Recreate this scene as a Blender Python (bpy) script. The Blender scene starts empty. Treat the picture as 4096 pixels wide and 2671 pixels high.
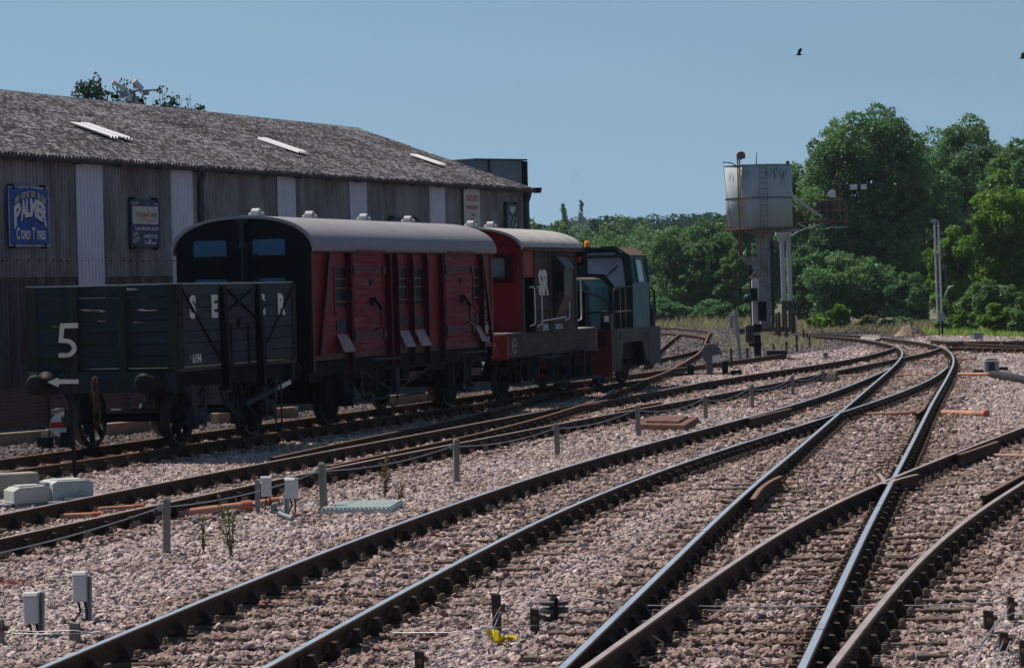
import bpy, bmesh, math, random
import numpy as np
from mathutils import Vector, Matrix
R = math.radians
random.seed(7)
scene = bpy.context.scene
COL = scene.collection
# ------------------------------------------------------------------ camera
CAM_H, FOC, HORY, ROLL = 2.38, 11700.0, 1154.0, R(1.35)
PITCH = math.atan((1335.5 - HORY) / FOC)
cam_d = bpy.data.cameras.new('camera'); cam = bpy.data.objects.new('camera', cam_d); COL.objects.link(cam)
cam_d.sensor_width = 36.0; cam_d.lens = 36.0 * FOC / 4096.0
cam_d.clip_start = 0.5; cam_d.clip_end = 9000
_F = Vector((0, math.cos(PITCH), -math.sin(PITCH))); _U = Vector((0, math.sin(PITCH), math.cos(PITCH))); _X = Vector((1, 0, 0))
_c, _s = math.cos(ROLL), math.sin(ROLL)
_right = _X * _c - _U * _s; _up = _X * _s + _U * _c
_m = Matrix.Identity(4)
for i in range(3):
    _m[i][0] = _right[i]; _m[i][1] = _up[i]; _m[i][2] = -_F[i]
_m[2][3] = CAM_H
cam.matrix_world = _m
scene.camera = cam
# ------------------------------------------------------------------ sky, sun, exposure
SUN_EL = R(58)
SUN_DIR = Vector((-0.86, 0.51, 0)).normalized()          # horizontal direction towards the sun
world = bpy.data.worlds.new('World'); scene.world = world; world.use_nodes = True
wn = world.node_tree; wn.nodes.clear()
sky = wn.nodes.new('ShaderNodeTexSky'); sky.sky_type = 'NISHITA'; sky.sun_disc = False
sky.sun_elevation = SUN_EL; sky.sun_rotation = math.atan2(SUN_DIR.x, SUN_DIR.y)
sky.altitude = 100; sky.air_density = 1.0; sky.dust_density = 0.0; sky.ozone_density = 2.0
bg = wn.nodes.new('ShaderNodeBackground'); bg.inputs[1].default_value = 0.09
wo = wn.nodes.new('ShaderNodeOutputWorld')
# the clear sky near the horizon takes the colour of the sky some way above it (dry, haze-free air)
tcw = wn.nodes.new('ShaderNodeTexCoord'); sx = wn.nodes.new('ShaderNodeSeparateXYZ'); cx = wn.nodes.new('ShaderNodeCombineXYZ')
mz = wn.nodes.new('ShaderNodeMath'); mz.operation = 'MULTIPLY_ADD'; mz.inputs[1].default_value = .85; mz.inputs[2].default_value = .22
wn.links.new(tcw.outputs['Generated'], sx.inputs[0]); wn.links.new(sx.outputs[0], cx.inputs[0]); wn.links.new(sx.outputs[1], cx.inputs[1]); wn.links.new(sx.outputs[2], mz.inputs[0]); wn.links.new(mz.outputs[0], cx.inputs[2])
nv = wn.nodes.new('ShaderNodeVectorMath'); nv.operation = 'NORMALIZE'; wn.links.new(cx.outputs[0], nv.inputs[0]); wn.links.new(nv.outputs[0], sky.inputs[0])
tn = wn.nodes.new('ShaderNodeMix'); tn.data_type = 'RGBA'; tn.blend_type = 'MULTIPLY'; tn.inputs[0].default_value = 1; tn.inputs[7].default_value = (1.0, 1.0, .86, 1)
wn.links.new(sky.outputs[0], tn.inputs[6]); wn.links.new(tn.outputs[2], bg.inputs[0]); wn.links.new(bg.outputs[0], wo.inputs[0])
sun_d = bpy.data.lights.new('sun', 'SUN'); sun_d.energy = 4.8; sun_d.angle = R(0.53); sun_d.color = (1.0, 0.88, 0.76)
sun = bpy.data.objects.new('sun', sun_d); COL.objects.link(sun)
_sd = Vector((SUN_DIR.x * math.cos(SUN_EL), SUN_DIR.y * math.cos(SUN_EL), math.sin(SUN_EL)))
sun.rotation_euler = _sd.to_track_quat('Z', 'Y').to_euler()
scene.view_settings.view_transform = 'Standard'; scene.view_settings.look = 'None'
scene.view_settings.gamma = 1; scene.view_settings.exposure = 0.35
scene.render.engine = 'CYCLES'

# ------------------------------------------------------------------ survey helpers
def ray(x, y):
    x = x - 2048; y = -(y - 1335.5); c, s = math.cos(-ROLL), math.sin(-ROLL)
    X = c * x - s * y; Y = s * x + c * y
    return Vector((X, FOC * math.cos(PITCH) + Y * math.sin(PITCH), -FOC * math.sin(PITCH) + Y * math.cos(PITCH))) / FOC
def gpt(x, y, z=-0.18):
    d = ray(x, y); k = (z - CAM_H) / d.z
    return Vector((d.x * k, d.y * k, z))
def dpt(x, y, D):
    d = ray(x, y); k = D / d.y
    return Vector((d.x * k, D, CAM_H + d.z * k))

# ------------------------------------------------------------------ object helpers
def tag(o, label=None, cat=None, group=None, kind=None):
    if label: o['label'] = label
    if cat: o['category'] = cat
    if group: o['group'] = group
    if kind: o['kind'] = kind
    return o
def empty(name, loc=(0, 0, 0), rz=0, label=None, cat=None, group=None):
    o = bpy.data.objects.new(name, None); o.location = loc; o.rotation_euler = (0, 0, rz)
    o.empty_display_size = 0.1; COL.objects.link(o); return tag(o, label, cat, group)
def copy_tree(o, parent=None):
    c = o.copy(); COL.objects.link(c)
    if parent: c.parent = parent
    for ch in o.children: copy_tree(ch, c)
    return c
class MB:
    def __init__(s): s.v = []; s.f = []; s.m = []; s.sm = []
    def add(s, vs, fs, mi=0, smooth=False):
        b = len(s.v); s.v += [tuple(v) for v in vs]
        for f in fs: s.f.append([i + b for i in f]); s.m.append(mi); s.sm.append(smooth)
        return s
    def box(s, x0, x1, y0, y1, z0, z1, mi=0, R_=None, o=None):
        vs = [Vector((x, y, z)) for x in (x0, x1) for y in (y0, y1) for z in (z0, z1)]
        if R_ is not None: vs = [R_ @ v + Vector(o or (0, 0, 0)) for v in vs]
        elif o is not None: vs = [v + Vector(o) for v in vs]
        return s.add(vs, [(0, 1, 3, 2), (4, 6, 7, 5), (0, 4, 5, 1), (2, 3, 7, 6), (0, 2, 6, 4), (1, 5, 7, 3)], mi)
    def bar(s, p, q, w, h=None, mi=0, up=(0, 0, 1)):
        p = Vector(p); q = Vector(q); h = h or w; d = (q - p); L = d.length; d.normalize()
        u = Vector(up)
        if abs(d.dot(u)) > .99: u = Vector((1, 0, 0))
        a = d.cross(u).normalized(); b = a.cross(d).normalized()
        vs = []
        for t in (p, q):
            for i, j in ((-1, -1), (1, -1), (1, 1), (-1, 1)): vs.append(t + a * (i * w / 2) + b * (j * h / 2))
        return s.add(vs, [(3, 2, 1, 0), (4, 5, 6, 7), (0, 1, 5, 4), (1, 2, 6, 5), (2, 3, 7, 6), (3, 0, 4, 7)], mi)
    def tube(s, pts, r, seg=8, mi=0, caps=True):
        pts = [Vector(p) for p in pts]; n = len(pts); rs = r if isinstance(r, (list, tuple)) else [r] * n
        vs = []; pa = None
        for i, p in enumerate(pts):
            d = (pts[min(i + 1, n - 1)] - pts[max(i - 1, 0)]).normalized()
            if pa is None:
                u = Vector((0, 0, 1)) if abs(d.z) < .9 else Vector((1, 0, 0)); a = d.cross(u).normalized()
            else: a = (pa - d * pa.dot(d)).normalized()
            pa = a; b = d.cross(a)
            for k in range(seg):
                t = 2 * math.pi * k / seg; vs.append(p + (a * math.cos(t) + b * math.sin(t)) * rs[i])
        fs = [(i * seg + k, i * seg + (k + 1) % seg, (i + 1) * seg + (k + 1) % seg, (i + 1) * seg + k) for i in range(n - 1) for k in range(seg)]
        s.add(vs, fs, mi, True)
        if caps: s.add(vs[:seg], [tuple(range(seg))[::-1]], mi); s.add(vs[-seg:], [tuple(range(seg))], mi)
        return s
    def prism(s, poly, axis, a, b, mi=0):
        def P(u, v, w): return {'x': (w, u, v), 'y': (u, w, v), 'z': (u, v, w)}[axis]
        n = len(poly); vs = [P(u, v, a) for u, v in poly] + [P(u, v, b) for u, v in poly]
        fs = [tuple(range(n))[::-1], tuple(range(n, 2 * n))] + [(i, (i + 1) % n, n + (i + 1) % n, n + i) for i in range(n)]
        return s.add(vs, fs, mi)
    def rev(s, prof, o=(0, 0, 0), axis='z', seg=24, mi=0, smooth=True):
        vs = []; o = Vector(o)
        for r, h in prof:
            for k in range(seg):
                t = 2 * math.pi * k / seg; a, b = r * math.cos(t), r * math.sin(t)
                vs.append(o + Vector({'x': (h, a, b), 'y': (a, h, b), 'z': (a, b, h)}[axis]))
        n = len(prof); fs = [(i * seg + k, i * seg + (k + 1) % seg, (i + 1) * seg + (k + 1) % seg, (i + 1) * seg + k) for i in range(n - 1) for k in range(seg)]
        s.add(vs, fs, mi, smooth)
        for i in (0, n - 1):
            if prof[i][0] > 1e-4 and prof[0] != prof[-1]: s.add(vs[i * seg:(i + 1) * seg], [tuple(range(seg))], mi)
        return s
    def xf(s, M):
        s.v = [tuple(M @ Vector(v)) for v in s.v]; return s
    def build(s, name, mats, parent=None, bevel=0, fix=True):
        me = bpy.data.meshes.new(name); me.from_pydata(s.v, [], s.f)
        if not isinstance(mats, (list, tuple)): mats = [mats]
        for m in mats: me.materials.append(m)
        me.polygons.foreach_set('material_index', s.m); me.polygons.foreach_set('use_smooth', s.sm)
        if fix:
            bm = bmesh.new(); bm.from_mesh(me); bmesh.ops.recalc_face_normals(bm, faces=bm.faces); bm.to_mesh(me); bm.free()
        me.update()
        o = bpy.data.objects.new(name, me); COL.objects.link(o)
        if parent is not None: o.parent = parent
        if bevel:
            b = o.modifiers.new('bevel', 'BEVEL'); b.width = bevel; b.segments = 1; b.limit_method = 'ANGLE'
        return o
# ------------------------------------------------------------------ materials
def M(name, col, rough=.7, metal=0.0, var=.18, vs=2.0, bump=0.0, bs=60.0, blot=None, bsc=1.5, bth=.55, bsoft=.08, stretch=(1, 1, 1), spec=.12, transl=0, emit=0):
    m = bpy.data.materials.new(name); m.use_nodes = True; nt = m.node_tree; N = nt.nodes; L = nt.links
    p = N['Principled BSDF']; p.inputs['Roughness'].default_value = rough; p.inputs['Metallic'].default_value = metal
    p.inputs['Specular IOR Level'].default_value = spec
    tc = N.new('ShaderNodeTexCoord'); mp = N.new('ShaderNodeMapping'); mp.inputs['Scale'].default_value = stretch
    L.new(tc.outputs['Object'], mp.inputs[0])
    n1 = N.new('ShaderNodeTexNoise'); n1.inputs['Scale'].default_value = vs; n1.inputs['Detail'].default_value = 6
    L.new(mp.outputs[0], n1.inputs['Vector'])
    mr = N.new('ShaderNodeMapRange'); mr.inputs[1].default_value = .25; mr.inputs[2].default_value = .75
    mr.inputs[3].default_value = 1 - var; mr.inputs[4].default_value = 1 + var; L.new(n1.outputs[0], mr.inputs[0])
    mx = N.new('ShaderNodeMix'); mx.data_type = 'RGBA'; mx.blend_type = 'MULTIPLY'; mx.inputs[0].default_value = 1
    mx.inputs[6].default_value = (*col, 1); L.new(mr.outputs[0], mx.inputs[7]); out = mx.outputs[2]
    if blot:
        n2 = N.new('ShaderNodeTexNoise'); n2.inputs['Scale'].default_value = bsc; n2.inputs['Detail'].default_value = 8; n2.inputs['Roughness'].default_value = .65
        L.new(mp.outputs[0], n2.inputs['Vector'])
        r2 = N.new('ShaderNodeMapRange'); r2.inputs[1].default_value = bth - bsoft; r2.inputs[2].default_value = bth + bsoft; L.new(n2.outputs[0], r2.inputs[0])
        m2 = N.new('ShaderNodeMix'); m2.data_type = 'RGBA'; L.new(r2.outputs[0], m2.inputs[0]); L.new(out, m2.inputs[6]); m2.inputs[7].default_value = (*blot, 1); out = m2.outputs[2]
    L.new(out, p.inputs['Base Color'])
    if bump:
        n3 = N.new('ShaderNodeTexNoise'); n3.inputs['Scale'].default_value = bs; n3.inputs['Detail'].default_value = 5; L.new(mp.outputs[0], n3.inputs['Vector'])
        bp = N.new('ShaderNodeBump'); bp.inputs['Strength'].default_value = bump; bp.inputs['Distance'].default_value = .02
        L.new(n3.outputs[0], bp.inputs['Height']); L.new(bp.outputs[0], p.inputs['Normal'])
    if transl:
        tr = N.new('ShaderNodeBsdfTranslucent'); L.new(out, tr.inputs[0]); ms = N.new('ShaderNodeMixShader'); ms.inputs[0].default_value = transl
        L.new(p.outputs[0], ms.inputs[1]); L.new(tr.outputs[0], ms.inputs[2]); L.new(ms.outputs[0], N['Material Output'].inputs[0])
    if emit:
        L.new(out, p.inputs['Emission Color']); p.inputs['Emission Strength'].default_value = emit
    return m
MT = {}
MT['black'] = M('black_paint', (.0045, .006, .010), .6, var=.3, vs=3, spec=.06)
MT['iron'] = M('dark_iron', (.010, .012, .016), .6, .1, var=.4, vs=5, blot=(.03, .02, .016), bsc=6, bth=.62, spec=.08)
MT['rust'] = M('rail_rust', (.060, .034, .024), .85, var=.35, vs=9, bump=.3, bs=60)
MT['rusttop'] = M('rusty_railhead', (.20, .115, .08), .55, .25, var=.25, vs=4)
MT['dulltop'] = M('dull_railhead', (.34, .29, .28), .45, .35, var=.25, vs=3)
MT['steeltop'] = M('polished_railhead', (.50, .56, .63), .33, .7, var=.15, vs=2)
MT['cast'] = M('cast_chair', (.045, .03, .024), .8, var=.35, vs=12)
MT['screw'] = M('screw_head', (.17, .125, .10), .75, var=.3, vs=20)
MT['sleeper'] = M('sleeper_timber', (.13, .105, .088), .92, var=.4, vs=3, bump=.6, bs=22, stretch=(1, 1, 1), blot=(.06, .045, .035), bsc=2.2)
MT['white'] = M('white_paint', (.62, .62, .62), .6, var=.1)
MT['letter'] = M('letter_paint', (.58, .56, .55), .7, var=.15, vs=8)
MT['post'] = M('weathered_post', (.19, .175, .155), .9, var=.3, vs=6, bump=.4, bs=30, stretch=(1, 1, .15))
MT['galv'] = M('galvanised_steel', (.22, .25, .27), .5, .5, var=.2, vs=4)
MT['wire'] = M('signal_wire', (.3, .32, .34), .45, .6)
MT['cable'] = M('black_cable', (.02, .02, .022), .5)
MT['orange'] = M('orange_conduit', (.40, .20, .14), .6, var=.25, vs=3, blot=(.24, .17, .13), bsc=2.5, bth=.6)
MT['conc'] = M('concrete', (.30, .29, .26), .9, var=.25, vs=2, bump=.3, bs=30, blot=(.16, .15, .13), bsc=1.2)
MT['lightbox'] = M('light_grey_box', (.52, .52, .53), .5, var=.1, vs=4, blot=(.25, .13, .07), bsc=6, bth=.72)
RAILS = {
'A':[-4.324,11.152,-4.166,12.140,-4.008,13.128,-3.851,14.116,-3.695,15.104,-3.539,16.093,-3.384,17.081,-3.229,18.070,-3.075,19.058,-2.920,20.047,-2.763,21.035,-2.605,22.023,-2.444,23.010,-2.280,23.997,-2.111,24.983,-1.939,25.969,-1.763,26.954,-1.583,27.938,-1.398,28.921,-1.210,29.904,-1.019,30.886,-0.824,31.867,-0.625,32.848,-0.423,33.827,-0.217,34.806,-0.006,35.784,0.211,36.761,0.433,37.736,0.662,38.709,0.897,39.682,1.138,40.652,1.384,41.622,1.635,42.590,1.890,43.557,2.148,44.524,2.408,45.490,2.669,46.455,2.932,47.421,3.195,48.386,3.459,49.351,3.722,50.316,3.984,51.282,4.245,52.248,4.503,53.215,4.758,54.182,5.010,55.150,5.259,56.119,5.503,57.089,5.744,58.060,5.981,59.032,6.214,60.005,6.443,60.979,6.667,61.954,6.887,62.930,7.103,63.907,7.316,64.885,7.526,65.863,7.734,66.842,7.940,67.821,8.145,68.800,8.349,69.780,8.553,70.760,8.755,71.739,8.957,72.719,9.157,73.700,9.356,74.680,9.553,75.661,9.748,76.643,9.942,77.624,10.134,78.606,10.326,79.588],
'B':[-2.855,10.771,-2.700,11.763,-2.546,12.755,-2.392,13.747,-2.238,14.739,-2.084,15.731,-1.930,16.723,-1.776,17.715,-1.621,18.707,-1.466,19.698,-1.310,20.690,-1.153,21.682,-0.994,22.673,-0.834,23.664,-0.672,24.654,-0.508,25.644,-0.341,26.634,-0.171,27.623,0.003,28.611,0.182,29.599,0.367,30.585,0.558,31.569,0.757,32.553,0.963,33.535,1.176,34.515,1.395,35.494,1.621,36.472,1.852,37.448,2.088,38.424,2.329,39.398,2.574,40.371,2.824,41.343,3.077,42.314,3.334,43.285,3.593,44.254,3.854,45.224,4.115,46.193,4.377,47.162,4.638,48.131,4.899,49.100,5.158,50.070,5.416,51.040,5.674,52.010,5.931,52.980,6.188,53.951,6.443,54.922,6.697,55.893,6.950,56.864,7.200,57.836,7.447,58.809,7.690,59.783,7.930,60.757,8.166,61.733,8.399,62.709,8.629,63.686,8.855,64.664,9.078,65.643,9.298,66.622,9.515,67.602,9.728,68.583,9.937,69.565,10.141,70.547,10.342,71.531,10.538,72.515,10.729,73.500,10.917,74.486,11.100,75.473,11.281,76.460,11.460,77.448,11.638,78.436],
'C':[-0.974,10.367,-0.819,11.357,-0.665,12.346,-0.511,13.335,-0.357,14.325,-0.203,15.314,-0.049,16.303,0.105,17.293,0.259,18.282,0.414,19.271,0.568,20.260,0.722,21.250,0.877,22.239,1.031,23.228,1.185,24.217,1.340,25.207,1.494,26.196,1.648,27.185,1.803,28.174,1.958,29.163,2.115,30.152,2.272,31.141,2.431,32.130,2.591,33.118,2.754,34.106,2.917,35.094,3.082,36.081,3.248,37.068,3.414,38.056,3.581,39.043,3.748,40.030,3.914,41.018,4.080,42.005,4.245,42.992,4.410,43.980,4.575,44.968,4.739,45.955,4.903,46.943,5.067,47.931,5.232,48.918,5.396,49.906,5.560,50.894,5.725,51.881,5.889,52.869,6.054,53.856,6.218,54.844,6.383,55.832,6.548,56.819,6.712,57.807,6.877,58.794,7.042,59.782,7.206,60.770,7.371,61.757,7.535,62.745,7.700,63.733,7.865,64.720,8.029,65.708,8.194,66.695,8.358,67.683,8.523,68.671,8.687,69.658,8.852,70.646,9.016,71.633,9.181,72.621,9.345,73.609,9.509,74.596,9.673,75.584,9.836,76.572,9.999,77.560,10.161,78.548,10.322,79.536,10.482,80.525,10.641,81.513,10.799,82.502,10.956,83.490,11.112,84.479,11.267,85.469,11.421,86.458,11.574,87.447,11.725,88.437,11.874,89.427,12.021,90.417,12.165,91.408,12.306,92.399,12.444,93.391,12.579,94.383,12.710,95.375,12.837,96.368,12.960,97.362,13.079,98.356,13.193,99.350,13.302,100.345,13.405,101.340,13.501,102.337,13.591,103.333,13.673,104.331,13.749,105.329,13.817,106.327,13.877,107.326,13.931,108.325,13.978,109.325,14.019,110.325,14.054,111.325,14.084,112.326,14.108,113.326,14.127,114.327,14.142,115.328,14.151,116.329,14.153,117.329,14.149,118.330,14.136,119.330,14.113,120.329,14.078,121.328,14.030,122.326,13.968,123.323,13.890,124.318,13.799,125.312,13.694,126.305,13.580,127.297,13.459,128.289,13.336,129.280,13.214,130.272,13.096,131.264,12.986,132.258,12.883,133.252,12.789,134.247,12.703,135.244,12.624,136.241,12.549,137.239,12.479,138.237,12.411,139.236,12.344,140.235,12.279,141.234,12.214,142.233,12.149,143.232],
'E':[0.461,10.106,0.620,11.096,0.780,12.086,0.940,13.076,1.099,14.066,1.259,15.057,1.420,16.047,1.580,17.037,1.740,18.027,1.901,19.017,2.061,20.007,2.221,20.997,2.381,21.987,2.541,22.977,2.701,23.967,2.862,24.957,3.023,25.947,3.184,26.937,3.346,27.926,3.509,28.916,3.673,29.905,3.838,30.895,4.002,31.884,4.168,32.873,4.333,33.863,4.498,34.852,4.664,35.841,4.829,36.830,4.994,37.819,5.160,38.809,5.325,39.798,5.489,40.787,5.654,41.777,5.819,42.766,5.983,43.755,6.147,44.745,6.311,45.734,6.475,46.724,6.639,47.713,6.803,48.702,6.966,49.692,7.130,50.681,7.294,51.671,7.458,52.660,7.622,53.650,7.787,54.639,7.952,55.628,8.118,56.617,8.284,57.606,8.451,58.595,8.619,59.584,8.786,60.573,8.954,61.562,9.122,62.551,9.290,63.539,9.457,64.528,9.625,65.517,9.792,66.506,9.959,67.495,10.126,68.484,10.292,69.473,10.458,70.462,10.623,71.451,10.789,72.440,10.954,73.430,11.119,74.419,11.283,75.408,11.447,76.398,11.610,77.387,11.772,78.377,11.934,79.367,12.093,80.357,12.251,81.347,12.408,82.338,12.562,83.329,12.714,84.320,12.864,85.312,13.011,86.304,13.157,87.296,13.299,88.289,13.439,89.282,13.576,90.275,13.711,91.269,13.842,92.263,13.971,93.258,14.097,94.253,14.220,95.248,14.339,96.243,14.454,97.240,14.564,98.236,14.669,99.233,14.768,100.231,14.861,101.229,14.947,102.228,15.026,103.227,15.098,104.227,15.162,105.227,15.218,106.227,15.266,107.228,15.305,108.230,15.336,109.232,15.360,110.234,15.377,111.236,15.387,112.238,15.392,113.241,15.393,114.244,15.390,115.247,15.383,116.249,15.374,117.252,15.361,118.255,15.345,119.257,15.325,120.260,15.301,121.261,15.270,122.262,15.231,123.262,15.181,124.261,15.117,125.257,15.035,126.251,14.932,127.242,14.809,128.229,14.663,129.214,14.499,130.195,14.320,131.175,14.131,132.154,13.938,133.133,13.748,134.112,13.566,135.094,13.394,136.078,13.236,137.064,13.091,138.054,12.957,139.045,12.834,140.039,12.718,141.034,12.608,142.030,12.502,143.026,12.398,144.024,12.296,145.021,12.195,146.019,12.094,147.017],
'D':[-1.263,10.421,-1.053,11.406,-0.843,12.392,-0.633,13.377,-0.423,14.362,-0.212,15.348,-0.002,16.333,0.208,17.318,0.418,18.303,0.628,19.289,0.839,20.274,1.049,21.259,1.261,22.244,1.474,23.228,1.689,24.212,1.908,25.195,2.132,26.177,2.361,27.157,2.598,28.135,2.843,29.112,3.097,30.085,3.360,31.057,3.631,32.027,3.909,32.994,4.193,33.960,4.483,34.925,4.776,35.888,5.072,36.851,5.371,37.813,5.672,38.774,5.974,39.735,6.279,40.695,6.585,41.655,6.892,42.614,7.200,43.573,7.509,44.532,7.818,45.491,8.126,46.450,8.435,47.409,8.742,48.368,9.049,49.328,9.355,50.288,9.661,51.248,9.966,52.208,10.271,53.168,10.575,54.128,10.880,55.089,11.184,56.049,11.489,57.009,11.793,57.970,12.097,58.930,12.402,59.890,12.706,60.851,13.010,61.811,13.314,62.772,13.619,63.732,13.923,64.692,14.227,65.653,14.532,66.613,14.836,67.573,15.140,68.534,15.445,69.494],
'F':[0.258,10.144,0.465,11.126,0.673,12.107,0.880,13.089,1.088,14.070,1.295,15.051,1.503,16.033,1.710,17.014,1.918,17.996,2.127,18.977,2.337,19.957,2.549,20.938,2.764,21.917,2.983,22.896,3.207,23.873,3.437,24.849,3.674,25.823,3.918,26.796,4.170,27.766,4.429,28.734,4.695,29.701,4.966,30.667,5.241,31.631,5.520,32.594,5.801,33.557,6.082,34.520,6.363,35.483,6.644,36.445,6.924,37.409,7.203,38.372,7.481,39.336,7.758,40.300,8.035,41.264,8.312,42.228,8.589,43.192,8.865,44.157,9.141,45.121,9.418,46.085,9.694,47.050,9.970,48.014,10.246,48.978,10.523,49.943,10.799,50.907,11.075,51.871,11.351,52.836,11.628,53.800,11.904,54.764,12.180,55.728,12.456,56.693,12.733,57.657,13.009,58.621,13.285,59.586,13.561,60.550,13.838,61.514,14.114,62.479],
'T1L':[-13.062,26.823,-12.763,27.777,-12.464,28.731,-12.165,29.686,-11.866,30.640,-11.567,31.594,-11.268,32.548,-10.969,33.503,-10.670,34.457,-10.371,35.411,-10.072,36.365,-9.773,37.319,-9.474,38.274,-9.175,39.228,-8.875,40.182,-8.576,41.136,-8.277,42.091,-7.978,43.045,-7.679,43.999,-7.380,44.953,-7.081,45.908,-6.782,46.862,-6.483,47.816,-6.184,48.770,-5.885,49.725,-5.586,50.679,-5.287,51.633,-4.988,52.587,-4.689,53.542,-4.390,54.496,-4.091,55.450,-3.792,56.404,-3.493,57.359,-3.194,58.313,-2.895,59.267,-2.596,60.221,-2.297,61.175,-1.998,62.130,-1.699,63.084,-1.399,64.038,-1.100,64.992,-0.801,65.947,-0.502,66.901,-0.203,67.855,0.096,68.809,0.395,69.764,0.694,70.718,0.993,71.672,1.292,72.626,1.591,73.581,1.890,74.535,2.189,75.489,2.488,76.443,2.787,77.398,3.086,78.352,3.385,79.306,3.684,80.260,3.983,81.215,4.282,82.169,4.581,83.123,4.880,84.077,5.179,85.032,5.478,85.986,5.778,86.940,6.077,87.894,6.376,88.848,6.675,89.803,6.974,90.757,7.273,91.711,7.572,92.665,7.871,93.620,8.170,94.574,8.469,95.528,8.768,96.482,9.067,97.437],
'T1R':[-11.626,26.373,-11.327,27.327,-11.028,28.281,-10.729,29.236,-10.430,30.190,-10.131,31.144,-9.832,32.098,-9.533,33.052,-9.234,34.007,-8.935,34.961,-8.636,35.915,-8.336,36.869,-8.037,37.824,-7.738,38.778,-7.439,39.732,-7.140,40.686,-6.841,41.641,-6.542,42.595,-6.243,43.549,-5.944,44.503,-5.645,45.458,-5.346,46.412,-5.047,47.366,-4.748,48.320,-4.449,49.275,-4.150,50.229,-3.851,51.183,-3.552,52.137,-3.253,53.092,-2.954,54.046,-2.655,55.000,-2.356,55.954,-2.057,56.908,-1.758,57.863,-1.459,58.817,-1.159,59.771,-0.860,60.725,-0.561,61.680,-0.262,62.634,0.037,63.588,0.336,64.542,0.635,65.497,0.934,66.451,1.233,67.405,1.532,68.359,1.831,69.314,2.130,70.268,2.429,71.222,2.728,72.176,3.027,73.131,3.326,74.085],
'T2u':[-9.116,17.980,-8.891,18.960,-8.666,19.940,-8.441,20.919,-8.216,21.899,-7.991,22.879,-7.765,23.859,-7.540,24.838,-7.314,25.818,-7.088,26.797,-6.861,27.777,-6.633,28.756,-6.405,29.734,-6.175,30.713,-5.944,31.691,-5.712,32.668,-5.477,33.645,-5.240,34.622,-5.001,35.598,-4.760,36.573,-4.515,37.547,-4.269,38.521,-4.020,39.494,-3.768,40.467,-3.515,41.439,-3.259,42.411,-3.002,43.383,-2.743,44.354,-2.482,45.324,-2.220,46.295,-1.957,47.265,-1.695,48.235,-1.433,49.205,-1.171,50.176,-0.912,51.146,-0.654,52.114,-0.397,53.077,-0.142,54.033,0.112,54.976,0.364,55.899,0.612,56.791,0.855,57.643,1.088,58.443,1.311,59.185,1.519,59.866,1.714,60.491,1.898,61.075,2.073,61.636,2.246,62.201,2.422,62.791,2.605,63.428,2.798,64.121,3.003,64.876,3.219,65.689,3.446,66.552,3.683,67.452,3.928,68.380,4.182,69.325,4.444,70.280,4.714,71.239,4.992,72.199,5.278,73.158,5.572,74.112,5.871,75.060,6.174,76.001,6.480,76.934,6.788,77.858,7.094,78.774,7.399,79.684,7.701,80.588,8.001,81.491,8.297,82.396,8.590,83.306,8.881,84.223,9.168,85.150,9.451,86.086,9.731,87.031,10.005,87.984,10.274,88.943,10.537,89.908,10.794,90.876,11.043,91.848,11.286,92.823,11.521,93.799,11.751,94.778,11.974,95.757,12.192,96.738,12.406,97.721,12.615,98.704,12.822,99.687,13.026,100.672,13.229,101.656,13.430,102.641],
'T2l':[-8.663,14.691,-8.430,15.665,-8.197,16.638,-7.965,17.612,-7.732,18.586,-7.500,19.560,-7.267,20.534,-7.034,21.508,-6.802,22.482,-6.569,23.455,-6.336,24.429,-6.103,25.403,-5.869,26.376,-5.636,27.350,-5.401,28.323,-5.165,29.295,-4.928,30.268,-4.689,31.239,-4.448,32.210,-4.204,33.180,-3.958,34.149,-3.709,35.118,-3.459,36.086,-3.207,37.054,-2.952,38.021,-2.695,38.988,-2.435,39.953,-2.171,40.918,-1.903,41.882,-1.630,42.844,-1.353,43.805,-1.073,44.763,-0.792,45.717,-0.512,46.664,-0.236,47.600,0.034,48.518,0.295,49.411,0.544,50.267,0.778,51.076,0.996,51.829,1.198,52.523,1.385,53.160,1.562,53.752,1.735,54.317,1.908,54.879,2.089,55.461,2.284,56.083,2.495,56.758,2.723,57.493,2.968,58.285,3.227,59.126,3.497,60.007,3.774,60.918,4.055,61.848,4.338,62.792,4.621,63.744,4.902,64.701,5.182,65.661,5.459,66.623,5.734,67.586,6.007,68.548,6.277,69.512,6.546,70.476,6.814,71.439,7.083,72.403,7.352,73.367,7.624,74.330,7.898,75.292,8.173,76.254,8.450,77.216,8.728,78.177,9.004,79.139,9.280,80.101,9.555,81.064,9.829,82.027,10.102,82.990,10.375,83.953,10.649,84.916,10.924,85.878,11.202,86.839,11.481,87.800,11.762,88.760,12.041,89.720,12.318,90.681,12.589,91.643,12.854,92.607,13.110,93.573,13.355,94.542,13.591,95.514,13.817,96.488,14.034,97.464,14.245,98.442,14.451,99.421,14.655,100.401],
'T2bL':[-3.536,42.610,-3.336,43.590,-3.133,44.570,-2.927,45.549,-2.715,46.526,-2.496,47.502,-2.269,48.476,-2.037,49.448,-1.805,50.420,-1.581,51.393,-1.369,52.368,-1.173,53.347,-0.991,54.328,-0.820,55.312,-0.656,56.298,-0.497,57.285,-0.342,58.273,-0.189,59.262,-0.038,60.251,0.112,61.240,0.262,62.229,0.410,63.219,0.556,64.209,0.699,65.199,0.839,66.190,0.977,67.181,1.115,68.172],
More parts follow.
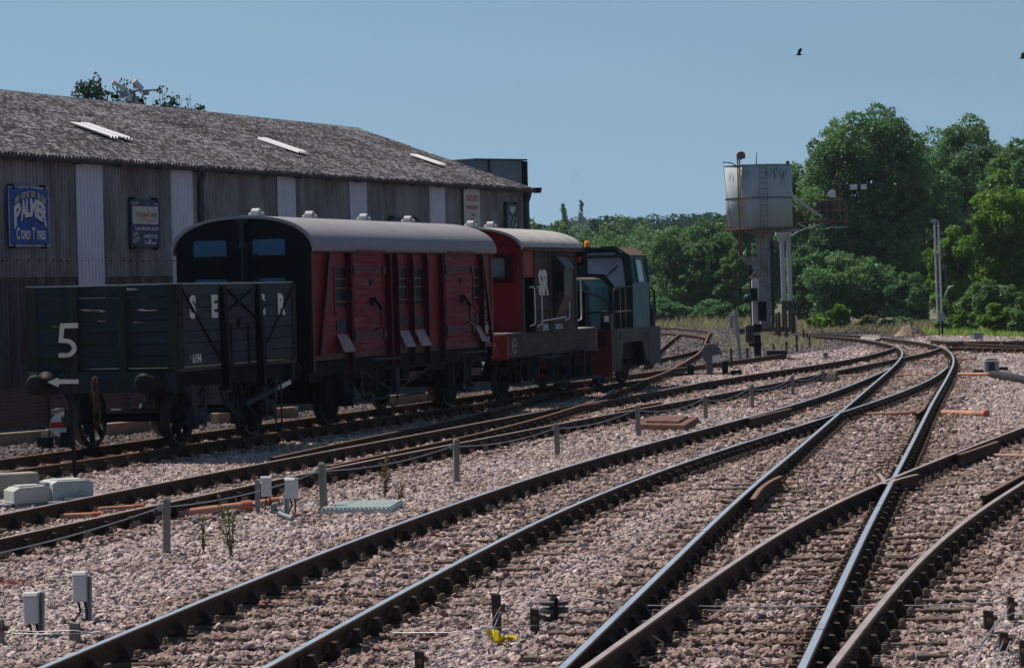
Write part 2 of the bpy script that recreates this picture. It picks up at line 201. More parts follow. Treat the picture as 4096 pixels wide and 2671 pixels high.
'T2bR':[-2.558,40.185,-2.330,41.158,-2.099,42.131,-1.864,43.102,-1.624,44.072,-1.384,45.042,-1.146,46.013,-0.913,46.985,-0.688,47.959,-0.471,48.934,-0.263,49.912,-0.062,50.891,0.132,51.872,0.318,52.854,0.497,53.838,0.670,54.823,0.837,55.809,1.000,56.795,1.160,57.782,1.314,58.770,1.464,59.759,1.608,60.748,1.745,61.738,1.877,62.730,2.004,63.721,2.130,64.713,2.257,65.705,2.386,66.696,2.520,67.683,2.656,68.659,2.792,69.607,2.921,70.495,3.034,71.270,3.120,71.866,3.169,72.221,3.177,72.310,3.149,72.170,3.100,71.902,3.052,71.649,3.026,71.546,3.035,71.685,3.083,72.089,3.167,72.724,3.276,73.525,3.402,74.427,3.536,75.383,3.674,76.361,3.812,77.349,3.948,78.339,4.080,79.330,4.206,80.322,4.328,81.314,4.444,82.308,4.558,83.301,4.669,84.295,4.778,85.289,4.888,86.283,4.996,87.277,5.104,88.271,5.212,89.265,5.319,90.259,5.425,91.254,5.531,92.248,5.636,93.243,5.740,94.237,5.844,95.232,5.948,96.226,6.050,97.221,6.151,98.216,6.248,99.211,6.343,100.207,6.434,101.203,6.521,102.199,6.606,103.195,6.689,104.192,6.770,105.188,6.851,106.185,6.932,107.182,7.013,108.178,7.094,109.175,7.174,110.172,7.254,111.169,7.333,112.166,7.410,113.163,7.487,114.160,7.563,115.157,7.638,116.154,7.712,117.151,7.786,118.148,7.860,119.146,7.934,120.143,8.007,121.140,8.081,122.138,8.155,123.135,8.229,124.132,8.303,125.129,8.377,126.127,8.451,127.124,8.526,128.121,8.601,129.118,8.677,130.115,8.753,131.113,8.829,132.110,8.906,133.107,8.983,134.104,9.060,135.101,9.137,136.098,9.213,137.095,9.290,138.092,9.367,139.089,9.444,140.086,9.521,141.083,9.598,142.080,9.674,143.077,9.751,144.074,9.828,145.071],
'GL':[4.047,87.980,4.118,88.983,4.188,89.987,4.259,90.990,4.329,91.994,4.400,92.998,4.470,94.001,4.540,95.005,4.611,96.008,4.681,97.012,4.750,98.015,4.820,99.019,4.890,100.023,4.960,101.026,5.029,102.030,5.099,103.033,5.169,104.037,5.240,105.041,5.311,106.044,5.382,107.048,5.455,108.051,5.528,109.054,5.603,110.058,5.678,111.061,5.753,112.064,5.828,113.067,5.904,114.070,5.980,115.074,6.056,116.077,6.133,117.080,6.210,118.083,6.289,119.086,6.368,120.089,6.448,121.091,6.528,122.094,6.609,123.097,6.690,124.100,6.771,125.103,6.852,126.105,6.933,127.108,7.013,128.111,7.094,129.114,7.175,130.116,7.256,131.119,7.336,132.122,7.416,133.125,7.497,134.128,7.577,135.130,7.657,136.133,7.737,137.136,7.818,138.139,7.898,139.142,7.978,140.145,8.058,141.147,8.138,142.150,8.219,143.153,8.299,144.156,8.379,145.159],
'K':[8.668,129.897,8.647,130.913,8.625,131.928,8.602,132.944,8.576,133.959,8.545,134.974,8.507,135.989,8.459,137.003,8.399,138.016,8.325,139.028,8.233,140.038,8.121,141.046,7.987,142.050,7.831,143.052,7.653,144.050,7.457,145.046,7.246,146.038,7.023,147.028,6.790,148.017,6.552,149.004],
'Gfar':[9.828,145.071,9.851,146.078,9.870,147.085,9.877,148.091,9.869,149.096,9.841,150.102,9.795,151.106,9.731,152.110,9.654,153.114,9.569,154.117,9.479,155.121,9.386,156.124,9.291,157.127,9.195,158.130,9.098,159.132,9.000,160.135,8.899,161.137,8.796,162.140,8.691,163.141,8.582,164.143,8.469,165.144,8.349,166.144,8.222,167.143,8.089,168.141,7.949,169.139,7.805,170.136,7.658,171.133,7.510,172.129],
'H':[3.498,88.478,3.692,89.478,3.886,90.478,4.081,91.477,4.277,92.477,4.475,93.476,4.675,94.474,4.876,95.473,5.077,96.471,5.274,97.470,5.467,98.470,5.653,99.471,5.831,100.473,6.001,101.477,6.165,102.482,6.325,103.487,6.482,104.494,6.639,105.500,6.794,106.506],
'S1':[16.298,113.869,16.322,112.850,16.345,111.830,16.369,110.811,16.394,109.792,16.423,108.774,16.460,107.758,16.515,106.746,16.597,105.741,16.718,104.744,16.882,103.757,17.081,102.776,17.301,101.799,17.519,100.819,17.719,99.832,17.894,98.837,18.043,97.835,18.175,96.827,18.296,95.816,18.412,94.804,18.525,93.791,18.638,92.777,18.750,91.764],
'S2':[15.046,101.070,15.528,100.202,15.992,99.324,16.427,98.432,16.836,97.525,17.229,96.607,17.620,95.685,18.017,94.762,18.423,93.841,18.838,92.922,19.259,92.004,19.683,91.087,20.107,90.171,20.533,89.255,20.958,88.339],
'chkC':[2.607,32.203,2.620,32.303,2.633,32.403,2.647,32.503,2.660,32.603,2.673,32.702,2.687,32.802,2.700,32.902,2.714,33.002,2.727,33.101,2.741,33.201,2.754,33.301,2.768,33.401,2.782,33.500,2.796,33.600,2.811,33.700,2.826,33.799,2.841,33.899,2.857,33.998,2.873,34.097,2.890,34.196,2.908,34.296,2.925,34.395,2.943,34.494,2.961,34.593,2.980,34.692,2.999,34.790,3.019,34.889,3.039,34.988,3.060,35.086,3.081,35.184,3.103,35.283,3.126,35.381,3.149,35.479,3.172,35.577,3.196,35.674,3.220,35.772,3.244,35.870,3.268,35.968],
'chkD':[5.963,39.341,5.997,39.436,6.030,39.532,6.064,39.628,6.097,39.724,6.130,39.820,6.164,39.916,6.197,40.012,6.230,40.108,6.264,40.204,6.297,40.300,6.330,40.396,6.364,40.492,6.397,40.588,6.430,40.684,6.463,40.780,6.496,40.876,6.529,40.972,6.562,41.068,6.594,41.164,6.627,41.260,6.660,41.356,6.693,41.452,6.726,41.548,6.758,41.644,6.791,41.741,6.824,41.837,6.857,41.933,6.889,42.029,6.922,42.125,6.955,42.221,6.987,42.317],
'chkF':[5.095,31.865,5.125,31.962,5.155,32.059,5.184,32.156,5.214,32.254,5.244,32.351,5.274,32.448,5.303,32.545,5.333,32.642,5.363,32.739,5.393,32.837,5.423,32.934,5.452,33.031,5.482,33.128,5.512,33.225,5.542,33.323,5.571,33.420,5.601,33.517,5.631,33.614,5.661,33.711,5.691,33.809,5.720,33.906,5.750,34.003,5.780,34.100,5.810,34.197,5.840,34.295,5.869,34.392,5.899,34.489,5.929,34.586,5.959,34.683,5.988,34.780,6.018,34.878,6.048,34.975,6.078,35.072,6.108,35.169,6.137,35.266],
'chkA':[4.115,51.219,4.141,51.317,4.168,51.415,4.195,51.514,4.222,51.612,4.248,51.710,4.275,51.808,4.302,51.907,4.329,52.005,4.356,52.103,4.382,52.201,4.409,52.300,4.436,52.398,4.463,52.496,4.490,52.594,4.517,52.693,4.544,52.791,4.571,52.889,4.598,52.987,4.626,53.085,4.654,53.183,4.682,53.281,4.710,53.379,4.739,53.476,4.767,53.574,4.796,53.671,4.826,53.769,4.855,53.867,4.884,53.964,4.914,54.062,4.943,54.159,4.973,54.257,5.002,54.354,5.032,54.451,5.061,54.549,5.091,54.646,5.120,54.744,5.150,54.841,5.179,54.939,5.209,55.036],
'chkE':[7.144,51.853,7.164,51.951,7.184,52.049,7.204,52.147,7.224,52.246,7.244,52.344,7.264,52.442,7.285,52.540,7.305,52.638,7.325,52.736,7.345,52.834,7.365,52.932,7.385,53.030,7.405,53.129,7.424,53.227,7.444,53.325,7.463,53.423,7.482,53.522,7.501,53.620,7.519,53.718,7.537,53.817,7.554,53.916,7.571,54.014,7.588,54.113,7.604,54.212,7.621,54.310,7.637,54.409,7.653,54.508,7.670,54.607,7.686,54.706,7.702,54.805,7.718,54.903,7.734,55.002,7.750,55.101,7.767,55.200,7.783,55.299,7.799,55.398,7.815,55.496,7.831,55.595,7.847,55.694,7.864,55.793,7.880,55.892,7.896,55.991,7.912,56.089],
'wingD':[4.296,34.070,4.309,34.174,4.321,34.277,4.333,34.380,4.345,34.484,4.356,34.587,4.367,34.691,4.378,34.794,4.387,34.898,4.396,35.002,4.405,35.105,4.413,35.209,4.420,35.313,4.427,35.417,4.434,35.520,4.441,35.624,4.447,35.728,4.454,35.832],
'wingE':[4.332,34.058,4.355,34.156,4.379,34.254,4.403,34.351,4.429,34.448,4.456,34.545,4.485,34.641,4.517,34.736,4.550,34.831,4.585,34.925,4.622,35.019,4.660,35.112,4.699,35.204,4.739,35.297,4.779,35.389,4.820,35.481,4.862,35.573,4.903,35.665],
'wingB':[5.348,51.296,5.373,51.395,5.398,51.495,5.423,51.595,5.448,51.695,5.473,51.795,5.498,51.895,5.522,51.995,5.548,52.095,5.573,52.194,5.598,52.294,5.624,52.394,5.650,52.493,5.676,52.593,5.704,52.692,5.731,52.791,5.760,52.890,5.789,52.988,5.819,53.087,5.849,53.185,5.880,53.283,5.911,53.381,5.943,53.479,5.975,53.577,6.007,53.675,6.038,53.773,6.070,53.871],
'chkT1':[-0.449,56.742,-0.434,56.842,-0.419,56.943,-0.403,57.044,-0.388,57.144,-0.373,57.245,-0.358,57.346,-0.343,57.446,-0.328,57.547,-0.313,57.648,-0.297,57.748,-0.282,57.849,-0.267,57.950,-0.252,58.050,-0.236,58.151,-0.221,58.251,-0.206,58.352,-0.190,58.453,-0.174,58.553,-0.158,58.654,-0.142,58.754,-0.125,58.855,-0.109,58.955,-0.092,59.055,-0.075,59.156,-0.059,59.256,-0.042,59.357,-0.025,59.457,-0.008,59.557,0.009,59.658,0.026,59.758,0.043,59.859,0.060,59.959,0.077,60.059,0.094,60.160,0.111,60.260,0.128,60.360],
'chkT2':[1.331,58.675,1.366,58.772,1.402,58.870,1.437,58.967,1.474,59.063,1.511,59.160,1.549,59.256,1.588,59.352,1.628,59.447,1.669,59.542,1.711,59.636,1.752,59.731],
'wT2a':[1.278,59.672,1.257,59.573,1.236,59.474,1.215,59.375,1.194,59.276,1.173,59.177,1.152,59.078,1.131,58.979,1.109,58.880,1.088,58.781,1.067,58.682,1.046,58.583,1.025,58.484,1.004,58.385,0.983,58.286,0.962,58.187],
'wT2b':[1.719,61.584,1.731,61.683,1.744,61.782,1.756,61.881,1.769,61.981,1.782,62.080,1.794,62.179,1.807,62.278,1.819,62.377,1.832,62.477,1.844,62.576,1.857,62.675,1.869,62.774,1.882,62.873,1.894,62.973,1.906,63.072,1.919,63.171,1.931,63.270,1.943,63.370,1.954,63.469,1.966,63.568,1.977,63.668,1.988,63.767,1.998,63.867,2.008,63.966,2.018,64.066,2.027,64.165,2.036,64.265,2.046,64.364,2.055,64.464,2.064,64.563,2.073,64.663,2.082,64.763,2.091,64.862,2.100,64.962,2.109,65.061,2.118,65.161,2.127,65.261,2.136,65.360,2.145,65.460,2.154,65.559,2.163,65.659,2.172,65.759,2.181,65.858,2.190,65.958,2.199,66.057,2.208,66.157,2.216,66.257,2.225,66.356,2.234,66.456,2.243,66.555,2.252,66.655,2.261,66.755,2.270,66.854,2.279,66.954,2.288,67.053,2.297,67.153,2.306,67.253,2.315,67.352,2.324,67.452,2.333,67.551,2.342,67.651],
'chkT2l':[1.969,55.798,1.991,55.895,2.013,55.993,2.035,56.091,2.057,56.189,2.079,56.286,2.101,56.384,2.123,56.482,2.145,56.579,2.167,56.677,2.189,56.775,2.211,56.872,2.233,56.970,2.255,57.068,2.277,57.165,2.299,57.263,2.321,57.361,2.344,57.458,2.368,57.555,2.391,57.652,2.416,57.749,2.442,57.846,2.469,57.942,2.496,58.038,2.526,58.134,2.556,58.229,2.587,58.324,2.619,58.419,2.651,58.514,2.684,58.608,2.717,58.703,2.751,58.797,2.784,58.891,2.818,58.986,2.852,59.080,2.886,59.174,2.919,59.268,2.953,59.363,2.987,59.457],
}
# ================================================================== permanent way
def poly(k): a = np.array(RAILS[k]).reshape(-1, 2); return a
def profile():
    h = .0345
    return [(-h + .010, 0), (h - .010, 0), (h, -.007), (h, -.036), (.0095, -.05), (.0095, -.112), (.034, -.125), (.034, -.148), (-.034, -.148), (-.034, -.125), (-.0095, -.112), (-.0095, -.05), (-h, -.036), (-h, -.007)]
def rail_mesh(mb, pts, dz=0.0, h0=1.0):
    pr = profile(); n = len(pr); m = len(pts); vs = []
    d = np.gradient(pts, axis=0); d /= np.linalg.norm(d, axis=1)[:, None]
    for i in range(m):
        nx, ny = d[i][1], -d[i][0]
        for a, z in pr: vs.append((pts[i][0] + nx * a, pts[i][1] + ny * a, z * h0 + dz))
    for i in range(m - 1):
        for k in range(n):
            k2 = (k + 1) % n
            f = [(i * n + k, i * n + k2, (i + 1) * n + k2, (i + 1) * n + k)]
            mb.add([vs[j] for j in f[0]], [(0, 1, 2, 3)], 1 if k == 0 else 0, False)
    mb.add(vs[:n], [tuple(range(n))], 0); mb.add(vs[-n:], [tuple(range(n))], 0)
def cumlen(p): return np.r_[0, np.cumsum(np.linalg.norm(np.diff(p, axis=0), axis=1))]
def nearest(p, q):      # nearest point of polyline q
    a = q[:-1]; b = q[1:]; L = b - a; t = ((p - a) * L).sum(1) / (L * L).sum(1); t = np.clip(t, 0, 1)
    c = a + L * t[:, None]; dd = np.linalg.norm(c - p, axis=1); i = dd.argmin()
    return c[i], dd[i], L[i] / np.linalg.norm(L[i]), i + t[i]
def track(label, left, right, top, dz, extra=(), name='railway_track'):
    t = empty(name, (0, 0, 0), 0, label, 'railway track', 'railway tracks across the yard')
    for k in (left, right):
        if not k: continue
        for kk in k if isinstance(k, tuple) else (k,):
            mb = MB(); rail_mesh(mb, poly(kk), dz); mb.build('rail', [MT['rust'], MT[top]], t, fix=True)
    for k in extra:
        mb = MB(); rail_mesh(mb, poly(k), dz + .002); mb.build('check_rail', [MT['rust'], MT['dulltop'] if k[0] == 'w' else MT['rusttop']], t)
    return t
T1 = track('rusty siding track that the wagons and locomotive stand on', 'T1L', 'T1R', 'rusttop', 0.0, ('chkT1',))
T2 = track('dull railed track nearest the rusty siding, running behind the wire fence posts', 'T2u', 'T2l', 'dulltop', .002, ('chkT2l', 'chkT2'))
T2b = track('turnout branch curving away from the second track past the green locomotive', ('T2bL', 'GL'), 'T2bR', 'rusttop', .004, ('wT2a', 'wT2b'))
T3 = track('straight main track with two bright blue-grey rails through the middle of the gravel', 'A', 'B', 'steeltop', .002, ('chkA', 'wingB'))
T4 = track('curving track that sweeps up the right side and crosses the bright main track', 'C', 'E', 'steeltop', 0.0, ('chkC', 'chkE', 'wingE'))
T5 = track('branch track leaving the bottom right corner and running off the right edge', 'D', 'F', 'dulltop', .005, ('chkD', 'chkF', 'wingD'))
T6 = track('far rusty loop track curving left beyond the green locomotive', ('K',), 'Gfar', 'rusttop', .001, ('H',))
T7 = track('distant siding at the right edge behind the grey point motor', 'S1', 'S2', 'rusttop', .001)
ALLR = [('T1L', T1), ('T1R', T1), ('T2u', T2), ('T2l', T2), ('T2bL', T2b), ('T2bR', T2b), ('GL', T2b), ('A', T3), ('B', T3), ('C', T4), ('E', T4), ('D', T5), ('F', T5), ('K', T6), ('Gfar', T6), ('H', T6), ('S1', T7), ('S2', T7)]
RP = {k: poly(k) for k, _ in ALLR}
# sleeper prototypes
def sleeper_mesh(L, w=.25, seed=0):
    rnd = random.Random(seed); mb = MB(); n = 8; vs = []
    for i in range(n + 1):
        x = -L / 2 + L * i / n
        for (y, z) in ((-w / 2, -.125), (w / 2, -.125), (w / 2, 0), (-w / 2, 0)):
            vs.append((x + (rnd.uniform(-.02, .02) if i in (0, n) else 0), y + rnd.uniform(-.006, .006), z + rnd.uniform(-.004, .004)))
    fs = [(i * 4 + k, i * 4 + (k + 1) % 4, (i + 1) * 4 + (k + 1) % 4, (i + 1) * 4 + k) for i in range(n) for k in range(4)] + [(0, 1, 2, 3), tuple(n * 4 + k for k in range(4))]
    mb.add(vs, fs); return mb
SLP = {}
def sleeper_obj(L, parent, loc, rz, seed):
    key = (round(L, 1), seed % 3)
    if key not in SLP:
        o = sleeper_mesh(key[0], .25, seed).build('sleeper', MT['sleeper'], parent, .008); SLP[key] = o
    else:
        o = SLP[key].copy(); COL.objects.link(o); o.parent = parent
    o.location = loc; o.rotation_euler = (0, 0, rz); return o
def chair_mesh(side):
    mb = MB()                                    # x across the rail (outer = +), y along
    mb.box(-.17, .19, -.095, .095, -.192, -.152)
    mb.prism([(.036, -.152), (.15, -.152), (.125, -.13), (.095, -.05), (.05, -.045)], 'y', -.05, .05)      # outer jaw
    mb.prism([(-.036, -.152), (-.12, -.152), (-.1, -.13), (-.07, -.075), (-.04, -.065)], 'y', -.045, .045)  # inner jaw
    mb.box(.013, .05, -.075, .075, -.115, -.062, 1)                                                        # key
    for x, y in ((.155, .055), (.155, -.055), (-.14, 0)):
        mb.rev([(.026, -.152), (.024, -.135), (.018, -.132), (.018, -.105), (0, -.105)], (x, y, 0), 'z', 6, 2, False)
    return mb
CH = None
rail_mask_pts = []; chair_spots = []; slp_spots = []
counts = {}
def lay(t, L, Rr, step, s0=0, s1=None, maxext=3.5, ext=True, jitter=.03):
    A = RP[L]; B = RP[Rr]; SA = cumlen(A); s = s0; s1 = s1 or SA[-1]; rnd = random.Random(hash(L) % 1000 if False else len(A)); i = 0
    while s < min(s1, SA[-1] - .2):
        p = np.array([np.interp(s, SA, A[:, 0]), np.interp(s, SA, A[:, 1])])
        c, dd, dr, _ = nearest(p, B)
        if dd < 2.4:
            mid = (p + c) / 2; ac = (c - p) / max(dd, .01); lo, hi = -1.3, 1.3
            if ext:
                for k, _ in ALLR:
                    if k in (L, Rr): continue
                    q = RP[k]; e = (q - mid) @ ac; f = (q - mid) @ np.array([-ac[1], ac[0]])
                    near = np.abs(f) < 1.2
                    if near.any():
                        ee = e[near]; ee = ee[np.abs(ee) < maxext]
                        if len(ee): lo = min(lo, ee.min() - .5); hi = max(hi, ee.max() + .5)
            slp_spots.append((t, mid + ac * (lo + hi) / 2 + np.array([rnd.uniform(-.02, .02), 0]), round(hi - lo, 1), math.atan2(ac[1], ac[0]) + rnd.uniform(-.015, .015), ac, lo, hi, mid))
        s += step + rnd.uniform(-jitter, jitter); i += 1
lay(T1, 'T1L', 'T1R', .76, ext=False)
lay(T2, 'T2u', 'T2l', .72)
lay(T2b, 'T2bL', 'T2bR', .76, s0=10, ext=False)
lay(T2b, 'GL', 'T2bR', .76, ext=False)
lay(T3, 'A', 'B', .74, s1=62, maxext=1.9)
lay(T4, 'C', 'E', .72, maxext=2.3)
lay(T5, 'D', 'F', .74, s0=27, ext=False)
lay(T7, 'S1', 'S2', .8, ext=False)
# sleepers: the ones nearest the camera as individuals, the rest of each track as one part
by = {}
for sp in slp_spots: by.setdefault(sp[0].name, []).append(sp)
for nm, sps in by.items():
    t = sps[0][0]; sps.sort(key=lambda q: q[7][1] + (50 if abs(q[7][0]) > .24 * q[7][1] + 2 else 0))
    rest = MB()
    for i, (t_, c, Ln, rz, ac, lo, hi, mid) in enumerate(sps):
        z = -.172 - .0008 * (i % 4)
        if i < 90: sleeper_obj(Ln, t, (c[0], c[1], z), rz, i)
        else:
            m = sleeper_mesh(Ln, .25, i).xf(Matrix.Translation((c[0], c[1], z)) @ Matrix.Rotation(rz, 4, 'Z')); rest.add(m.v, m.f)
    if rest.v: tag(rest.build('sleeper_run', MT['sleeper'], t), kind='stuff')
# chairs where rails cross sleepers
chs = {}
for (t_, c, Ln, rz, ac, lo, hi, mid) in slp_spots:
    a = mid + ac * lo; b = mid + ac * hi; d = b - a
    for k, t in ALLR:
        q = RP[k]; e0 = (q - mid); f = e0 @ np.array([-ac[1], ac[0]]); sgn = np.nonzero(f[:-1] * f[1:] <= 0)[0]
        for i in sgn:
            u = f[i] / (f[i] - f[i + 1] + 1e-9); p = q[i] + (q[i + 1] - q[i]) * u; e = (p - mid) @ ac
            if lo < e < hi:
                dr = q[i + 1] - q[i]; side = 1 if k in ('T1R', 'T2l', 'T2bR', 'B', 'E', 'F', 'S2', 'Gfar') else -1
                if any(abs(p[0] - r[0]) + abs(p[1] - r[1]) < .25 for r in chs.get(t.name, [])[-400:]): continue
                chs.setdefault(t.name, []).append((p[0], p[1], math.atan2(dr[1], dr[0]) - math.pi / 2, side, t))
CHM = chair_mesh(1)
for nm, cs in chs.items():
    cs.sort(key=lambda q: q[1] + (60 if abs(q[0]) > .22 * q[1] + 1 else 0)); rest = MB(); t = cs[0][4]
    for i, (x, y, rz, side, _) in enumerate(cs):
        rr = rz + (math.pi if side < 0 else 0); chair_spots.append((x, y))
        if i < 98:
            if CH is None: CH = chair_mesh(1).build('rail_chair', [MT['cast'], MT['sleeper'], MT['screw']], t); o = CH
            else: o = CH.copy(); COL.objects.link(o); o.parent = t
            o.location = (x, y, 0); o.rotation_euler = (0, 0, rr)
        else:
            b = len(rest.v); Mx = Matrix.Translation((x, y, 0)) @ Matrix.Rotation(rr, 4, 'Z')
            rest.v += [tuple(Mx @ Vector(v)) for v in CHM.v]; rest.f += [[j + b for j in f] for f in CHM.f]; rest.m += CHM.m; rest.sm += CHM.sm
    if rest.v: tag(rest.build('rail_chair_run', [MT['cast'], MT['sleeper'], MT['screw']], t, fix=False), kind='stuff')

# ------------------------------------------------------------------ ground and ballast
def ground_mat(name, c1, c2, c3, s1, s2):
    m = bpy.data.materials.new(name); m.use_nodes = True; nt = m.node_tree; N = nt.nodes; L = nt.links; p = N['Principled BSDF']; p.inputs['Roughness'].default_value = .95
    g = N.new('ShaderNodeNewGeometry'); a = N.new('ShaderNodeTexNoise'); a.inputs['Scale'].default_value = s1; a.inputs['Detail'].default_value = 6
    b = N.new('ShaderNodeTexNoise'); b.inputs['Scale'].default_value = s2; b.inputs['Detail'].default_value = 4
    L.new(g.outputs['Position'], a.inputs['Vector']); L.new(g.outputs['Position'], b.inputs['Vector'])
    r = N.new('ShaderNodeValToRGB'); e = r.color_ramp.elements; e[0].position = .35; e[0].color = (*c1, 1); e[1].position = .65; e[1].color = (*c3, 1)
    e2 = r.color_ramp.elements.new(.5); e2.color = (*c2, 1); L.new(a.outputs[0], r.inputs[0])
    mr = N.new('ShaderNodeMapRange'); mr.inputs[1].default_value = .3; mr.inputs[2].default_value = .7; mr.inputs[3].default_value = .55; mr.inputs[4].default_value = 1.3; L.new(b.outputs[0], mr.inputs[0])
    mx = N.new('ShaderNodeMix'); mx.data_type = 'RGBA'; mx.blend_type = 'MULTIPLY'; mx.inputs[0].default_value = 1; L.new(r.outputs[0], mx.inputs[6]); L.new(mr.outputs[0], mx.inputs[7]); L.new(mx.outputs[2], p.inputs['Base Color'])
    bp = N.new('ShaderNodeBump'); bp.inputs['Strength'].default_value = .5; bp.inputs['Distance'].default_value = .04; L.new(b.outputs[0], bp.inputs['Height']); L.new(bp.outputs[0], p.inputs['Normal'])
    return m
MT['earth'] = ground_mat('meadow_earth', (.055, .07, .03), (.10, .10, .05), (.16, .14, .075), .08, 6)
MT['bed'] = ground_mat('ballast_bed', (.075, .062, .055), (.12, .10, .09), (.17, .145, .13), .8, 22)
mb = MB(); mb.add([(-3000, -60, -.30), (3000, -60, -.30), (3000, 5000, -.30), (-3000, 5000, -.30)], [(0, 1, 2, 3)])
tag(mb.build('ground', MT['earth']), kind='structure')
BED = [(-45, -5), (-45, 230), (4, 215), (10.5, 185), (13.5, 152), (16.5, 150), (19.5, 130), (23, 116), (30, 100), (45, 92), (45, -5)]
mb = MB(); mb.add([(x, y, -.245) for x, y in BED], [tuple(range(len(BED)))])
tag(mb.build('ballast_bed', MT['bed']), kind='structure')
rng = np.random.default_rng(5)
def inpoly(x, y, P):
    r = np.zeros(len(x), bool); n = len(P)
    for i in range(n):
        x0, y0 = P[i]; x1, y1 = P[(i + 1) % n]
        if y0 == y1: continue
        c = ((y0 > y) != (y1 > y)) & (x < (x1 - x0) * (y - y0) / (y1 - y0) + x0); r ^= c
    return r
# masks on a 4 cm grid
GX0, GX1, GY0, GY1, CS = -32.0, 36.0, 8.0, 160.0, .04
gw, gh = int((GX1 - GX0) / CS), int((GY1 - GY0) / CS)
mrail = np.zeros((gw, gh), bool); mslp = np.zeros((gw, gh), bool); near_r = np.zeros((gw // 5 + 1, gh // 5 + 1), np.float32)
def stamp(mask, pts, r):
    k = int(math.ceil(r / CS)); ix = ((pts[:, 0] - GX0) / CS).astype(int); iy = ((pts[:, 1] - GY0) / CS).astype(int)
    for dx in range(-k, k + 1):
        for dy in range(-k, k + 1):
            if dx * dx + dy * dy > (r / CS) ** 2: continue
            a = ix + dx; b = iy + dy; ok = (a >= 0) & (a < gw) & (b >= 0) & (b < gh); mask[a[ok], b[ok]] = True
for k in list(RAILS):
    q = poly(k); s = cumlen(q); u = np.arange(0, s[-1], .03); pts = np.stack([np.interp(u, s, q[:, 0]), np.interp(u, s, q[:, 1])], 1)
    stamp(mrail, pts, .075)
    if not k.startswith('chk'):
        v = pts[::8]; ix = ((v[:, 0] - GX0) / (CS * 5)).astype(int); iy = ((v[:, 1] - GY0) / (CS * 5)).astype(int)
        for dx in range(-3, 4):
            for dy in range(-3, 4):
                a = ix + dx; b = iy + dy; ok = (a >= 0) & (a < near_r.shape[0]) & (b >= 0) & (b < near_r.shape[1])
                near_r[a[ok], b[ok]] = np.maximum(near_r[a[ok], b[ok]], 1 - math.hypot(dx, dy) / 4.5)
stamp(mrail, np.array(chair_spots), .15)
for (t_, c, Ln, rz, ac, lo, hi, mid) in slp_spots:
    u = np.arange(lo, hi, .035); w = np.arange(-.11, .12, .035); pr = np.array([-ac[1], ac[0]])
    pts = (mid + u[:, None, None] * ac + w[None, :, None] * pr).reshape(-1, 2); stamp(mslp, pts, .001)
def scatter(y0, y1, dens, half):
    out = []
    y = y0
    while y < y1:
        st = min(3.0, y1 - y); hw = half * (y + st) + 1.5; n = int(2 * hw * st * dens)
        out.append(np.stack([rng.uniform(-hw, hw, n), rng.uniform(y, y + st, n)], 1)); y += st
    p = np.concatenate(out)
    p = p[inpoly(p[:, 0], p[:, 1], BED)]
    ix = np.clip(((p[:, 0] - GX0) / CS).astype(int), 0, gw - 1); iy = np.clip(((p[:, 1] - GY0) / CS).astype(int), 0, gh - 1)
    onr = mrail[ix, iy]; ons = mslp[ix, iy]; nr = near_r[ix // 5, iy // 5]
    # how covered the sleepers are: patchy
    x, yy = p[:, 0], p[:, 1]
    patch = .5 + .28 * np.sin(x * 1.7 + yy * .6) + .22 * np.sin(yy * 1.3 - x * .8 + 2)
    right = np.clip((x - (.05 * yy)) / 2.5, 0, 1)      # barer on the right-hand turnout
    keep = rng.random(len(p)) < np.clip(.97 - .36 * right - .34 * patch, .28, .95)
    ok = ~onr & (~ons | keep)
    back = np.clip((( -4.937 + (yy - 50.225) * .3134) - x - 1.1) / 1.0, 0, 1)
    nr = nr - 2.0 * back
    return p[ok], ons[ok], nr[ok], patch[ok]
sets = [(11, 26, 760, .20, .0285), (26, 48, 520, .20, .032), (48, 85, 230, .205, .042), (85, 215, 60, .21, .06)]
P_, Rr_, S_, D_ = [], [], [], []
for y0, y1, dens, half, sz in sets:
    p, ons, nr, patch = scatter(y0, y1, dens, half); n = len(p)
    z = np.where(ons, -.168, -.208) + rng.uniform(-.022, .014, n) + .014 * np.sin(p[:, 0] * 2.1 + p[:, 1]) * np.sin(p[:, 1] * .9)
    z = np.where((nr > .45) & (nr < 1.01), z - .012, z)
    P_.append(np.column_stack([p, z])); Rr_.append(np.column_stack([rng.normal(0, .55, n), rng.normal(0, .55, n), rng.uniform(0, 6.283, n)]))
    s = sz * np.clip(np.exp(rng.normal(0, .33, n)), .4, 1.6); S_.append(s); D_.append(nr)
P_ = np.concatenate(P_); Rr_ = np.concatenate(Rr_); S_ = np.concatenate(S_); D_ = np.concatenate(D_)
print('stones', len(P_))
MT['stone'] = m = bpy.data.materials.new('ballast_stone'); m.use_nodes = True; N = m.node_tree.nodes; L = m.node_tree.links; p = N['Principled BSDF']; p.inputs['Roughness'].default_value = .85
oi = N.new('ShaderNodeObjectInfo'); rp = N.new('ShaderNodeValToRGB'); L.new(oi.outputs['Random'], rp.inputs[0])
rp.color_ramp.interpolation = 'LINEAR'
els = [(0, (.20, .155, .15)), (.2, (.40, .32, .305)), (.45, (.30, .235, .225)), (.62, (.53, .44, .43)), (.8, (.15, .135, .14)), (.92, (.36, .25, .21)), (1, (.64, .58, .58))]
rp.color_ramp.elements[0].position = 0; rp.color_ramp.elements[0].color = (*els[0][1], 1); rp.color_ramp.elements[1].position = 1; rp.color_ramp.elements[1].color = (*els[-1][1], 1)
for ps, c in els[1:-1]: e = rp.color_ramp.elements.new(ps); e.color = (*c, 1)
at = N.new('ShaderNodeAttribute'); at.attribute_type = 'INSTANCER'; at.attribute_name = 'dirt'
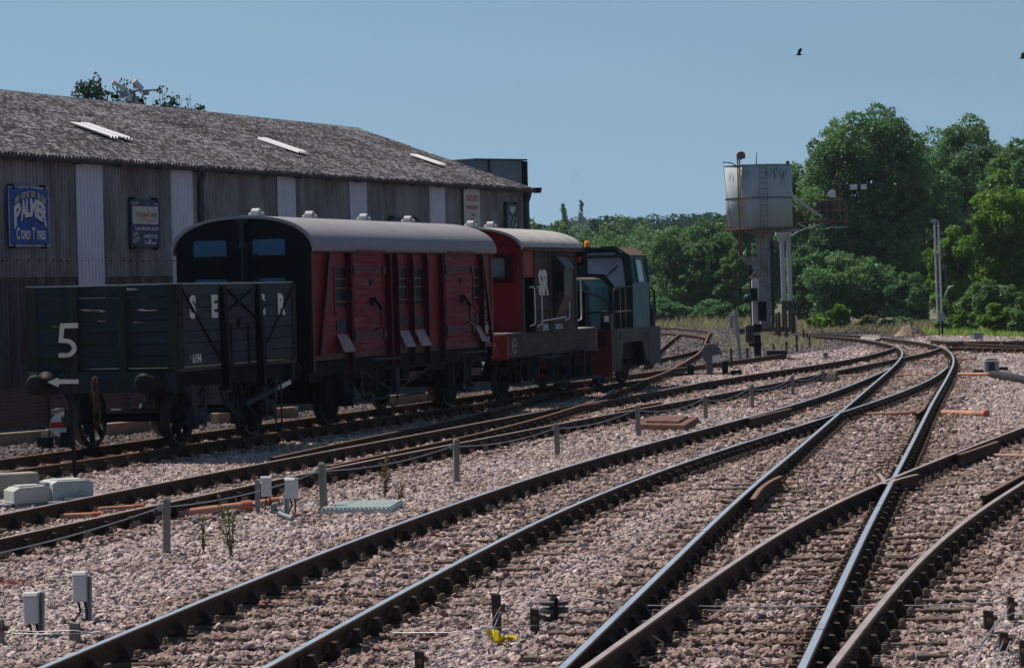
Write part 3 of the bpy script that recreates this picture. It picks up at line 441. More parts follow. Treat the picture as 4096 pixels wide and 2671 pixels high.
mx = N.new('ShaderNodeMix'); mx.data_type = 'RGBA'; mx.blend_type = 'MULTIPLY'; ml = N.new('ShaderNodeMath'); ml.operation = 'MULTIPLY'; ml.inputs[1].default_value = .8
L.new(ml.outputs[0], mx.inputs[0]); L.new(rp.outputs[0], mx.inputs[6]); mx.inputs[7].default_value = (.60, .46, .38, 1); cl = N.new('ShaderNodeClamp'); L.new(at.outputs['Fac'], cl.inputs[0]); L.new(cl.outputs[0], ml.inputs[0])
back_dark = N.new('ShaderNodeMapRange'); back_dark.inputs[1].default_value = -.2; back_dark.inputs[2].default_value = -1.6; back_dark.inputs[3].default_value = 0; back_dark.inputs[4].default_value = 1; L.new(at.outputs['Fac'], back_dark.inputs[0]); m3 = N.new('ShaderNodeMix'); m3.data_type = 'RGBA'; m3.blend_type = 'MULTIPLY'; L.new(back_dark.outputs[0], m3.inputs[0]); L.new(mx.outputs[2], m3.inputs[6]); m3.inputs[7].default_value = (.30, .31, .33, 1)  # stones behind the siding multiplied down to a darker grey
tc = N.new('ShaderNodeTexCoord'); nz = N.new('ShaderNodeTexNoise'); nz.inputs['Scale'].default_value = 2.2; nz.inputs['Detail'].default_value = 4; L.new(tc.outputs['Object'], nz.inputs['Vector'])
mr = N.new('ShaderNodeMapRange'); mr.inputs[1].default_value = .3; mr.inputs[2].default_value = .7; mr.inputs[3].default_value = .72; mr.inputs[4].default_value = 1.22; L.new(nz.outputs[0], mr.inputs[0])
gp = N.new('ShaderNodeNewGeometry'); wn1 = N.new('ShaderNodeTexNoise'); wn1.inputs['Scale'].default_value = .55; wn1.inputs['Detail'].default_value = 5; L.new(gp.outputs['Position'], wn1.inputs['Vector'])
wr = N.new('ShaderNodeMapRange'); wr.inputs[1].default_value = .50; wr.inputs[2].default_value = .66; L.new(wn1.outputs[0], wr.inputs[0]); m4 = N.new('ShaderNodeMix'); m4.data_type = 'RGBA'; m4.blend_type = 'MULTIPLY'; L.new(wr.outputs[0], m4.inputs[0]); L.new(m3.outputs[2], m4.inputs[6]); m4.inputs[7].default_value = (.80, .74, .69, 1); m3 = m4
m2 = N.new('ShaderNodeMix'); m2.data_type = 'RGBA'; m2.blend_type = 'MULTIPLY'; m2.inputs[0].default_value = 1; L.new(m3.outputs[2], m2.inputs[6]); L.new(mr.outputs[0], m2.inputs[7]); L.new(m2.outputs[2], p.inputs['Base Color'])
me = bpy.data.meshes.new('ballast'); n = len(P_); me.vertices.add(n); me.vertices.foreach_set('co', P_.astype(np.float32).ravel())
a = me.attributes.new('rot', 'FLOAT_VECTOR', 'POINT'); a.data.foreach_set('vector', Rr_.astype(np.float32).ravel())
a = me.attributes.new('siz', 'FLOAT', 'POINT'); a.data.foreach_set('value', S_.astype(np.float32))
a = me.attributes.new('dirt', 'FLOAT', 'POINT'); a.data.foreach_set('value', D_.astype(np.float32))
me.materials.append(MT['stone'])
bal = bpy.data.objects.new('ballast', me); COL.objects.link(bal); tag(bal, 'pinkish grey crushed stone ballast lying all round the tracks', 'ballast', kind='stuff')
ng = bpy.data.node_groups.new('stones', 'GeometryNodeTree'); ng.interface.new_socket('Geometry', in_out='INPUT', socket_type='NodeSocketGeometry'); ng.interface.new_socket('Geometry', in_out='OUTPUT', socket_type='NodeSocketGeometry')
N = ng.nodes; L = ng.links; gi = N.new('NodeGroupInput'); go = N.new('NodeGroupOutput')
join = N.new('GeometryNodeGeometryToInstance')
for k in range(6):
    ic = N.new('GeometryNodeMeshIcoSphere'); ic.inputs['Radius'].default_value = 1.0; ic.inputs['Subdivisions'].default_value = 2 if k < 4 else 2
    vo = N.new('ShaderNodeTexVoronoi'); vo.feature = 'F1'; vo.inputs['Scale'].default_value = .85; 
    ps = N.new('GeometryNodeInputPosition'); ad = N.new('ShaderNodeVectorMath'); ad.operation = 'ADD'; ad.inputs[1].default_value = (k * 7.3, k * 3.1, k * 5.7); L.new(ps.outputs[0], ad.inputs[0]); L.new(ad.outputs[0], vo.inputs['Vector'])
    mrr = N.new('ShaderNodeMapRange'); mrr.inputs[1].default_value = .1; mrr.inputs[2].default_value = .9; mrr.inputs[3].default_value = 1.25; mrr.inputs[4].default_value = .52; L.new(vo.outputs['Distance'], mrr.inputs[0])
    sc = N.new('ShaderNodeVectorMath'); sc.operation = 'SCALE'; L.new(ps.outputs[0], sc.inputs[0]); L.new(mrr.outputs[0], sc.inputs['Scale'])
    s3 = N.new('ShaderNodeVectorMath'); s3.operation = 'MULTIPLY'; s3.inputs[1].default_value = [(1.2, .85, .5), (1.05, .9, .6), (1.35, .8, .42), (1.0, 1.05, .62), (1.2, 1.05, .38), (1.35, .75, .55)][k]; L.new(sc.outputs[0], s3.inputs[0])
    sp = N.new('GeometryNodeSetPosition'); L.new(ic.outputs['Mesh'], sp.inputs[0]); L.new(s3.outputs[0], sp.inputs['Position'])
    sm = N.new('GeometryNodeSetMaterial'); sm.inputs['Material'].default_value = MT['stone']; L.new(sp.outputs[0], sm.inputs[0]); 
    fl = N.new('GeometryNodeSetShadeSmooth'); fl.inputs['Shade Smooth'].default_value = False; L.new(sm.outputs[0], fl.inputs[0]); L.new(fl.outputs[0], join.inputs[0])
mp = N.new('GeometryNodeMeshToPoints'); L.new(gi.outputs[0], mp.inputs[0])
ip = N.new('GeometryNodeInstanceOnPoints'); L.new(mp.outputs[0], ip.inputs['Points']); L.new(join.outputs[0], ip.inputs['Instance']); ip.inputs['Pick Instance'].default_value = True
def named(nm, ty):
    q = N.new('GeometryNodeInputNamedAttribute'); q.data_type = ty; q.inputs['Name'].default_value = nm; return q
e2r = N.new('FunctionNodeEulerToRotation'); L.new(named('rot', 'FLOAT_VECTOR').outputs[0], e2r.inputs[0]); L.new(e2r.outputs[0], ip.inputs['Rotation'])
L.new(named('siz', 'FLOAT').outputs[0], ip.inputs['Scale'])
L.new(ip.outputs[0], go.inputs[0])
md = bal.modifiers.new('stones', 'NODES'); md.node_group = ng

MT['letterd0'] = M('joint_gap', (.01, .01, .01), .8)
# fishplated joints
for k, t, D0s in (('A', T3, (17.5, 30.0, 43.0)), ('B', T3, (19.5, 33.0, 47.0)), ('C', T4, (15.2, 28.2, 40)), ('E', T4, (20.2, 31.0)), ('D', T5, (16.3, 26.0)), ('F', T5, (20.8,)), ('T2l', T2, (31, 43)), ('T2u', T2, (36, 48))):
    q = RP[k]
    for D0 in D0s:
        i = int(np.abs(q[:, 1] - D0).argmin()); d = q[min(i + 1, len(q) - 1)] - q[i]; a = math.atan2(d[1], d[0]); m_ = MB()
        for sg in (-1, 1):
            m_.box(-.23, .23, *sorted((sg * .012, sg * .040)), -.118, -.045)
            for x in (-.16, -.055, .055, .16): m_.rev([(.017, sg * .04), (.017, sg * .062), (0, sg * .062)], (x, 0, -.08), 'y', 6, 0, False)
        m_.box(-.004, .004, -.0352, .0352, -.04, .0025, 1)
        o = m_.build('fishplate', [MT['rust'], MT['letterd0']], t); o.location = (q[i][0], q[i][1], 0); o.rotation_euler = (0, 0, a)
# ================================================================== lettering
def text_geo(body, h=1.0, sx=1.0, bold=.0, align='CENTER', shear=0.0):
    cu = bpy.data.curves.new('lettering', 'FONT'); cu.body = body; cu.size = 1; cu.align_x = align; cu.offset = bold; cu.shear = shear; cu.resolution_u = 3
    cu.fill_mode = 'FRONT'
    o = bpy.data.objects.new('lettering', cu); COL.objects.link(o)
    dg = bpy.context.evaluated_depsgraph_get(); me = bpy.data.meshes.new_from_object(o.evaluated_get(dg))
    v = [(p.co.x * h * sx * 1.38, p.co.y * h * 1.38) for p in me.vertices]; f = [list(q.vertices) for q in me.polygons]
    bpy.data.objects.remove(o); bpy.data.curves.remove(cu); bpy.data.meshes.remove(me); return v, f
class Sheet(MB):
    """flat lettering laid on a face: origin, right direction, up direction, lifted by d"""
    def __init__(s, o, r, u, d=.004):
        super().__init__(); s.o = Vector(o); s.r = Vector(r).normalized(); s.u = Vector(u).normalized(); s.n = s.r.cross(s.u); s.d = d
    def P(s, x, y, k=0): return s.o + s.r * x + s.u * y + s.n * (s.d + k)
    def text(s, body, x, y, h, sx=1, bold=.0, align='CENTER', mi=0, shear=0, rot=0, warp=None, k=0):
        v, f = text_geo(body, h, sx, bold, align, shear); c, sn = math.cos(rot), math.sin(rot); out = []
        for a, b in v:
            if warp: a, b = warp(a, b)
            out.append(s.P(x + a * c - b * sn, y + a * sn + b * c, k))
        s.add(out, f, mi); return s
    def poly(s, pts, mi=0, k=0): s.add([s.P(x, y, k) for x, y in pts], [tuple(range(len(pts)))], mi); return s
    def rect(s, x0, x1, y0, y1, mi=0, k=0): return s.poly([(x0, y0), (x1, y0), (x1, y1), (x0, y1)], mi, k)
    def fin(s, name, mats, parent): return s.build(name, mats, parent, fix=False)
# ================================================================== the corrugated shed
SH0 = Vector((-10.31, 58.63, 0)); SD = Vector((0.35398, 0.93525, 0)); SA = math.atan2(SD.y, SD.x)      # local x along the wall, y into the building
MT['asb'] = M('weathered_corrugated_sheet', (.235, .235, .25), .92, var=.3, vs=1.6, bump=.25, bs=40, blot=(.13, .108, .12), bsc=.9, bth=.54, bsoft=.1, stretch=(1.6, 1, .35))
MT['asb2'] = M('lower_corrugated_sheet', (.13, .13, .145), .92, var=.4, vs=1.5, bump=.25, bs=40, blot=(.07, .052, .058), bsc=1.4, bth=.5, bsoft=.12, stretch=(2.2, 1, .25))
MT['panel'] = M('translucent_wall_panel', (.54, .54, .62), .5, var=.06, vs=2)
MT['rlight'] = M('rooflight_sheet', (.70, .70, .72), .4, var=.05)
def lichen():
    m = bpy.data.materials.new('lichened_roof_sheet'); m.use_nodes = True; N = m.node_tree.nodes; L = m.node_tree.links; p = N['Principled BSDF']; p.inputs['Roughness'].default_value = .95
    tc = N.new('ShaderNodeTexCoord'); mp = N.new('ShaderNodeMapping'); mp.inputs['Scale'].default_value = (1.0, .6, 1.0); L.new(tc.outputs['Object'], mp.inputs[0])
    a = N.new('ShaderNodeTexNoise'); a.inputs['Scale'].default_value = 11; a.inputs['Detail'].default_value = 5; a.inputs['Roughness'].default_value = .7; L.new(mp.outputs[0], a.inputs['Vector'])
    b = N.new('ShaderNodeTexNoise'); b.inputs['Scale'].default_value = .7; b.inputs['Detail'].default_value = 5; L.new(mp.outputs[0], b.inputs['Vector'])
    ad = N.new('ShaderNodeMath'); ad.operation = 'MULTIPLY_ADD'; L.new(b.outputs[0], ad.inputs[0]); ad.inputs[1].default_value = .20; L.new(a.outputs[0], ad.inputs[2])
    r = N.new('ShaderNodeValToRGB'); L.new(ad.outputs[0], r.inputs[0]); e = r.color_ramp.elements
    e[0].position = .49; e[0].color = (.010, .008, .008, 1); e[1].position = .72; e[1].color = (.30, .30, .34, 1)
    for ps, c in ((.555, (.014, .012, .013, 1)), (.59, (.038, .037, .042, 1)), (.635, (.10, .10, .115, 1))): q = e.new(ps); q.color = c
    L.new(r.outputs[0], p.inputs['Base Color'])
    bp = N.new('ShaderNodeBump'); bp.inputs['Strength'].default_value = 1; bp.inputs['Distance'].default_value = .05; L.new(a.outputs[0], bp.inputs['Height']); L.new(bp.outputs[0], p.inputs['Normal']); return m
MT['roof'] = lichen()
def brickmat(name, c1, c2, mortar):
    m = bpy.data.materials.new(name); m.use_nodes = True; N = m.node_tree.nodes; L = m.node_tree.links; p = N['Principled BSDF']; p.inputs['Roughness'].default_value = .9
    tc = N.new('ShaderNodeTexCoord'); sp = N.new('ShaderNodeSeparateXYZ'); cb = N.new('ShaderNodeCombineXYZ'); L.new(tc.outputs['Object'], sp.inputs[0]); L.new(sp.outputs[0], cb.inputs[0]); L.new(sp.outputs[2], cb.inputs[1])
    b = N.new('ShaderNodeTexBrick'); b.inputs['Color1'].default_value = (*c1, 1); b.inputs['Color2'].default_value = (*c2, 1); b.inputs['Mortar'].default_value = (*mortar, 1)
    b.inputs['Scale'].default_value = 1; b.inputs['Brick Width'].default_value = .225; b.inputs['Row Height'].default_value = .075; b.inputs['Mortar Size'].default_value = .006
    L.new(cb.outputs[0], b.inputs['Vector']); L.new(b.outputs[0], p.inputs['Base Color']); return m
MT['brick'] = brickmat('red_brick', (.15, .065, .055), (.10, .05, .045), (.16, .14, .13))
shed = empty('corrugated_shed', (SH0.x, SH0.y, 0), SA, 'long low shed of weathered corrugated sheet with a lichened grey roof, behind the wagons', 'shed')
PW, AM = .146, .034
def corr(mb, x0, x1, z0, z1, y=0, amp=AM, mi=0, th=0):
    n = max(2, int((x1 - x0) / PW * 8)); vs = []
    for i in range(n + 1):
        x = x0 + (x1 - x0) * i / n; yy = y - amp * math.cos(2 * math.pi * x / PW)
        vs += [(x, yy, z0), (x, yy, z1)]
    mb.add(vs, [(2 * i, 2 * i + 2, 2 * i + 3, 2 * i + 1) for i in range(n)], mi, True)
XL, XR, ZE = -9.0, 30.3, 5.37
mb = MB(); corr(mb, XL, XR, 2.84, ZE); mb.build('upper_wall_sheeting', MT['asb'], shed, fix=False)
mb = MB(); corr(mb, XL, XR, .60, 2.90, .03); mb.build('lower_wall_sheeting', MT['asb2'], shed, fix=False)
mb = MB(); mb.box(XL, XR, .02, .35, -.4, .60)
for x in (1.9, 5.4, 8.9, 12.4, 16, 19.6, 23.2, 26.8): mb.box(x, x + .45, -.09, .019, -.4, .57)
mb.build('brick_base', MT['brick'], shed)
for a, b in ((-7.2, -6.1), (3.31, 4.40), (7.67, 8.68), (13.13, 14.2), (17.49, 18.58), (22.99, 24.03)):
    mb = MB(); corr(mb, a, b, 1.2 if a > 0 and a < 5 else 2.0, ZE - .06, -.035); mb.build('wall_light_panel', MT['panel'], shed, fix=False)
# sheet fixings
mb = MB(); rnd = random.Random(3); x = XL
while x < XR:
    mb.tube([(x, -.02, 3.18), (x, -.07, 3.18)], .012, 6); x += PW * rnd.choice((2, 3, 4))
mb.build('sheet_fixings', MT['iron'], shed)
# roof: two slopes, ridge at y=5.38 z=7.25, with overhang
RY, RZ = 5.38, 7.25; sl = (RZ - ZE) / RY
def slope(mb, x0, x1, ya, yb, lift=.02, amp=.036, mi=0, jag=0):
    n = int((x1 - x0) / PW * 8); rows = max(2, int((yb - ya) / .6)); vs = []
    for j in range(rows + 1):
        y = ya + (yb - ya) * j / rows
        for i in range(n + 1):
            x = x0 + (x1 - x0) * i / n
            w = .012 * math.sin(x * .9 + y) + .01 * math.sin(x * 3.1 - y * 2)
            vs.append((x, y, ZE + y * sl + lift + w * (lift < .04) - amp * math.cos(2 * math.pi * x / PW)))
    mb.add(vs, [(j * (n + 1) + i, j * (n + 1) + i + 1, (j + 1) * (n + 1) + i + 1, (j + 1) * (n + 1) + i) for j in range(rows) for i in range(n)], mi, True)
mb = MB()
for ya, yb, lf in ((-.24, 1.95, .045), (1.85, 3.75, .06), (3.65, RY, .08)): slope(mb, XL, XR + .22, ya, yb, lf)
mb.build('roof', MT['roof'], shed, fix=False)
mb = MB(); mb.add([(XL, RY, RZ + .05), (XR + .22, RY, RZ + .05), (XR + .22, 2 * RY + .2, ZE), (XL, 2 * RY + .2, ZE)], [(0, 1, 2, 3)])
mb.build('rear_roof_slope', MT['roof'], shed)
mb = MB(); mb.prism([(-.02, ZE - .02), (RY, RZ - .02), (2 * RY, ZE - .02), (2 * RY, -.4), (-.02 + .4, -.4), (.4, ZE - .3)], 'x', XR - .1, XR - .02); mb.build('gable_wall', MT['asb'], shed)
mb = MB(); mb.prism([(RY - .22, RZ + .03), (RY, RZ + .13), (RY + .22, RZ + .03), (RY, RZ + .06)], 'x', XL, XR + .22); mb.build('ridge_capping', MT['roof'], shed)
# rooflights from four survey lines on the slope
def onroof(px, py):
    d = ray(px, py); nrm = Vector((-SD.y, SD.x, 0)); best = None
    # plane: z = ZE + .09 + y*sl with y = (p-SH0).n
    k = (ZE + .09 - CAM_H - SH0.dot(nrm) * sl) / (d.z - sl * d.dot(nrm)); p = Vector((0, 0, CAM_H)) + d * k; q = p - SH0
    return q.dot(SD), q.dot(nrm)
for (ax, ay, bx, by, w) in ((262, 500, 490, 562, 1), (318, 502, 535, 565, 1), (1022, 560, 1238, 620, 1.4), (1630, 625, 1792, 668, 1.3)):
    x0, y0 = onroof(ax, ay); x1, y1 = onroof(bx, by); xc = (x0 + x1) / 2; ww = w * .22
    mb = MB(); slope(mb, xc - ww, xc + ww, min(y0, y1), max(y0, y1), .15, .03); mb.build('rooflight', MT['rlight'], shed, fix=False)
# gutter, brackets, downpipes
mb = MB(); prof = [(.085 * math.cos(a), .085 * math.sin(a)) for a in [math.pi + math.pi * i / 8 for i in range(9)]] + [(.075, 0), (-.075, 0)]
mb.prism([(y - .23, z + ZE - .07) for y, z in prof], 'x', XL, XR + .35)
x = XL + 1
while x < XR: mb.box(x, x + .12, -.33, -.135, ZE - .175, ZE - .06); x += 1.83
MT['gut'] = M('dark_grey_gutter', (.05, .055, .065), .7, var=.3, vs=3)
mb.build('gutter', MT['gut'], shed)
MT['gut'] = M('dark_grey_gutter', (.05, .055, .065), .7, var=.3, vs=3)
for x in (8.98, XR + .05):
    mb = MB(); mb.tube([(x, -.2, ZE - .08), (x, -.16, ZE - .25), (x, -.09, ZE - .45), (x, -.08, -.2)], .07 if x < 10 else .09, 10)
    for z in (4.3, 2.4, .8): mb.tube([(x, -.08, z), (x, -.08, z + .12)], .1, 10)
    mb.build('downpipe', MT['gut'], shed)
mb = MB(); mb.prism([(-.1, 0), (.1, 0), (.07, -.08), (0, -.16), (-.07, -.08)], 'y', -.35, -.12); mb.xf(Matrix.Translation((XR + .62, 0, ZE + .0))); mb.box(XR + .3, XR + .55, -.24, -.2, ZE - .05, ZE - .02); mb.build('gutter_end_bracket', MT['black'], shed)
# ------------------------------------------------------------------ signs hung on the wall
def sign(name, x0, x1, z0, z1, label, colr, frame, lean=0, off=-.13):
    t = empty(name, tuple(SH0 + SD * x0 + Vector((SD.y, -SD.x, 0)) * (-off) + Vector((0, 0, z0))), SA, label, 'sign', 'enamel signs on the shed wall')
    W, H = x1 - x0, z1 - z0
    mb = MB(); mb.box(0, W, 0, .02, 0, H, 0)
    mb.build('plate', [colr], t)
    mb = MB(); e = .02; rnd = random.Random(int(x0 * 10))
    for a in range(14):
        u0, u1 = W * a / 14, W * (a + 1) / 14; w = rnd.uniform(.35, 1.3) * frame[1]
        mb.box(u0, u1, -.003, .001, H - w, H); w = rnd.uniform(.35, 1.2) * frame[1]; mb.box(u0, u1, -.003, .001, 0, w)
        v0, v1 = H * a / 14, H * (a + 1) / 14; w = rnd.uniform(.3, 1.1) * frame[1]; mb.box(0, w, -.0045, .001, v0, v1); mb.box(W - w, W, -.0045, .001, v0, v1)
    mb.build('chipped_edge', [frame[0]], t)
    mb = MB()
    for u in (.12 * W, .9 * W):
        for v in (-.04, H - .05): mb.box(u - .03, u + .03, -.012, .12, v, v + .1)
    mb.build('hanging_clips', MT['black'], t)
    return t, W, H
MT['blue'] = M('blue_enamel', (.002, .055, .26), .4, var=.12, vs=3, blot=(.008, .03, .12), bsc=2, bth=.64)
MT['navy'] = M('navy_enamel', (.003, .014, .055), .35, var=.2, vs=5, blot=(.05, .07, .11), bsc=4, bth=.66, bsoft=.02)
MT['cream'] = M('cream_enamel', (.40, .37, .36), .45, var=.12, vs=8, blot=(.15, .13, .12), bsc=7, bth=.64)
MT['teal'] = M('dark_teal_board', (.02, .05, .06), .5, var=.2, vs=5)
MT['redl'] = M('red_letter', (.26, .02, .025), .6, var=.1)
MT['navyl'] = M('dark_letter', (.008, .02, .055), .6, var=.1)
MT['pale'] = M('pale_picture_paint', (.33, .38, .42), .6, var=.35, vs=8)
MT['rustspot'] = M('rust_spot', (.15, .07, .035), .9, var=.3, vs=20)
t, W, H = sign('enamel_sign', .33, 1.95, 3.47, 4.68, 'big blue enamel sign lettered PALMER CORD TYRES, leftmost on the shed wall', MT['blue'], (MT['cream'], .03))
sh = Sheet((0, 0, 0), (1, 0, 0), (0, 0, 1), .005)
H0 = 1.21; letters = 'PALMER'; cxs = [.21, .365, .48, .61, .755, .87]; wd = [.17, .16, .105, .16, .115, .145]
def arch(u): v = (u - .55) / .40; return 1 - v * v            # 1 at the middle, 0 at the ends
for ch, cxx, w in zip(letters, cxs, wd):
    v, f = text_geo(ch, 1, 1, .045); xs = [a for a, b in v]; x0_, x1_ = min(xs), max(xs); ys = [b for a, b in v]; y0_, y1_ = min(ys), max(ys)
    def mapf(a, b, grow=0, dy=0, sq=1):
        u = cxx + ((a - x0_) / (x1_ - x0_) - .5) * w * (1 + grow * 2.4); tt = (b - y0_) / (y1_ - y0_)
        lo = .30 + .20 * arch(u) - grow * .9; hi = .68 + .135 * arch(u) + grow * .9
        return u * W, (lo + (hi - lo) * tt + dy) * H
    sh.add([sh.P(*mapf(a, b, .035), .0) for a, b in v], f, 1)
    for q in range(3):        # three receding echo lines over each letter
        u0, u1 = cxx - w * .36, cxx + w * .36; n = 6; yb = .705 + q * .035
        pts = [((u0 + (u1 - u0) * i / n) * W, (yb + .135 * arch(u0 + (u1 - u0) * i / n)) * H) for i in range(n + 1)]
        sh.poly(pts + [(x, y + .017 * H) for x, y in reversed(pts)], 0, .002)
        pb = [((u0 - .02 + (u1 - u0 + .04) * i / n) * W, (yb - .012 + .135 * arch(u0 + (u1 - u0) * i / n)) * H) for i in range(n + 1)]
        sh.poly(pb + [(x, y + .042 * H) for x, y in reversed(pb)], 1, .0)
    sh.add([sh.P(*mapf(a, b), .003) for a, b in v], f, 0)
sh.text('C', .215 * W, .12 * H, .235, .58, .035, k=.002); sh.text('ORD', .40 * W, .125 * H, .175, .74, .035, k=.002)
sh.text('T', .60 * W, .125 * H, .235, .58, .035, k=.002); sh.text('YRES', .785 * W, .125 * H, .175, .70, .035, k=.002)
sh.text('ORIGINATORS OF', .55 * W, .405 * H, .022, 1, .01, mi=1); sh.text('THE THREE RIB TREAD', .55 * W, .355 * H, .022, 1, .01, mi=1)
sh.poly([(.50 * W, .15 * H), (.53 * W, .2 * H), (.56 * W, .11 * H), (.545 * W, .08 * H)], 2, .006)
sh.fin('lettering', [MT['letter'], MT['navyl'], MT['rustspot']], t)
t, W, H = sign('enamel_sign', 5.5, 6.85, 3.47, 4.52, 'navy butcher sign with red script on a cream panel, between two pale wall strips', MT['navy'], (MT['navy'], .015))
sh = Sheet((0, 0, 0), (1, 0, 0), (0, 0, 1), .004)
sh.rect(.06 * W, .95 * W, .49 * H, .86 * H, 2, .001)
sh.text('W Howard Smith', .51 * W, .63 * H, .135, .74, .012, mi=1, shear=.35, k=.003)
pts = [(.25 + .7 * i / 12, .565 + .022 * math.sin(i / 12 * 6.5 + .3) + .05 * (i / 12) ** 4) for i in range(13)]
sh.poly([(x * W, y * H) for x, y in pts] + [(x * W, (y + .016) * H) for x, y in reversed(pts)], 1, .003)
sh.text('ESTD. 1817', .06 * W, .90 * H, .06, .7, .012, align='LEFT'); sh.text('TEL. 50', .94 * W, .895 * H, .045, .7, .01, align='RIGHT'); sh.rect(.52 * W, .68 * W, .915 * H, .92 * H)
sh.text('Southdown Mutton Devon. Scotch Beef', .55 * W, .365 * H, .085, .58, .012)
sh.text('FAMILY', .17 * W, .25 * H, .07, .8, .014, rot=.25); sh.text('BUTCHER', .18 * W, .14 * H, .075, .7, .014, rot=.25)
sh.poly([(.05 * W, .085 * H), (.3 * W, .145 * H), (.3 * W, .153 * H), (.05 * W, .093 * H)])
sh.text('10. MARKET ST AND', .66 * W, .20 * H, .085, .62, .016); sh.text('St Annes Crescent', .65 * W, .07 * H, .085, .62, .014)
sh.poly([(.60 * W, .15 * H), (.64 * W, .2 * H), (.68 * W, .15 * H), (.66 * W, .08 * H), (.61 * W, .09 * H)], 3, .003)
sh.fin('lettering', [MT['letter'], MT['redl'], MT['cream'], MT['pale']], t)
t, W, H = sign('enamel_sign', 25.22, 26.45, 3.95, 5.24, 'tall cream sign lettered in red, high at the far end of the shed wall', MT['cream'], (MT['cream'], .01))
sh = Sheet((0, 0, 0), (1, 0, 0), (0, 0, 1), .004)
sh.text("TAYLOR'S", .5 * W, .72 * H, .17, .84, .02); sh.text('DEPOSITORY', .5 * W, .53 * H, .115, .90, .02); sh.text('PIMLICO', .56 * W, .39 * H, .085, .68, .015)
rnd = random.Random(2); pts = [(.12, 0), (.15, .22), (.2, .2), (.24, .3), (.32, .2), (.42, .36), (.5, .3), (.6, .36), (.68, .2), (.76, .28), (.82, .12), (.9, .18), (.92, 0)]
sh.poly([(x * W, y * H) for x, y in pts], 1)
sh.fin('lettering', [MT['redl'], MT['rustspot']], t)
t, W, H = sign('enamel_sign', 28.56, 29.56, 3.75, 4.86, 'dark teal sign with flaking pale picture, last on the wall beside the corner downpipe', MT['teal'], (MT['black'], .012))
sh = Sheet((0, 0, 0), (1, 0, 0), (0, 0, 1), .004); rnd = random.Random(12)
sh.poly([(.25 * W, .93 * H), (.75 * W, .93 * H), (.7 * W, .8 * H), (.5 * W, .72 * H), (.32 * W, .8 * H)], 0)
for i in range(26):
    cxx, cyy = rnd.uniform(.12, .9), rnd.uniform(.03, .72); a = rnd.uniform(.02, .07); b = rnd.uniform(.03, .11)
    sh.poly([((cxx + a * math.cos(q) * rnd.uniform(.6, 1.2)) * W, (cyy + b * math.sin(q) * rnd.uniform(.6, 1.2)) * H) for q in [k * .9 for k in range(7)]], 0, .0005 * i)
sh.fin('flaked_picture', [MT['pale']], t)
t, W, H = sign('enamel_sign', 19.9, 21.9, 3.35, 4.32, 'dark framed board with a red and cream foot, just showing above the red van roof', MT['navy'], (MT['black'], .03))
sh = Sheet((0, 0, 0), (1, 0, 0), (0, 0, 1), .004); sh.rect(.05 * W, .95 * W, .70 * H, .86 * H, 0); sh.rect(.3 * W, .6 * W, .74 * H, .84 * H, 1, .002); sh.fin('picture_band', [MT['cream'], MT['redl']], t)
# steel box structure standing behind the far corner of the shed
c = dpt(1928, 690, 95); t = empty('steel_tank_wall', (c.x, c.y, 0), SA - .5, 'blue-grey riveted steel box rising behind the far end of the shed roof', 'steel structure')
mb = MB(); mb.box(-.95, 1.05, -.8, .8, -.3, 6.52); mb.build('steel_box', M('blue_grey_plate', (.13, .17, .20), .7, var=.12, vs=2, bump=.1), t)
mb = MB(); mb.box(-1.0, 1.22, -.86, .86, 6.52, 6.57); mb.box(-.42, -.36, -.86, -.80, 2, 6.52); mb.build('rim', MT['gut'], t)
mb = MB(); mb.box(1.02, 1.2, -.88, -.7, -.3, 6.5)
for z in np.arange(5, 6.5, .16): mb.tube([(1.11, -.88, z), (1.11, -.91, z)], .02, 6)
mb.build('corner_post', MT['black'], t)
# ================================================================== rolling stock on the siding
TRX, TRN = Vector((.29904, .95424, 0)), Vector((.95424, -.29904, 0)); TC0 = Vector((-4.93707, 50.22503, 0)); TA = math.atan2(TRX.y, TRX.x)
def spot(s, off=0, z=0): p = TC0 + TRX * s + TRN * off; return (p.x, p.y, z)
# local frame of each vehicle: x along the track away from the camera, y = -half on the visible side, z above rail
MT['wgrey'] = M('weathered_dark_grey_planks', (.040, .046, .056), .85, var=.25, vs=2.5, bump=.25, bs=35, stretch=(.4, 1, 2.5), blot=(.10, .10, .11), bsc=5, bth=.72)
MT['wend'] = M('blue_black_end_planks', (.016, .027, .038), .85, var=.25, vs=2.5, bump=.25, bs=35, stretch=(1, .4, 2.5), blot=(.018, .026, .014), bsc=1.6, bth=.58)
MT['moss'] = M('mossy_timber', (.021, .026, .019), .95, var=.35, vs=4, bump=.3, bs=30, stretch=(1, 1, .3))
MT['edge'] = M('sunbleached_capping', (.42, .40, .38), .8, var=.25, vs=6)  # sunlit look of the capping is in this colour; splinters are pale wood
MT['maroon'] = M('maroon_planks', (.165, .0095, .024), .38, var=.22, vs=2, bump=.12, bs=30, stretch=(.5, 1, 3), blot=(.13, .022, .03), bsc=2.2, bth=.62, spec=.035)
MT['maroond'] = M('maroon_frame', (.045, .004, .009), .45, var=.2, vs=4, spec=.12)
MT['maroondoor'] = M('scuffed_maroon_door', (.155, .013, .028), .45, var=.25, vs=3, bump=.2, bs=30, stretch=(.4, 1, 4), blot=(.20, .075, .085), bsc=2.6, bth=.60, bsoft=.1, spec=.03)
MT['crimson'] = M('crimson_planks', (.20, .010, .020), .5, var=.15, vs=2, bump=.1, bs=30)
MT['brownp'] = M('brown_planks', (.062, .046, .047), .85, var=.3, vs=2.5, bump=.25, bs=30, stretch=(.4, 1, 2.5), blot=(.16, .13, .12), bsc=4, bth=.66)
MT['brownf'] = M('brown_iron_frame', (.062, .046, .046), .75, var=.3, vs=3, blot=(.11, .09, .08), bsc=3, bth=.68)
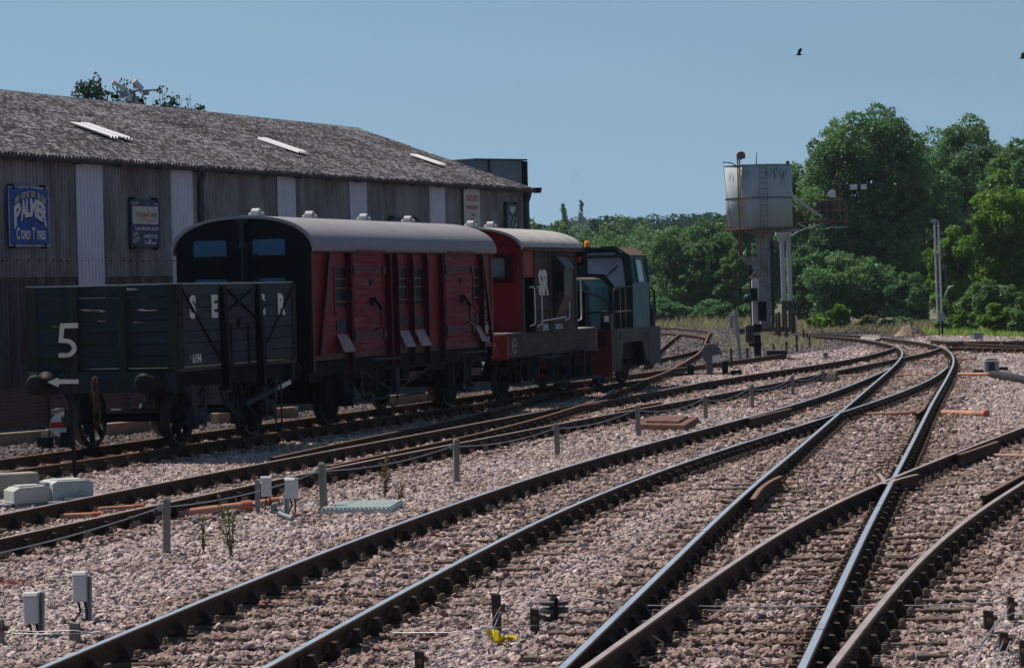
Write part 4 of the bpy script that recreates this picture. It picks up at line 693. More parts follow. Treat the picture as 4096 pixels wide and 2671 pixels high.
MT['vroof'] = M('grey_canvas_roof', (.225, .225, .25), .8, var=.06, vs=1.5, bump=.08, bs=12)
MT['broof'] = M('pale_canvas_roof', (.37, .365, .35), .8, var=.14, vs=2.5, blot=(.25, .245, .235), bsc=2.4, bth=.6)
MT['glassd'] = M('dark_glass', (.010, .010, .014), .35, var=.1, spec=.04)
MT['paneb'] = M('blue_painted_pane', (.030, .095, .165), .3, var=.06)  # reflected sky put into the flat blue of the pane
MT['ironb'] = M('grey_painted_iron', (.020, .029, .040), .65, .0, spec=.15, var=.35, vs=6, blot=(.09, .05, .035), bsc=7, bth=.62)
def wheelset(parent, x, spokes=8, r=.47, gauge=.72, name='wheelset'):
    w = empty(name, (x, 0, r), 0); w.parent = parent
    mb = MB(); mb.tube([(0, -gauge - .2, 0), (0, gauge + .2, 0)], .07, 12); mb.build('axle', MT['black'], w)
    for sgn in (-1, 1):
        mb = MB(); y = sgn * gauge
        mb.rev([(r - .07, y - sgn * .055), (r + .026, y - sgn * .055), (r + .026, y - sgn * .03), (r, y - sgn * .02), (r - .006, y + sgn * .07), (r - .06, y + sgn * .07), (r - .07, y - sgn * .055)], axis='y', seg=40, mi=0)
        mb.rev([(.02, y + sgn * .09), (.12, y + sgn * .08), (.13, y - sgn * .05), (.02, y - sgn * .05)], axis='y', seg=16, mi=1)
        if spokes:
            for k in range(spokes):
                a = 2 * math.pi * k / spokes + .2; c, s_ = math.cos(a), math.sin(a); mb.bar((c * .1, y, s_ * .1), (c * (r - .06), y, s_ * (r - .06)), .03, .085, 1, up=(0, 1, 0))
        else: mb.rev([(.1, y - sgn * .01), (r - .06, y + sgn * .02), (r - .06, y + sgn * .04), (.1, y + sgn * .03)], axis='y', seg=32, mi=1)
        mb.build('wheel', [MT['tyre'], MT['iron']], w)
    return w
MT['tyre'] = M('wheel_tyre', (.018, .018, .021), .5, .1, spec=.15, var=.3, vs=5, blot=(.06, .035, .025), bsc=6)
def buffers(parent, x, dirn, z=1.06, head=.165, yy=.87, L=.46, shank='iron', m=None):
    for s in (-1, 1):
        mb = MB(); y = s * yy
        prof = [(.20, 0), (.19, .03), (.115, .05), (.10, .24), (.085, .26), (.055, .27), (.05, L - .05), (.07, L - .035), (head, L - .02), (head, L), (head * .7, L + .018), (0, L + .026)]
        mb.rev([(r, dirn * h) for r, h in prof], (x, y, z), 'x', 24); mb.box(min(x, x + dirn * .02), max(x, x + dirn * .02), y - .17, y + .17, z - .17, z + .17)
        mb.build('buffer', m or MT[shank], parent)
def coupling(parent, x, dirn, z=1.0):
    mb = MB(); mb.tube([(x, 0, z), (x + dirn * .12, 0, z), (x + dirn * .2, 0, z - .03), (x + dirn * .22, 0, z + .05), (x + dirn * .17, 0, z + .09)], [.035, .035, .03, .025, .015], 8)
    for k in range(3):
        zc = z - .08 - .21 * k; xx = x + dirn * (.19 - .02 * k); w = .045; h = .14
        pts = [(a, b) for a, b in ((-w, -h + w), (-w * .7, -h), (w * .7, -h), (w, -h + w), (w, h - w), (w * .7, h), (-w * .7, h), (-w, h - w), (-w, -h + w))]
        mb.tube([(xx + (a if k % 2 else 0), (0 if k % 2 else a), zc + b) for a, b in pts], .02, 6)
    mb.build('coupling', MT['rust'], parent)
def running_gear(parent, x, yside=1.0, name='axlebox_and_spring', w=.95, m='ironb'):
    for s in (-1, 1):
        mb = MB(); y = s * yside
        n = 12
        for k in range(4):        # leaf spring, sagging bow
            ww = w * (1 - .16 * k)
            mb.tube([(x + ww / 2 * (2 * i / n - 1), y, .83 + .17 * ((2 * i / n - 1) * ww / w) ** 2 - .022 * k) for i in range(n + 1)], .014, 4)
        mb.box(x - .06, x + .06, y - .06, y + .06, .70, .86)
        mb.box(x - .13, x + .13, y - .11, y + .08, .34, .62); mb.rev([(.11, -.02), (.11, .09), (.07, .12), (0, .12)] if s > 0 else [(.11, .02), (.11, -.09), (.07, -.12), (0, -.12)], (x, y + s * .05, .47), 'y', 12)
        mb.box(x - .05, x + .05, y - .04, y + .04, .6, .72)
        for q in (-1, 1): mb.prism([(x + q * .15, .30), (x + q * .19, .30), (x + q * .34, .98), (x + q * .20, .98), (x + q * .15, .75)], 'y', y - .1 - .012, y - .1 + .012) ; mb.bar((x + q * .45, y, .98), (x + q * .47, y, .90), .05)
        mb.build(name, MT[m], parent)
def rivets(mb, pts, r=.013, d=(0, -1, 0), mi=0):
    for p in pts: mb.tube([p, Vector(p) + Vector(d) * .014], [r, r * .6], 5, mi)
# ------------------------------------------------------------------ open wagon
def open_wagon():
    t = empty('open_wagon', spot(-4.85), TA, 'dark seven plank open wagon with faded white letters, nearest the camera', 'railway wagon', 'vehicles on the rusty siding')
    t.scale = (1.07, 1.055, 1.0)
    L, hw, z0, z1 = 4.60, 1.22, 1.28, 2.57; n = 7; ph = (z1 - z0) / n
    for s, nm in ((-1, 'side'), (1, 'side')):
        mb = MB(); rnd = random.Random(5 + s)
        for k in range(n):
            a, b = z0 + k * ph + .005, z0 + (k + 1) * ph - .005; j = rnd.uniform(-.004, .004)
            y0, y1 = sorted((s * (hw + j), s * (hw - .065)))
            for (xa, xb) in ((.0, 1.62), (1.625, 2.98), (2.985, L)): mb.box(xa, xb, y0, y1, a, b)
        mb.build('side', MT['wgrey'], t, .006)
    for x0, x1 in ((0, .065), (L - .065, L)):
        mb = MB(); rnd = random.Random(9)
        for k in range(n):
            j = rnd.uniform(-.004, .004); mb.box(x0 + (j if x0 == 0 else 0), x1, -hw + .07, hw - .07, z0 + k * ph + .005, z0 + (k + 1) * ph - .005)
        mb.build('end', MT['wend'], t, .006)
    mb = MB(); rnd = random.Random(4)
    for s in (-1, 1):
        for (xa, xb) in ((0.0, 1.60), (1.63, 2.96), (3.0, L)): mb.box(xa, xb, s * (hw - .07) - .035 if s < 0 else hw - .095, s * (hw - .07) + .09 if s < 0 else hw + .01, z1 + .002, z1 + .018)
    mb.box(-.006, .07, -hw + .06, hw - .1, z1 + .003, z1 + .017); mb.box(L - .07, L + .006, -hw + .1, hw - .1, z1 + .003, z1 + .017)
    mb.box(-.012, .02, hw - .015, hw + .006, z0, z1)
    mb.build('top_capping', MT['edge'], t)
    mb = MB()                                  # splintered pale wood at the plank edges
    for y, z, w, h in ((-.45, 2.50, .30, .06), (.15, 2.19, .42, .022), (-.02, 2.17, .12, .03), (-.75, 2.17, .36, .03), (-.58, 1.99, .2, .012), (.0, 2.02, .16, .014), (.75, 1.95, .12, .012)):
        pts = [(y - w / 2, z), (y - w / 4, z + h * .4), (y, z + h * .3), (y + w * .3, z + h), (y + w / 2, z + h * .5), (y + w * .2, z - h * .2)]; mb.prism(pts, 'x', -.009, .004)
    mb.build('splintered_wood', MT['edge'], t)
    mb = MB(); mb.box(.06, L - .06, -hw + .06, hw - .06, z0 - .06, z0 - .01); mb.build('floor', MT['wend'], t)
    for y in (.42, -.36):
        mb = MB(); mb.box(-.10, -.002, y - .055, y + .055, .92, z1 - .01); rivets(mb, [(-.10, y, z) for z in np.arange(1.4, 2.5, .184)], .016, (-1, 0, 0)); mb.build('end_stanchion', MT['moss'], t, .01)
    mb = MB()                                  # corner plates
    for s in (-1, 1):
        for x in (0, L):
            q = -1 if x == 0 else 1
            mb.box(x + q * .008 - (.0 if q > 0 else .14) * 0 - (.18 if q > 0 else 0) + (0 if q > 0 else -.0), x + q * .008 + (.18 if q < 0 else 0), s * (hw + .008) - .004, s * (hw + .008) + .004, z0 - .02, z1)
            mb.box(x + q * .010 - .004, x + q * .010 + .004, *sorted((s * (hw + .008), s * (hw - .16))), z0 - .02, z1)
    mb.build('corner_plate', MT['moss'], t)
    rv = MB()
    for x in (.03, .14, L - .14, L - .03): rivets(rv, [(x, -hw - .012, z0 + .09 + ph * k) for k in range(7)])
    for x in (1.66, 2.94, 1.9, 2.7): rivets(rv, [(x, -hw - .03, z0 + .09 + ph * k) for k in range(7)])
    rv.build('bolt_heads', MT['iron'], t)
    # door posts, straps, diagonals
    for x in (1.60, 2.98):
        mb = MB(); mb.prism([(-hw - .13, .86), (-hw - .004, .86), (-hw - .004, z1 - .01), (-hw - .06, z1 - .01), (-hw - .13, 1.5)], 'x', x - .065, x + .065); mb.build('door_post', MT['black'], t, .008)
    mb = MB(); y = -hw - .014
    mb.bar((.12, y, 2.50), (1.50, y, 1.36), .012, .045, up=(0, 1, 0)); mb.bar((L - .12, y, 2.50), (3.06, y, 1.36), .012, .045, up=(0, 1, 0))
    mb.build('diagonal_strap', MT['iron'], t)
    mb = MB(); y = -hw - .02
    mb.bar((1.72, y, 2.50), (2.86, y, 2.02), .015, .06, up=(0, 1, 0)); mb.bar((2.86, y - .004, 2.50), (1.72, y - .004, 2.10), .012, .05, up=(0, 1, 0))
    for x in (1.95, 2.62): mb.box(x - .035, x + .035, y - .008, y + .01, 1.24, 1.92)
    mb.tube([(1.74, y - .03, 1.235), (2.86, y - .03, 1.235)], .022, 8); mb.box(2.2, 2.36, y - .02, y + .01, 1.86, 2.0)
    mb.build('door_ironwork', MT['iron'], t)
    # underframe
    mb = MB()
    for s in (-1, 1): mb.box(.06, L - .06, *sorted((s * .98, s * 1.06)), .96, 1.235)
    mb.box(.9, 1.0, -.97, .97, 1.0, 1.2); mb.box(3.6, 3.7, -.97, .97, 1.0, 1.2)
    mb.build('solebar', MT['black'], t)
    mb = MB(); mb.box(.02, L - .02, -hw - .008, -1.07, z0 - .07, z0 - .012); mb.build('curb_rail', MT['brownf'], t)
    for x0, x1 in ((-.09, .045), (L - .045, L + .09)):
        mb = MB(); mb.box(x0, x1, -1.16, 1.16, .90, 1.235); mb.build('headstock', MT['wend'], t, .01)
    buffers(t, -.09, -1, 1.06, .155, .872, .40); buffers(t, L + .09, 1, 1.06, .155, .872, .3)
    coupling(t, -.09, -1, 1.08)
    wheelset(t, .99, 8); wheelset(t, 3.75, 8)
    for x in (.99, 3.75): running_gear(t, x, 1.0, w=.92)
    # brake gear: V hanger, lever, push rods, pin rack
    mb = MB(); mb.bar((2.05, -1.03, .97), (2.30, -1.03, .52), .02, .05); mb.bar((2.55, -1.03, .97), (2.34, -1.03, .52), .02, .05); mb.tube([(2.32, -1.1, .52), (2.32, 1.0, .52)], .03, 8)
    for x0 in (1.72, 2.48):
        mb.tube([(x0, -1.12, .93), (x0 + .02, -1.13, .80), (x0 + .16, -1.14, .62), (x0 + .55, -1.14, .38), (x0 + .62, -1.14, .22)], .028, 8)
    mb.box(1.5, 1.62, -.8, -.68, .25, .62); mb.box(3.1, 3.2, -.8, -.68, .25, .62)
    mb.build('brake_rigging', MT['ironb'], t)
    mb = MB(); mb.bar((2.6, -1.16, .60), (3.9, -1.17, .80), .014, .085); mb.build('brake_lever', MT['ironb'], t)
    mb = MB(); mb.bar((3.9, -1.17, .80), (4.42, -1.18, .885), .016, .075); mb.build('brake_lever_handle', MT['letter'], t)
    mb = MB(); mb.bar((3.88, -1.13, .98), (3.88, -1.13, .12), .02, .03); mb.bar((3.96, -1.2, 1.0), (3.96, -1.2, .12), .02, .03); mb.bar((3.87, -1.13, .13), (3.97, -1.2, .13), .03); mb.build('lever_guide', MT['ironb'], t)
    sh = Sheet((0, -hw - .006, 0), (1, 0, 0), (0, 0, 1), .002)
    for ch, x in (('S', .53), ('E', 1.33), ('C', 3.15), ('R', 3.98)): sh.text(ch, x, 2.05, .34, 1.0, .05)
    sh.text('1', .40, 1.40, .07, .9, .03); sh.text('6194', .64, 1.335, .145, .82, .035)
    sh.fin('lettering', [MT['letter']], t)
    sh = Sheet((0, -1.06, 0), (1, 0, 0), (0, 0, 1), .006); sh.text('TARE 6.6.1', 3.5, 1.14, .07, .6, .01); sh.text('6194', .16, 1.0, .07, .6, .01); sh.fin('small_lettering', [MT['letter']], t)
    return t
open_wagon()
# ------------------------------------------------------------------ roofs
def arc_roof(L0, L1, hw, ze, za, th=.05, n=20, p=2.3, camber=None):
    """superelliptic roof section extruded along x"""
    out = []
    for i in range(n + 1):
        a = math.pi * i / n; c, s_ = math.cos(a), math.sin(a)
        y = hw * (abs(c) ** (2 / p)) * (1 if c > 0 else -1); z = ze + (za - ze) * (s_ ** (2 / p)); out.append((y, z))
    inn = [(y * (1 - th / hw), z - th) for y, z in reversed(out)]
    mb = MB(); m = len(out)
    vs = [(x, y, z) for x in (L0, L1) for y, z in out + inn]; k = len(out) + len(inn)
    mb.add(vs, [(i, (i + 1) % k, k + (i + 1) % k, k + i) for i in range(k)], 0, True)
    for b in (0, k):
        for i in range(m - 1): mb.add([vs[b + i], vs[b + i + 1], vs[b + k - 2 - i], vs[b + k - 1 - i]], [(0, 1, 2, 3)], 0)
    return mb, out
def roof_vent(parent, x, y, z, m):
    mb = MB(); mb.rev([(.0, -.15), (.022, -.145), (.030, -.13), (.062, -.075), (.02, -.07)], (x, y, z + .045), 'y', 14); mb.rev([(.02, .07), (.062, .075), (.030, .13), (.022, .145), (0, .15)], (x, y, z + .045), 'y', 14); mb.rev([(.085, -.07), (.085, .07)], (x, y, z + .065), 'y', 16); mb.box(x - .06, x + .06, y - .06, y + .06, z - .03, z + .03)
    mb.build('roof_ventilator', m, parent)
MT['ventw'] = M('white_ventilator', (.42, .42, .44), .45, var=.06)
# ------------------------------------------------------------------ maroon van
def van():
    t = empty('covered_van', spot(.92), TA, 'maroon planked van with grey curved roof and black end, behind the open wagon', 'railway van', 'vehicles on the rusty siding')
    L, hw, zb, ze, za = 10.28, 1.25, 1.20, 3.21, 3.76
    n = 15; ph = (ze - zb) / n; mb = MB(); mb.box(.02, L - .02, -hw + .03, hw, zb, ze)
    doors = ((2.02, 3.52), (7.20, 8.76)); wins = ((1.14, 1.70), (4.42, 4.98), (5.30, 5.88), (9.02, 9.36))
    segs = [0, 1.12, 1.72, 2.0, 3.54, 4.40, 5.0, 5.28, 5.90, 7.18, 8.78, 9.0, 9.38, L]
    for k in range(n):
        a, b = zb + k * ph, zb + (k + 1) * ph - .010
        for x0, x1 in zip(segs[:-1], segs[1:]):
            if (x0 in (1.12, 4.40, 5.28, 9.0)) and a > 2.02 and a < 2.80: continue
            mb.box(x0, x1, -hw, -hw + .02, a, b)
    mb.build('side', MT['maroon'], t)
    mb, out = arc_roof(-.05, L + .05, 1.36, 3.14, za, .05, 24, 2.25); mb.build('roof', MT['vroof'], t)
    mb = MB()
    for yy in (.0, .62, -.62): mb.tube([(-.05, yy, za + .004 - (.10 if yy else 0)), (L, yy, za + .004 - (.10 if yy else 0))], .006, 4)
    mb.build('roof_seam', MT['vroof'], t)
    sec = [(y * .94, z - .03) for y, z in out]; 
    for x0, x1, nm in ((-.02, .02, 0), (L - .02, L + .02, 1)):
        mb = MB(); mb.prism([(-hw, 1.0), (-hw, ze - .02)] + [p for p in reversed(sec)] + [(hw, ze - .02), (hw, 1.0)], 'x', x0, x1); mb.build('end_wall', MT['black'], t)
    mb = MB()
    for y in np.arange(-1.2, 1.21, .15): mb.box(-.026, -.021, y - .004, y + .004, 1.0, 3.1)
    mb.box(-.05, -.02, -1.25, 1.25, 2.94, 3.0); mb.box(-.05, -.02, -1.25, 1.25, 2.0, 2.06); mb.box(-.05, -.02, -1.25, -1.18, 1.0, 3.2); mb.box(-.05, -.02, 1.18, 1.25, 1.0, 3.2); mb.box(-.05, -.02, -.30, .02 - .25, 1.0, 3.1)
    mb.build('end_framing', MT['black'], t)
    for y0, y1 in ((.30, .92), (-.80, -.20)):
        for z0, z1 in ((3.06, 3.34), (2.32, 2.66)):
            mb = MB(); mb.box(-.034, -.022, y0 - .035, y1 + .035, z0 - .03, z1 + .035); w = mb.build('end_window', MT['black'], t)
            mb = MB(); c = .035; mb.prism([(y0, z0), (y1, z0), (y1, z1 - c), (y1 - c, z1), (y0 + c, z1), (y0, z1 - c)], 'x', -.041, -.034); mb.build('pane', MT['paneb'], w)
    mb = MB(); mb.tube([(-.09, -.02, 3.62), (-.09, -.02, 1.4)], .018, 8); mb.box(-.12, -.03, -.12, .08, 3.63, 3.70); mb.box(-.12, -.03, -.08, .04, 3.2, 3.26); mb.box(-.12, -.06, -.06, .02, 3.2, 3.62); mb.build('end_pipe', MT['ironb'], t)
    mb = MB(); mb.tube([(-.08, -1.0, 2.7), (-.12, -1.0, 2.65), (-.12, -1.0, 1.8), (-.08, -1.0, 1.75)], .014, 6); mb.tube([(-.08, 1.05, 2.7), (-.12, 1.05, 2.65), (-.12, 1.05, 1.8), (-.08, 1.05, 1.75)], .014, 6); mb.build('end_handrail', MT['black'], t)
    # doors
    for x0, x1 in doors:
        d = MB()
        for k in range(n + 1):
            a = zb + .02 + k * (ze - zb - .06) / (n + 1); d.box(x0, x1, -hw - .035, -hw - .002, a, a + (ze - zb - .06) / (n + 1) - .011)
        d = d.build('door', MT['maroondoor'], t)
        mb = MB()
        for z in (2.78, 1.60):
            mb.box(x0 - .06, x1 + .08, -hw - .055, -hw - .036, z - .045, z + .045); mb.box(x0 - .10, x0 + .02, -hw - .09, -hw - .03, z - .09, z + .09); mb.box(x1 - .02, x1 + .1, -hw - .08, -hw - .03, z - .07, z + .07)
            rivets(mb, [(x0 + .15 + .16 * i, -hw - .055, z) for i in range(8)])
        mb.build('door_hinge', MT['maroond'], d)
        mb = MB(); xm = (x0 + x1) / 2 + .2; mb.box(xm - .1, xm + .06, -hw - .06, -hw - .036, 2.12, 2.28); mb.tube([(xm - .02, -hw - .09, 2.26), (xm + .30, -hw - .12, 2.06)], .03, 8); mb.tube([(xm + .22, -hw - .06, 2.1), (xm + .22, -hw - .12, 2.05), (xm + .22, -hw - .12, 1.74), (xm + .05, -hw - .07, 1.69)], .016, 6); mb.box(xm - .12, xm, -hw - .05, -hw - .03, 2.5, 2.62)
        mb.build('door_handle', MT['black'], d)
        mb = MB(); mb.prism([(-hw - .045, ze - .03), (-hw - .16, ze - .10), (-hw - .16, ze - .115), (-hw - .03, ze - .05)], 'x', x0 - .03, x1 + .03); mb.build('rain_hood', MT['maroon'], d)
    # windows, ventilator flaps
    for x0, x1 in wins:
        mb = MB(); mb.box(x0, x1, -hw + .004, -hw + .012, 2.03, 2.80); w = mb.build('side_window', MT['glassd'], t)
        mb = MB(); mb.box(x0 - .02, x0 + .015, -hw - .014, -hw + .01, 2.0, 2.84); mb.box(x1 - .015, x1 + .02, -hw - .014, -hw + .01, 2.0, 2.84); mb.box(x0 + .015, x1 - .015, -hw - .014, -hw + .01, 2.80, 2.84); mb.box(x0 + .015, x1 - .015, -hw - .03, -hw + .01, 1.985, 2.025); mb.build('frame', MT['maroond'], w)
        mb = MB()
        for z in (2.22, 2.46, 2.62): mb.tube([(x0, -hw + .0, z), (x1, -hw + .0, z)], .012, 6)
        mb.build('window_bar', MT['orangew'], w)
        mb = MB(); mb.box(x0 + .06, x1 - .03, -hw - .016, -hw - .003, 1.68, 1.90); mb.build('vent_panel', MT['ironb'], t, .01)
        mb = MB(); mb.prism([(-hw - .01, 1.63), (-hw - .15, 1.22 + .10), (-hw - .165, 1.22 + .105), (-hw - .025, 1.64)], 'x', x0 + .03, x1 + .02); mb.build('vent_flap', MT['flap'], t)
    # outside stanchions (T irons) and braces
    mb = MB()
    for x in (1.78, 1.94, 3.66, 3.86, 4.28, 5.14, 6.0, 6.92, 7.1, 8.86, 9.46):
        wide = x in (4.28, 5.14, 6.0, 3.86, 6.92, 1.78, 9.46)
        if x in (1.94, 3.66, 7.1, 8.86): continue
        mb.prism([(-hw - .002, .92), (-hw - .10, 1.05), (-hw - .10, ze - .25), (-hw - .06, ze - .06), (-hw - .002, ze - .03)], 'x', x - .012, x + .012); mb.box(x - .06, x + .06, -hw - .012, -hw - .002, .92, ze - .03)
        rivets(mb, [(x - .04, -hw - .012, z) for z in np.arange(1.1, 3.1, .18)])
    for xa, xb in ((.82, .28), (9.55, 10.12)):
        mb.bar((xa, -hw - .05, ze - .12), (xb, -hw - .05, 1.30), .10, .05, up=(0, 1, 0)); mb.bar((xa + (.06 if xa < 5 else -.06), -hw - .03, ze - .12), (xb + .10, -hw - .03, 1.30), .05, .02, up=(0, 1, 0))
    mb.box(.0, .10, -hw - .02, -hw - .002, 1.0, ze - .04); mb.box(L - .10, L, -hw - .02, -hw - .002, 1.0, ze - .04); mb.box(.1, L - .1, -hw - .014, -hw - .002, 1.20, 1.30)
    mb.build('side_framing', MT['maroond'], t)
    for x in (.9, 3.5, 6.4, 9.0): roof_vent(t, x, .10, za, MT['ventw'])
    mb = MB(); rnd = random.Random(21)
    for i in range(46):
        x = rnd.uniform(.15, L - .15); z = rnd.uniform(1.3, 3.1); w = rnd.uniform(.02, .10); h = rnd.uniform(.006, .018); yy_ = -hw - .0385 if any(a < x < b for a, b in doors) else -hw - .0035
        mb.add([(x, yy_, z), (x + w, yy_, z + rnd.uniform(-.004, .004)), (x + w * .8, yy_, z + h), (x + w * .2, yy_, z + h * .8)], [(0, 1, 2, 3)])
    mb.build('chipped_paint', MT['flap'], t)
    # underframe
    mb = MB()
    for s in (-1, 1): mb.box(.05, L - .05, *sorted((s * 1.02, s * 1.12)), .92, 1.18)
    mb.box(.05, L - .05, -1.0, 1.0, 1.08, 1.17); mb.box(4.0, 5.2, -.7, .6, .62, 1.07); mb.box(.6, 3.6, -.95, .95, .80, 1.06); mb.box(7.0, 9.9, -.95, .95, .80, 1.06); mb.box(1.3, 2.7, -.98, -.80, .42, .9); mb.box(8.1, 9.5, -.98, -.80, .42, .9); mb.box(2.9, 3.4, -.5, .8, .35, .8); mb.box(5.6, 6.0, -.9, .9, .7, 1.0); mb.rev([(.22, -.45), (.24, 0), (.22, .45)], (6.4, .1, .78), 'x', 14); mb.box(-.06, .04, -1.2, 1.2, .88, 1.2); mb.box(L - .04, L + .06, -1.2, 1.2, .88, 1.2)
    mb.build('underframe', MT['black'], t)
    mb = MB()
    for xa, xb in ((3.0, 4.7), (6.9, 4.9)): mb.bar((xa, -1.06, .92), (xb, -1.02, .5), .03, .04)
    mb.bar((4.66, -1.04, .5), (4.94, -1.04, .5), .05, .08); mb.box(4.7, 4.9, -1.1, -1.0, .5, .92); mb.tube([(3.1, -.9, .38), (6.9, -.9, .38)], .018, 6); mb.tube([(4.6, -.95, .55), (4.66, -.95, .3), (4.9, -.95, .18), (5.15, -.95, .3), (5.2, -.95, .6)], .018, 6)
    mb.build('truss_rod', MT['ironb'], t)
    for x0, x1, z in ((2.25, 3.75, 1.17), (7.35, 8.9, 1.15), (2.1, 3.3, .46), (7.3, 8.4, .44)):
        up = z > 1; mb = MB(); mb.box(x0, x1, -hw - (.32 if up else .30), -hw - .05, z - .03, z)
        if not up:
            for q in (x0 + .12, x1 - .3): mb.box(q, q + .05, -hw - .08, -hw - .05, z, 1.0); mb.box(q - .03, q + .14, -hw - .28, -hw - .1, z, z + .07)
        mb.build('step_board', MT['ironb'], t)
    for x in (1.98, 8.78): wheelset(t, x, 0, .50); running_gear(t, x, 1.06, w=1.3, m='black')
    buffers(t, -.06, -1, 1.06, .2, .872, .35); buffers(t, L + .06, 1, 1.06, .2, .872, .42); coupling(t, -.06, -1)
    sh = Sheet((0, -hw - .005, 0), (1, 0, 0), (0, 0, 1), .002)
    sh.text('CCT', 9.78, 2.30, .09, .9, .02); sh.text('S 1253', 9.72, 2.05, .12, .9, .02)
    for i, w in enumerate(('RETURN TO', 'ASHFORD', 'EMPTY', 'NOT TO BE', 'LOADED WITH')): sh.text(w, 9.80, 1.90 - .075 * i, .042, .9, .005)
    sh.text('XP', 9.84, 1.48, .17, 1.1, .03); sh.text('TARE 13T', 9.78, 1.30, .10, .9, .03)
    sh.fin('lettering', [MT['letter']], t)
    mb = MB(); mb.tube([(L + .3, -.9, .86), (L + .36, -.9, .80), (L + .44, -.9, .86), (L + .46, -.9, .95), (L + .38, -.9, .92), (L + .3, -.9, .86)], .02, 6); mb.build('chain_shackle', MT['letter'], t)
MT['orangew'] = M('pine_window_bar', (.28, .12, .07), .6, var=.2)
MT['flap'] = M('pale_maroon_flap', (.21, .10, .12), .35, var=.15, vs=4)  # light on the slanted flaps put into a paler maroon; paint chips share it
van()
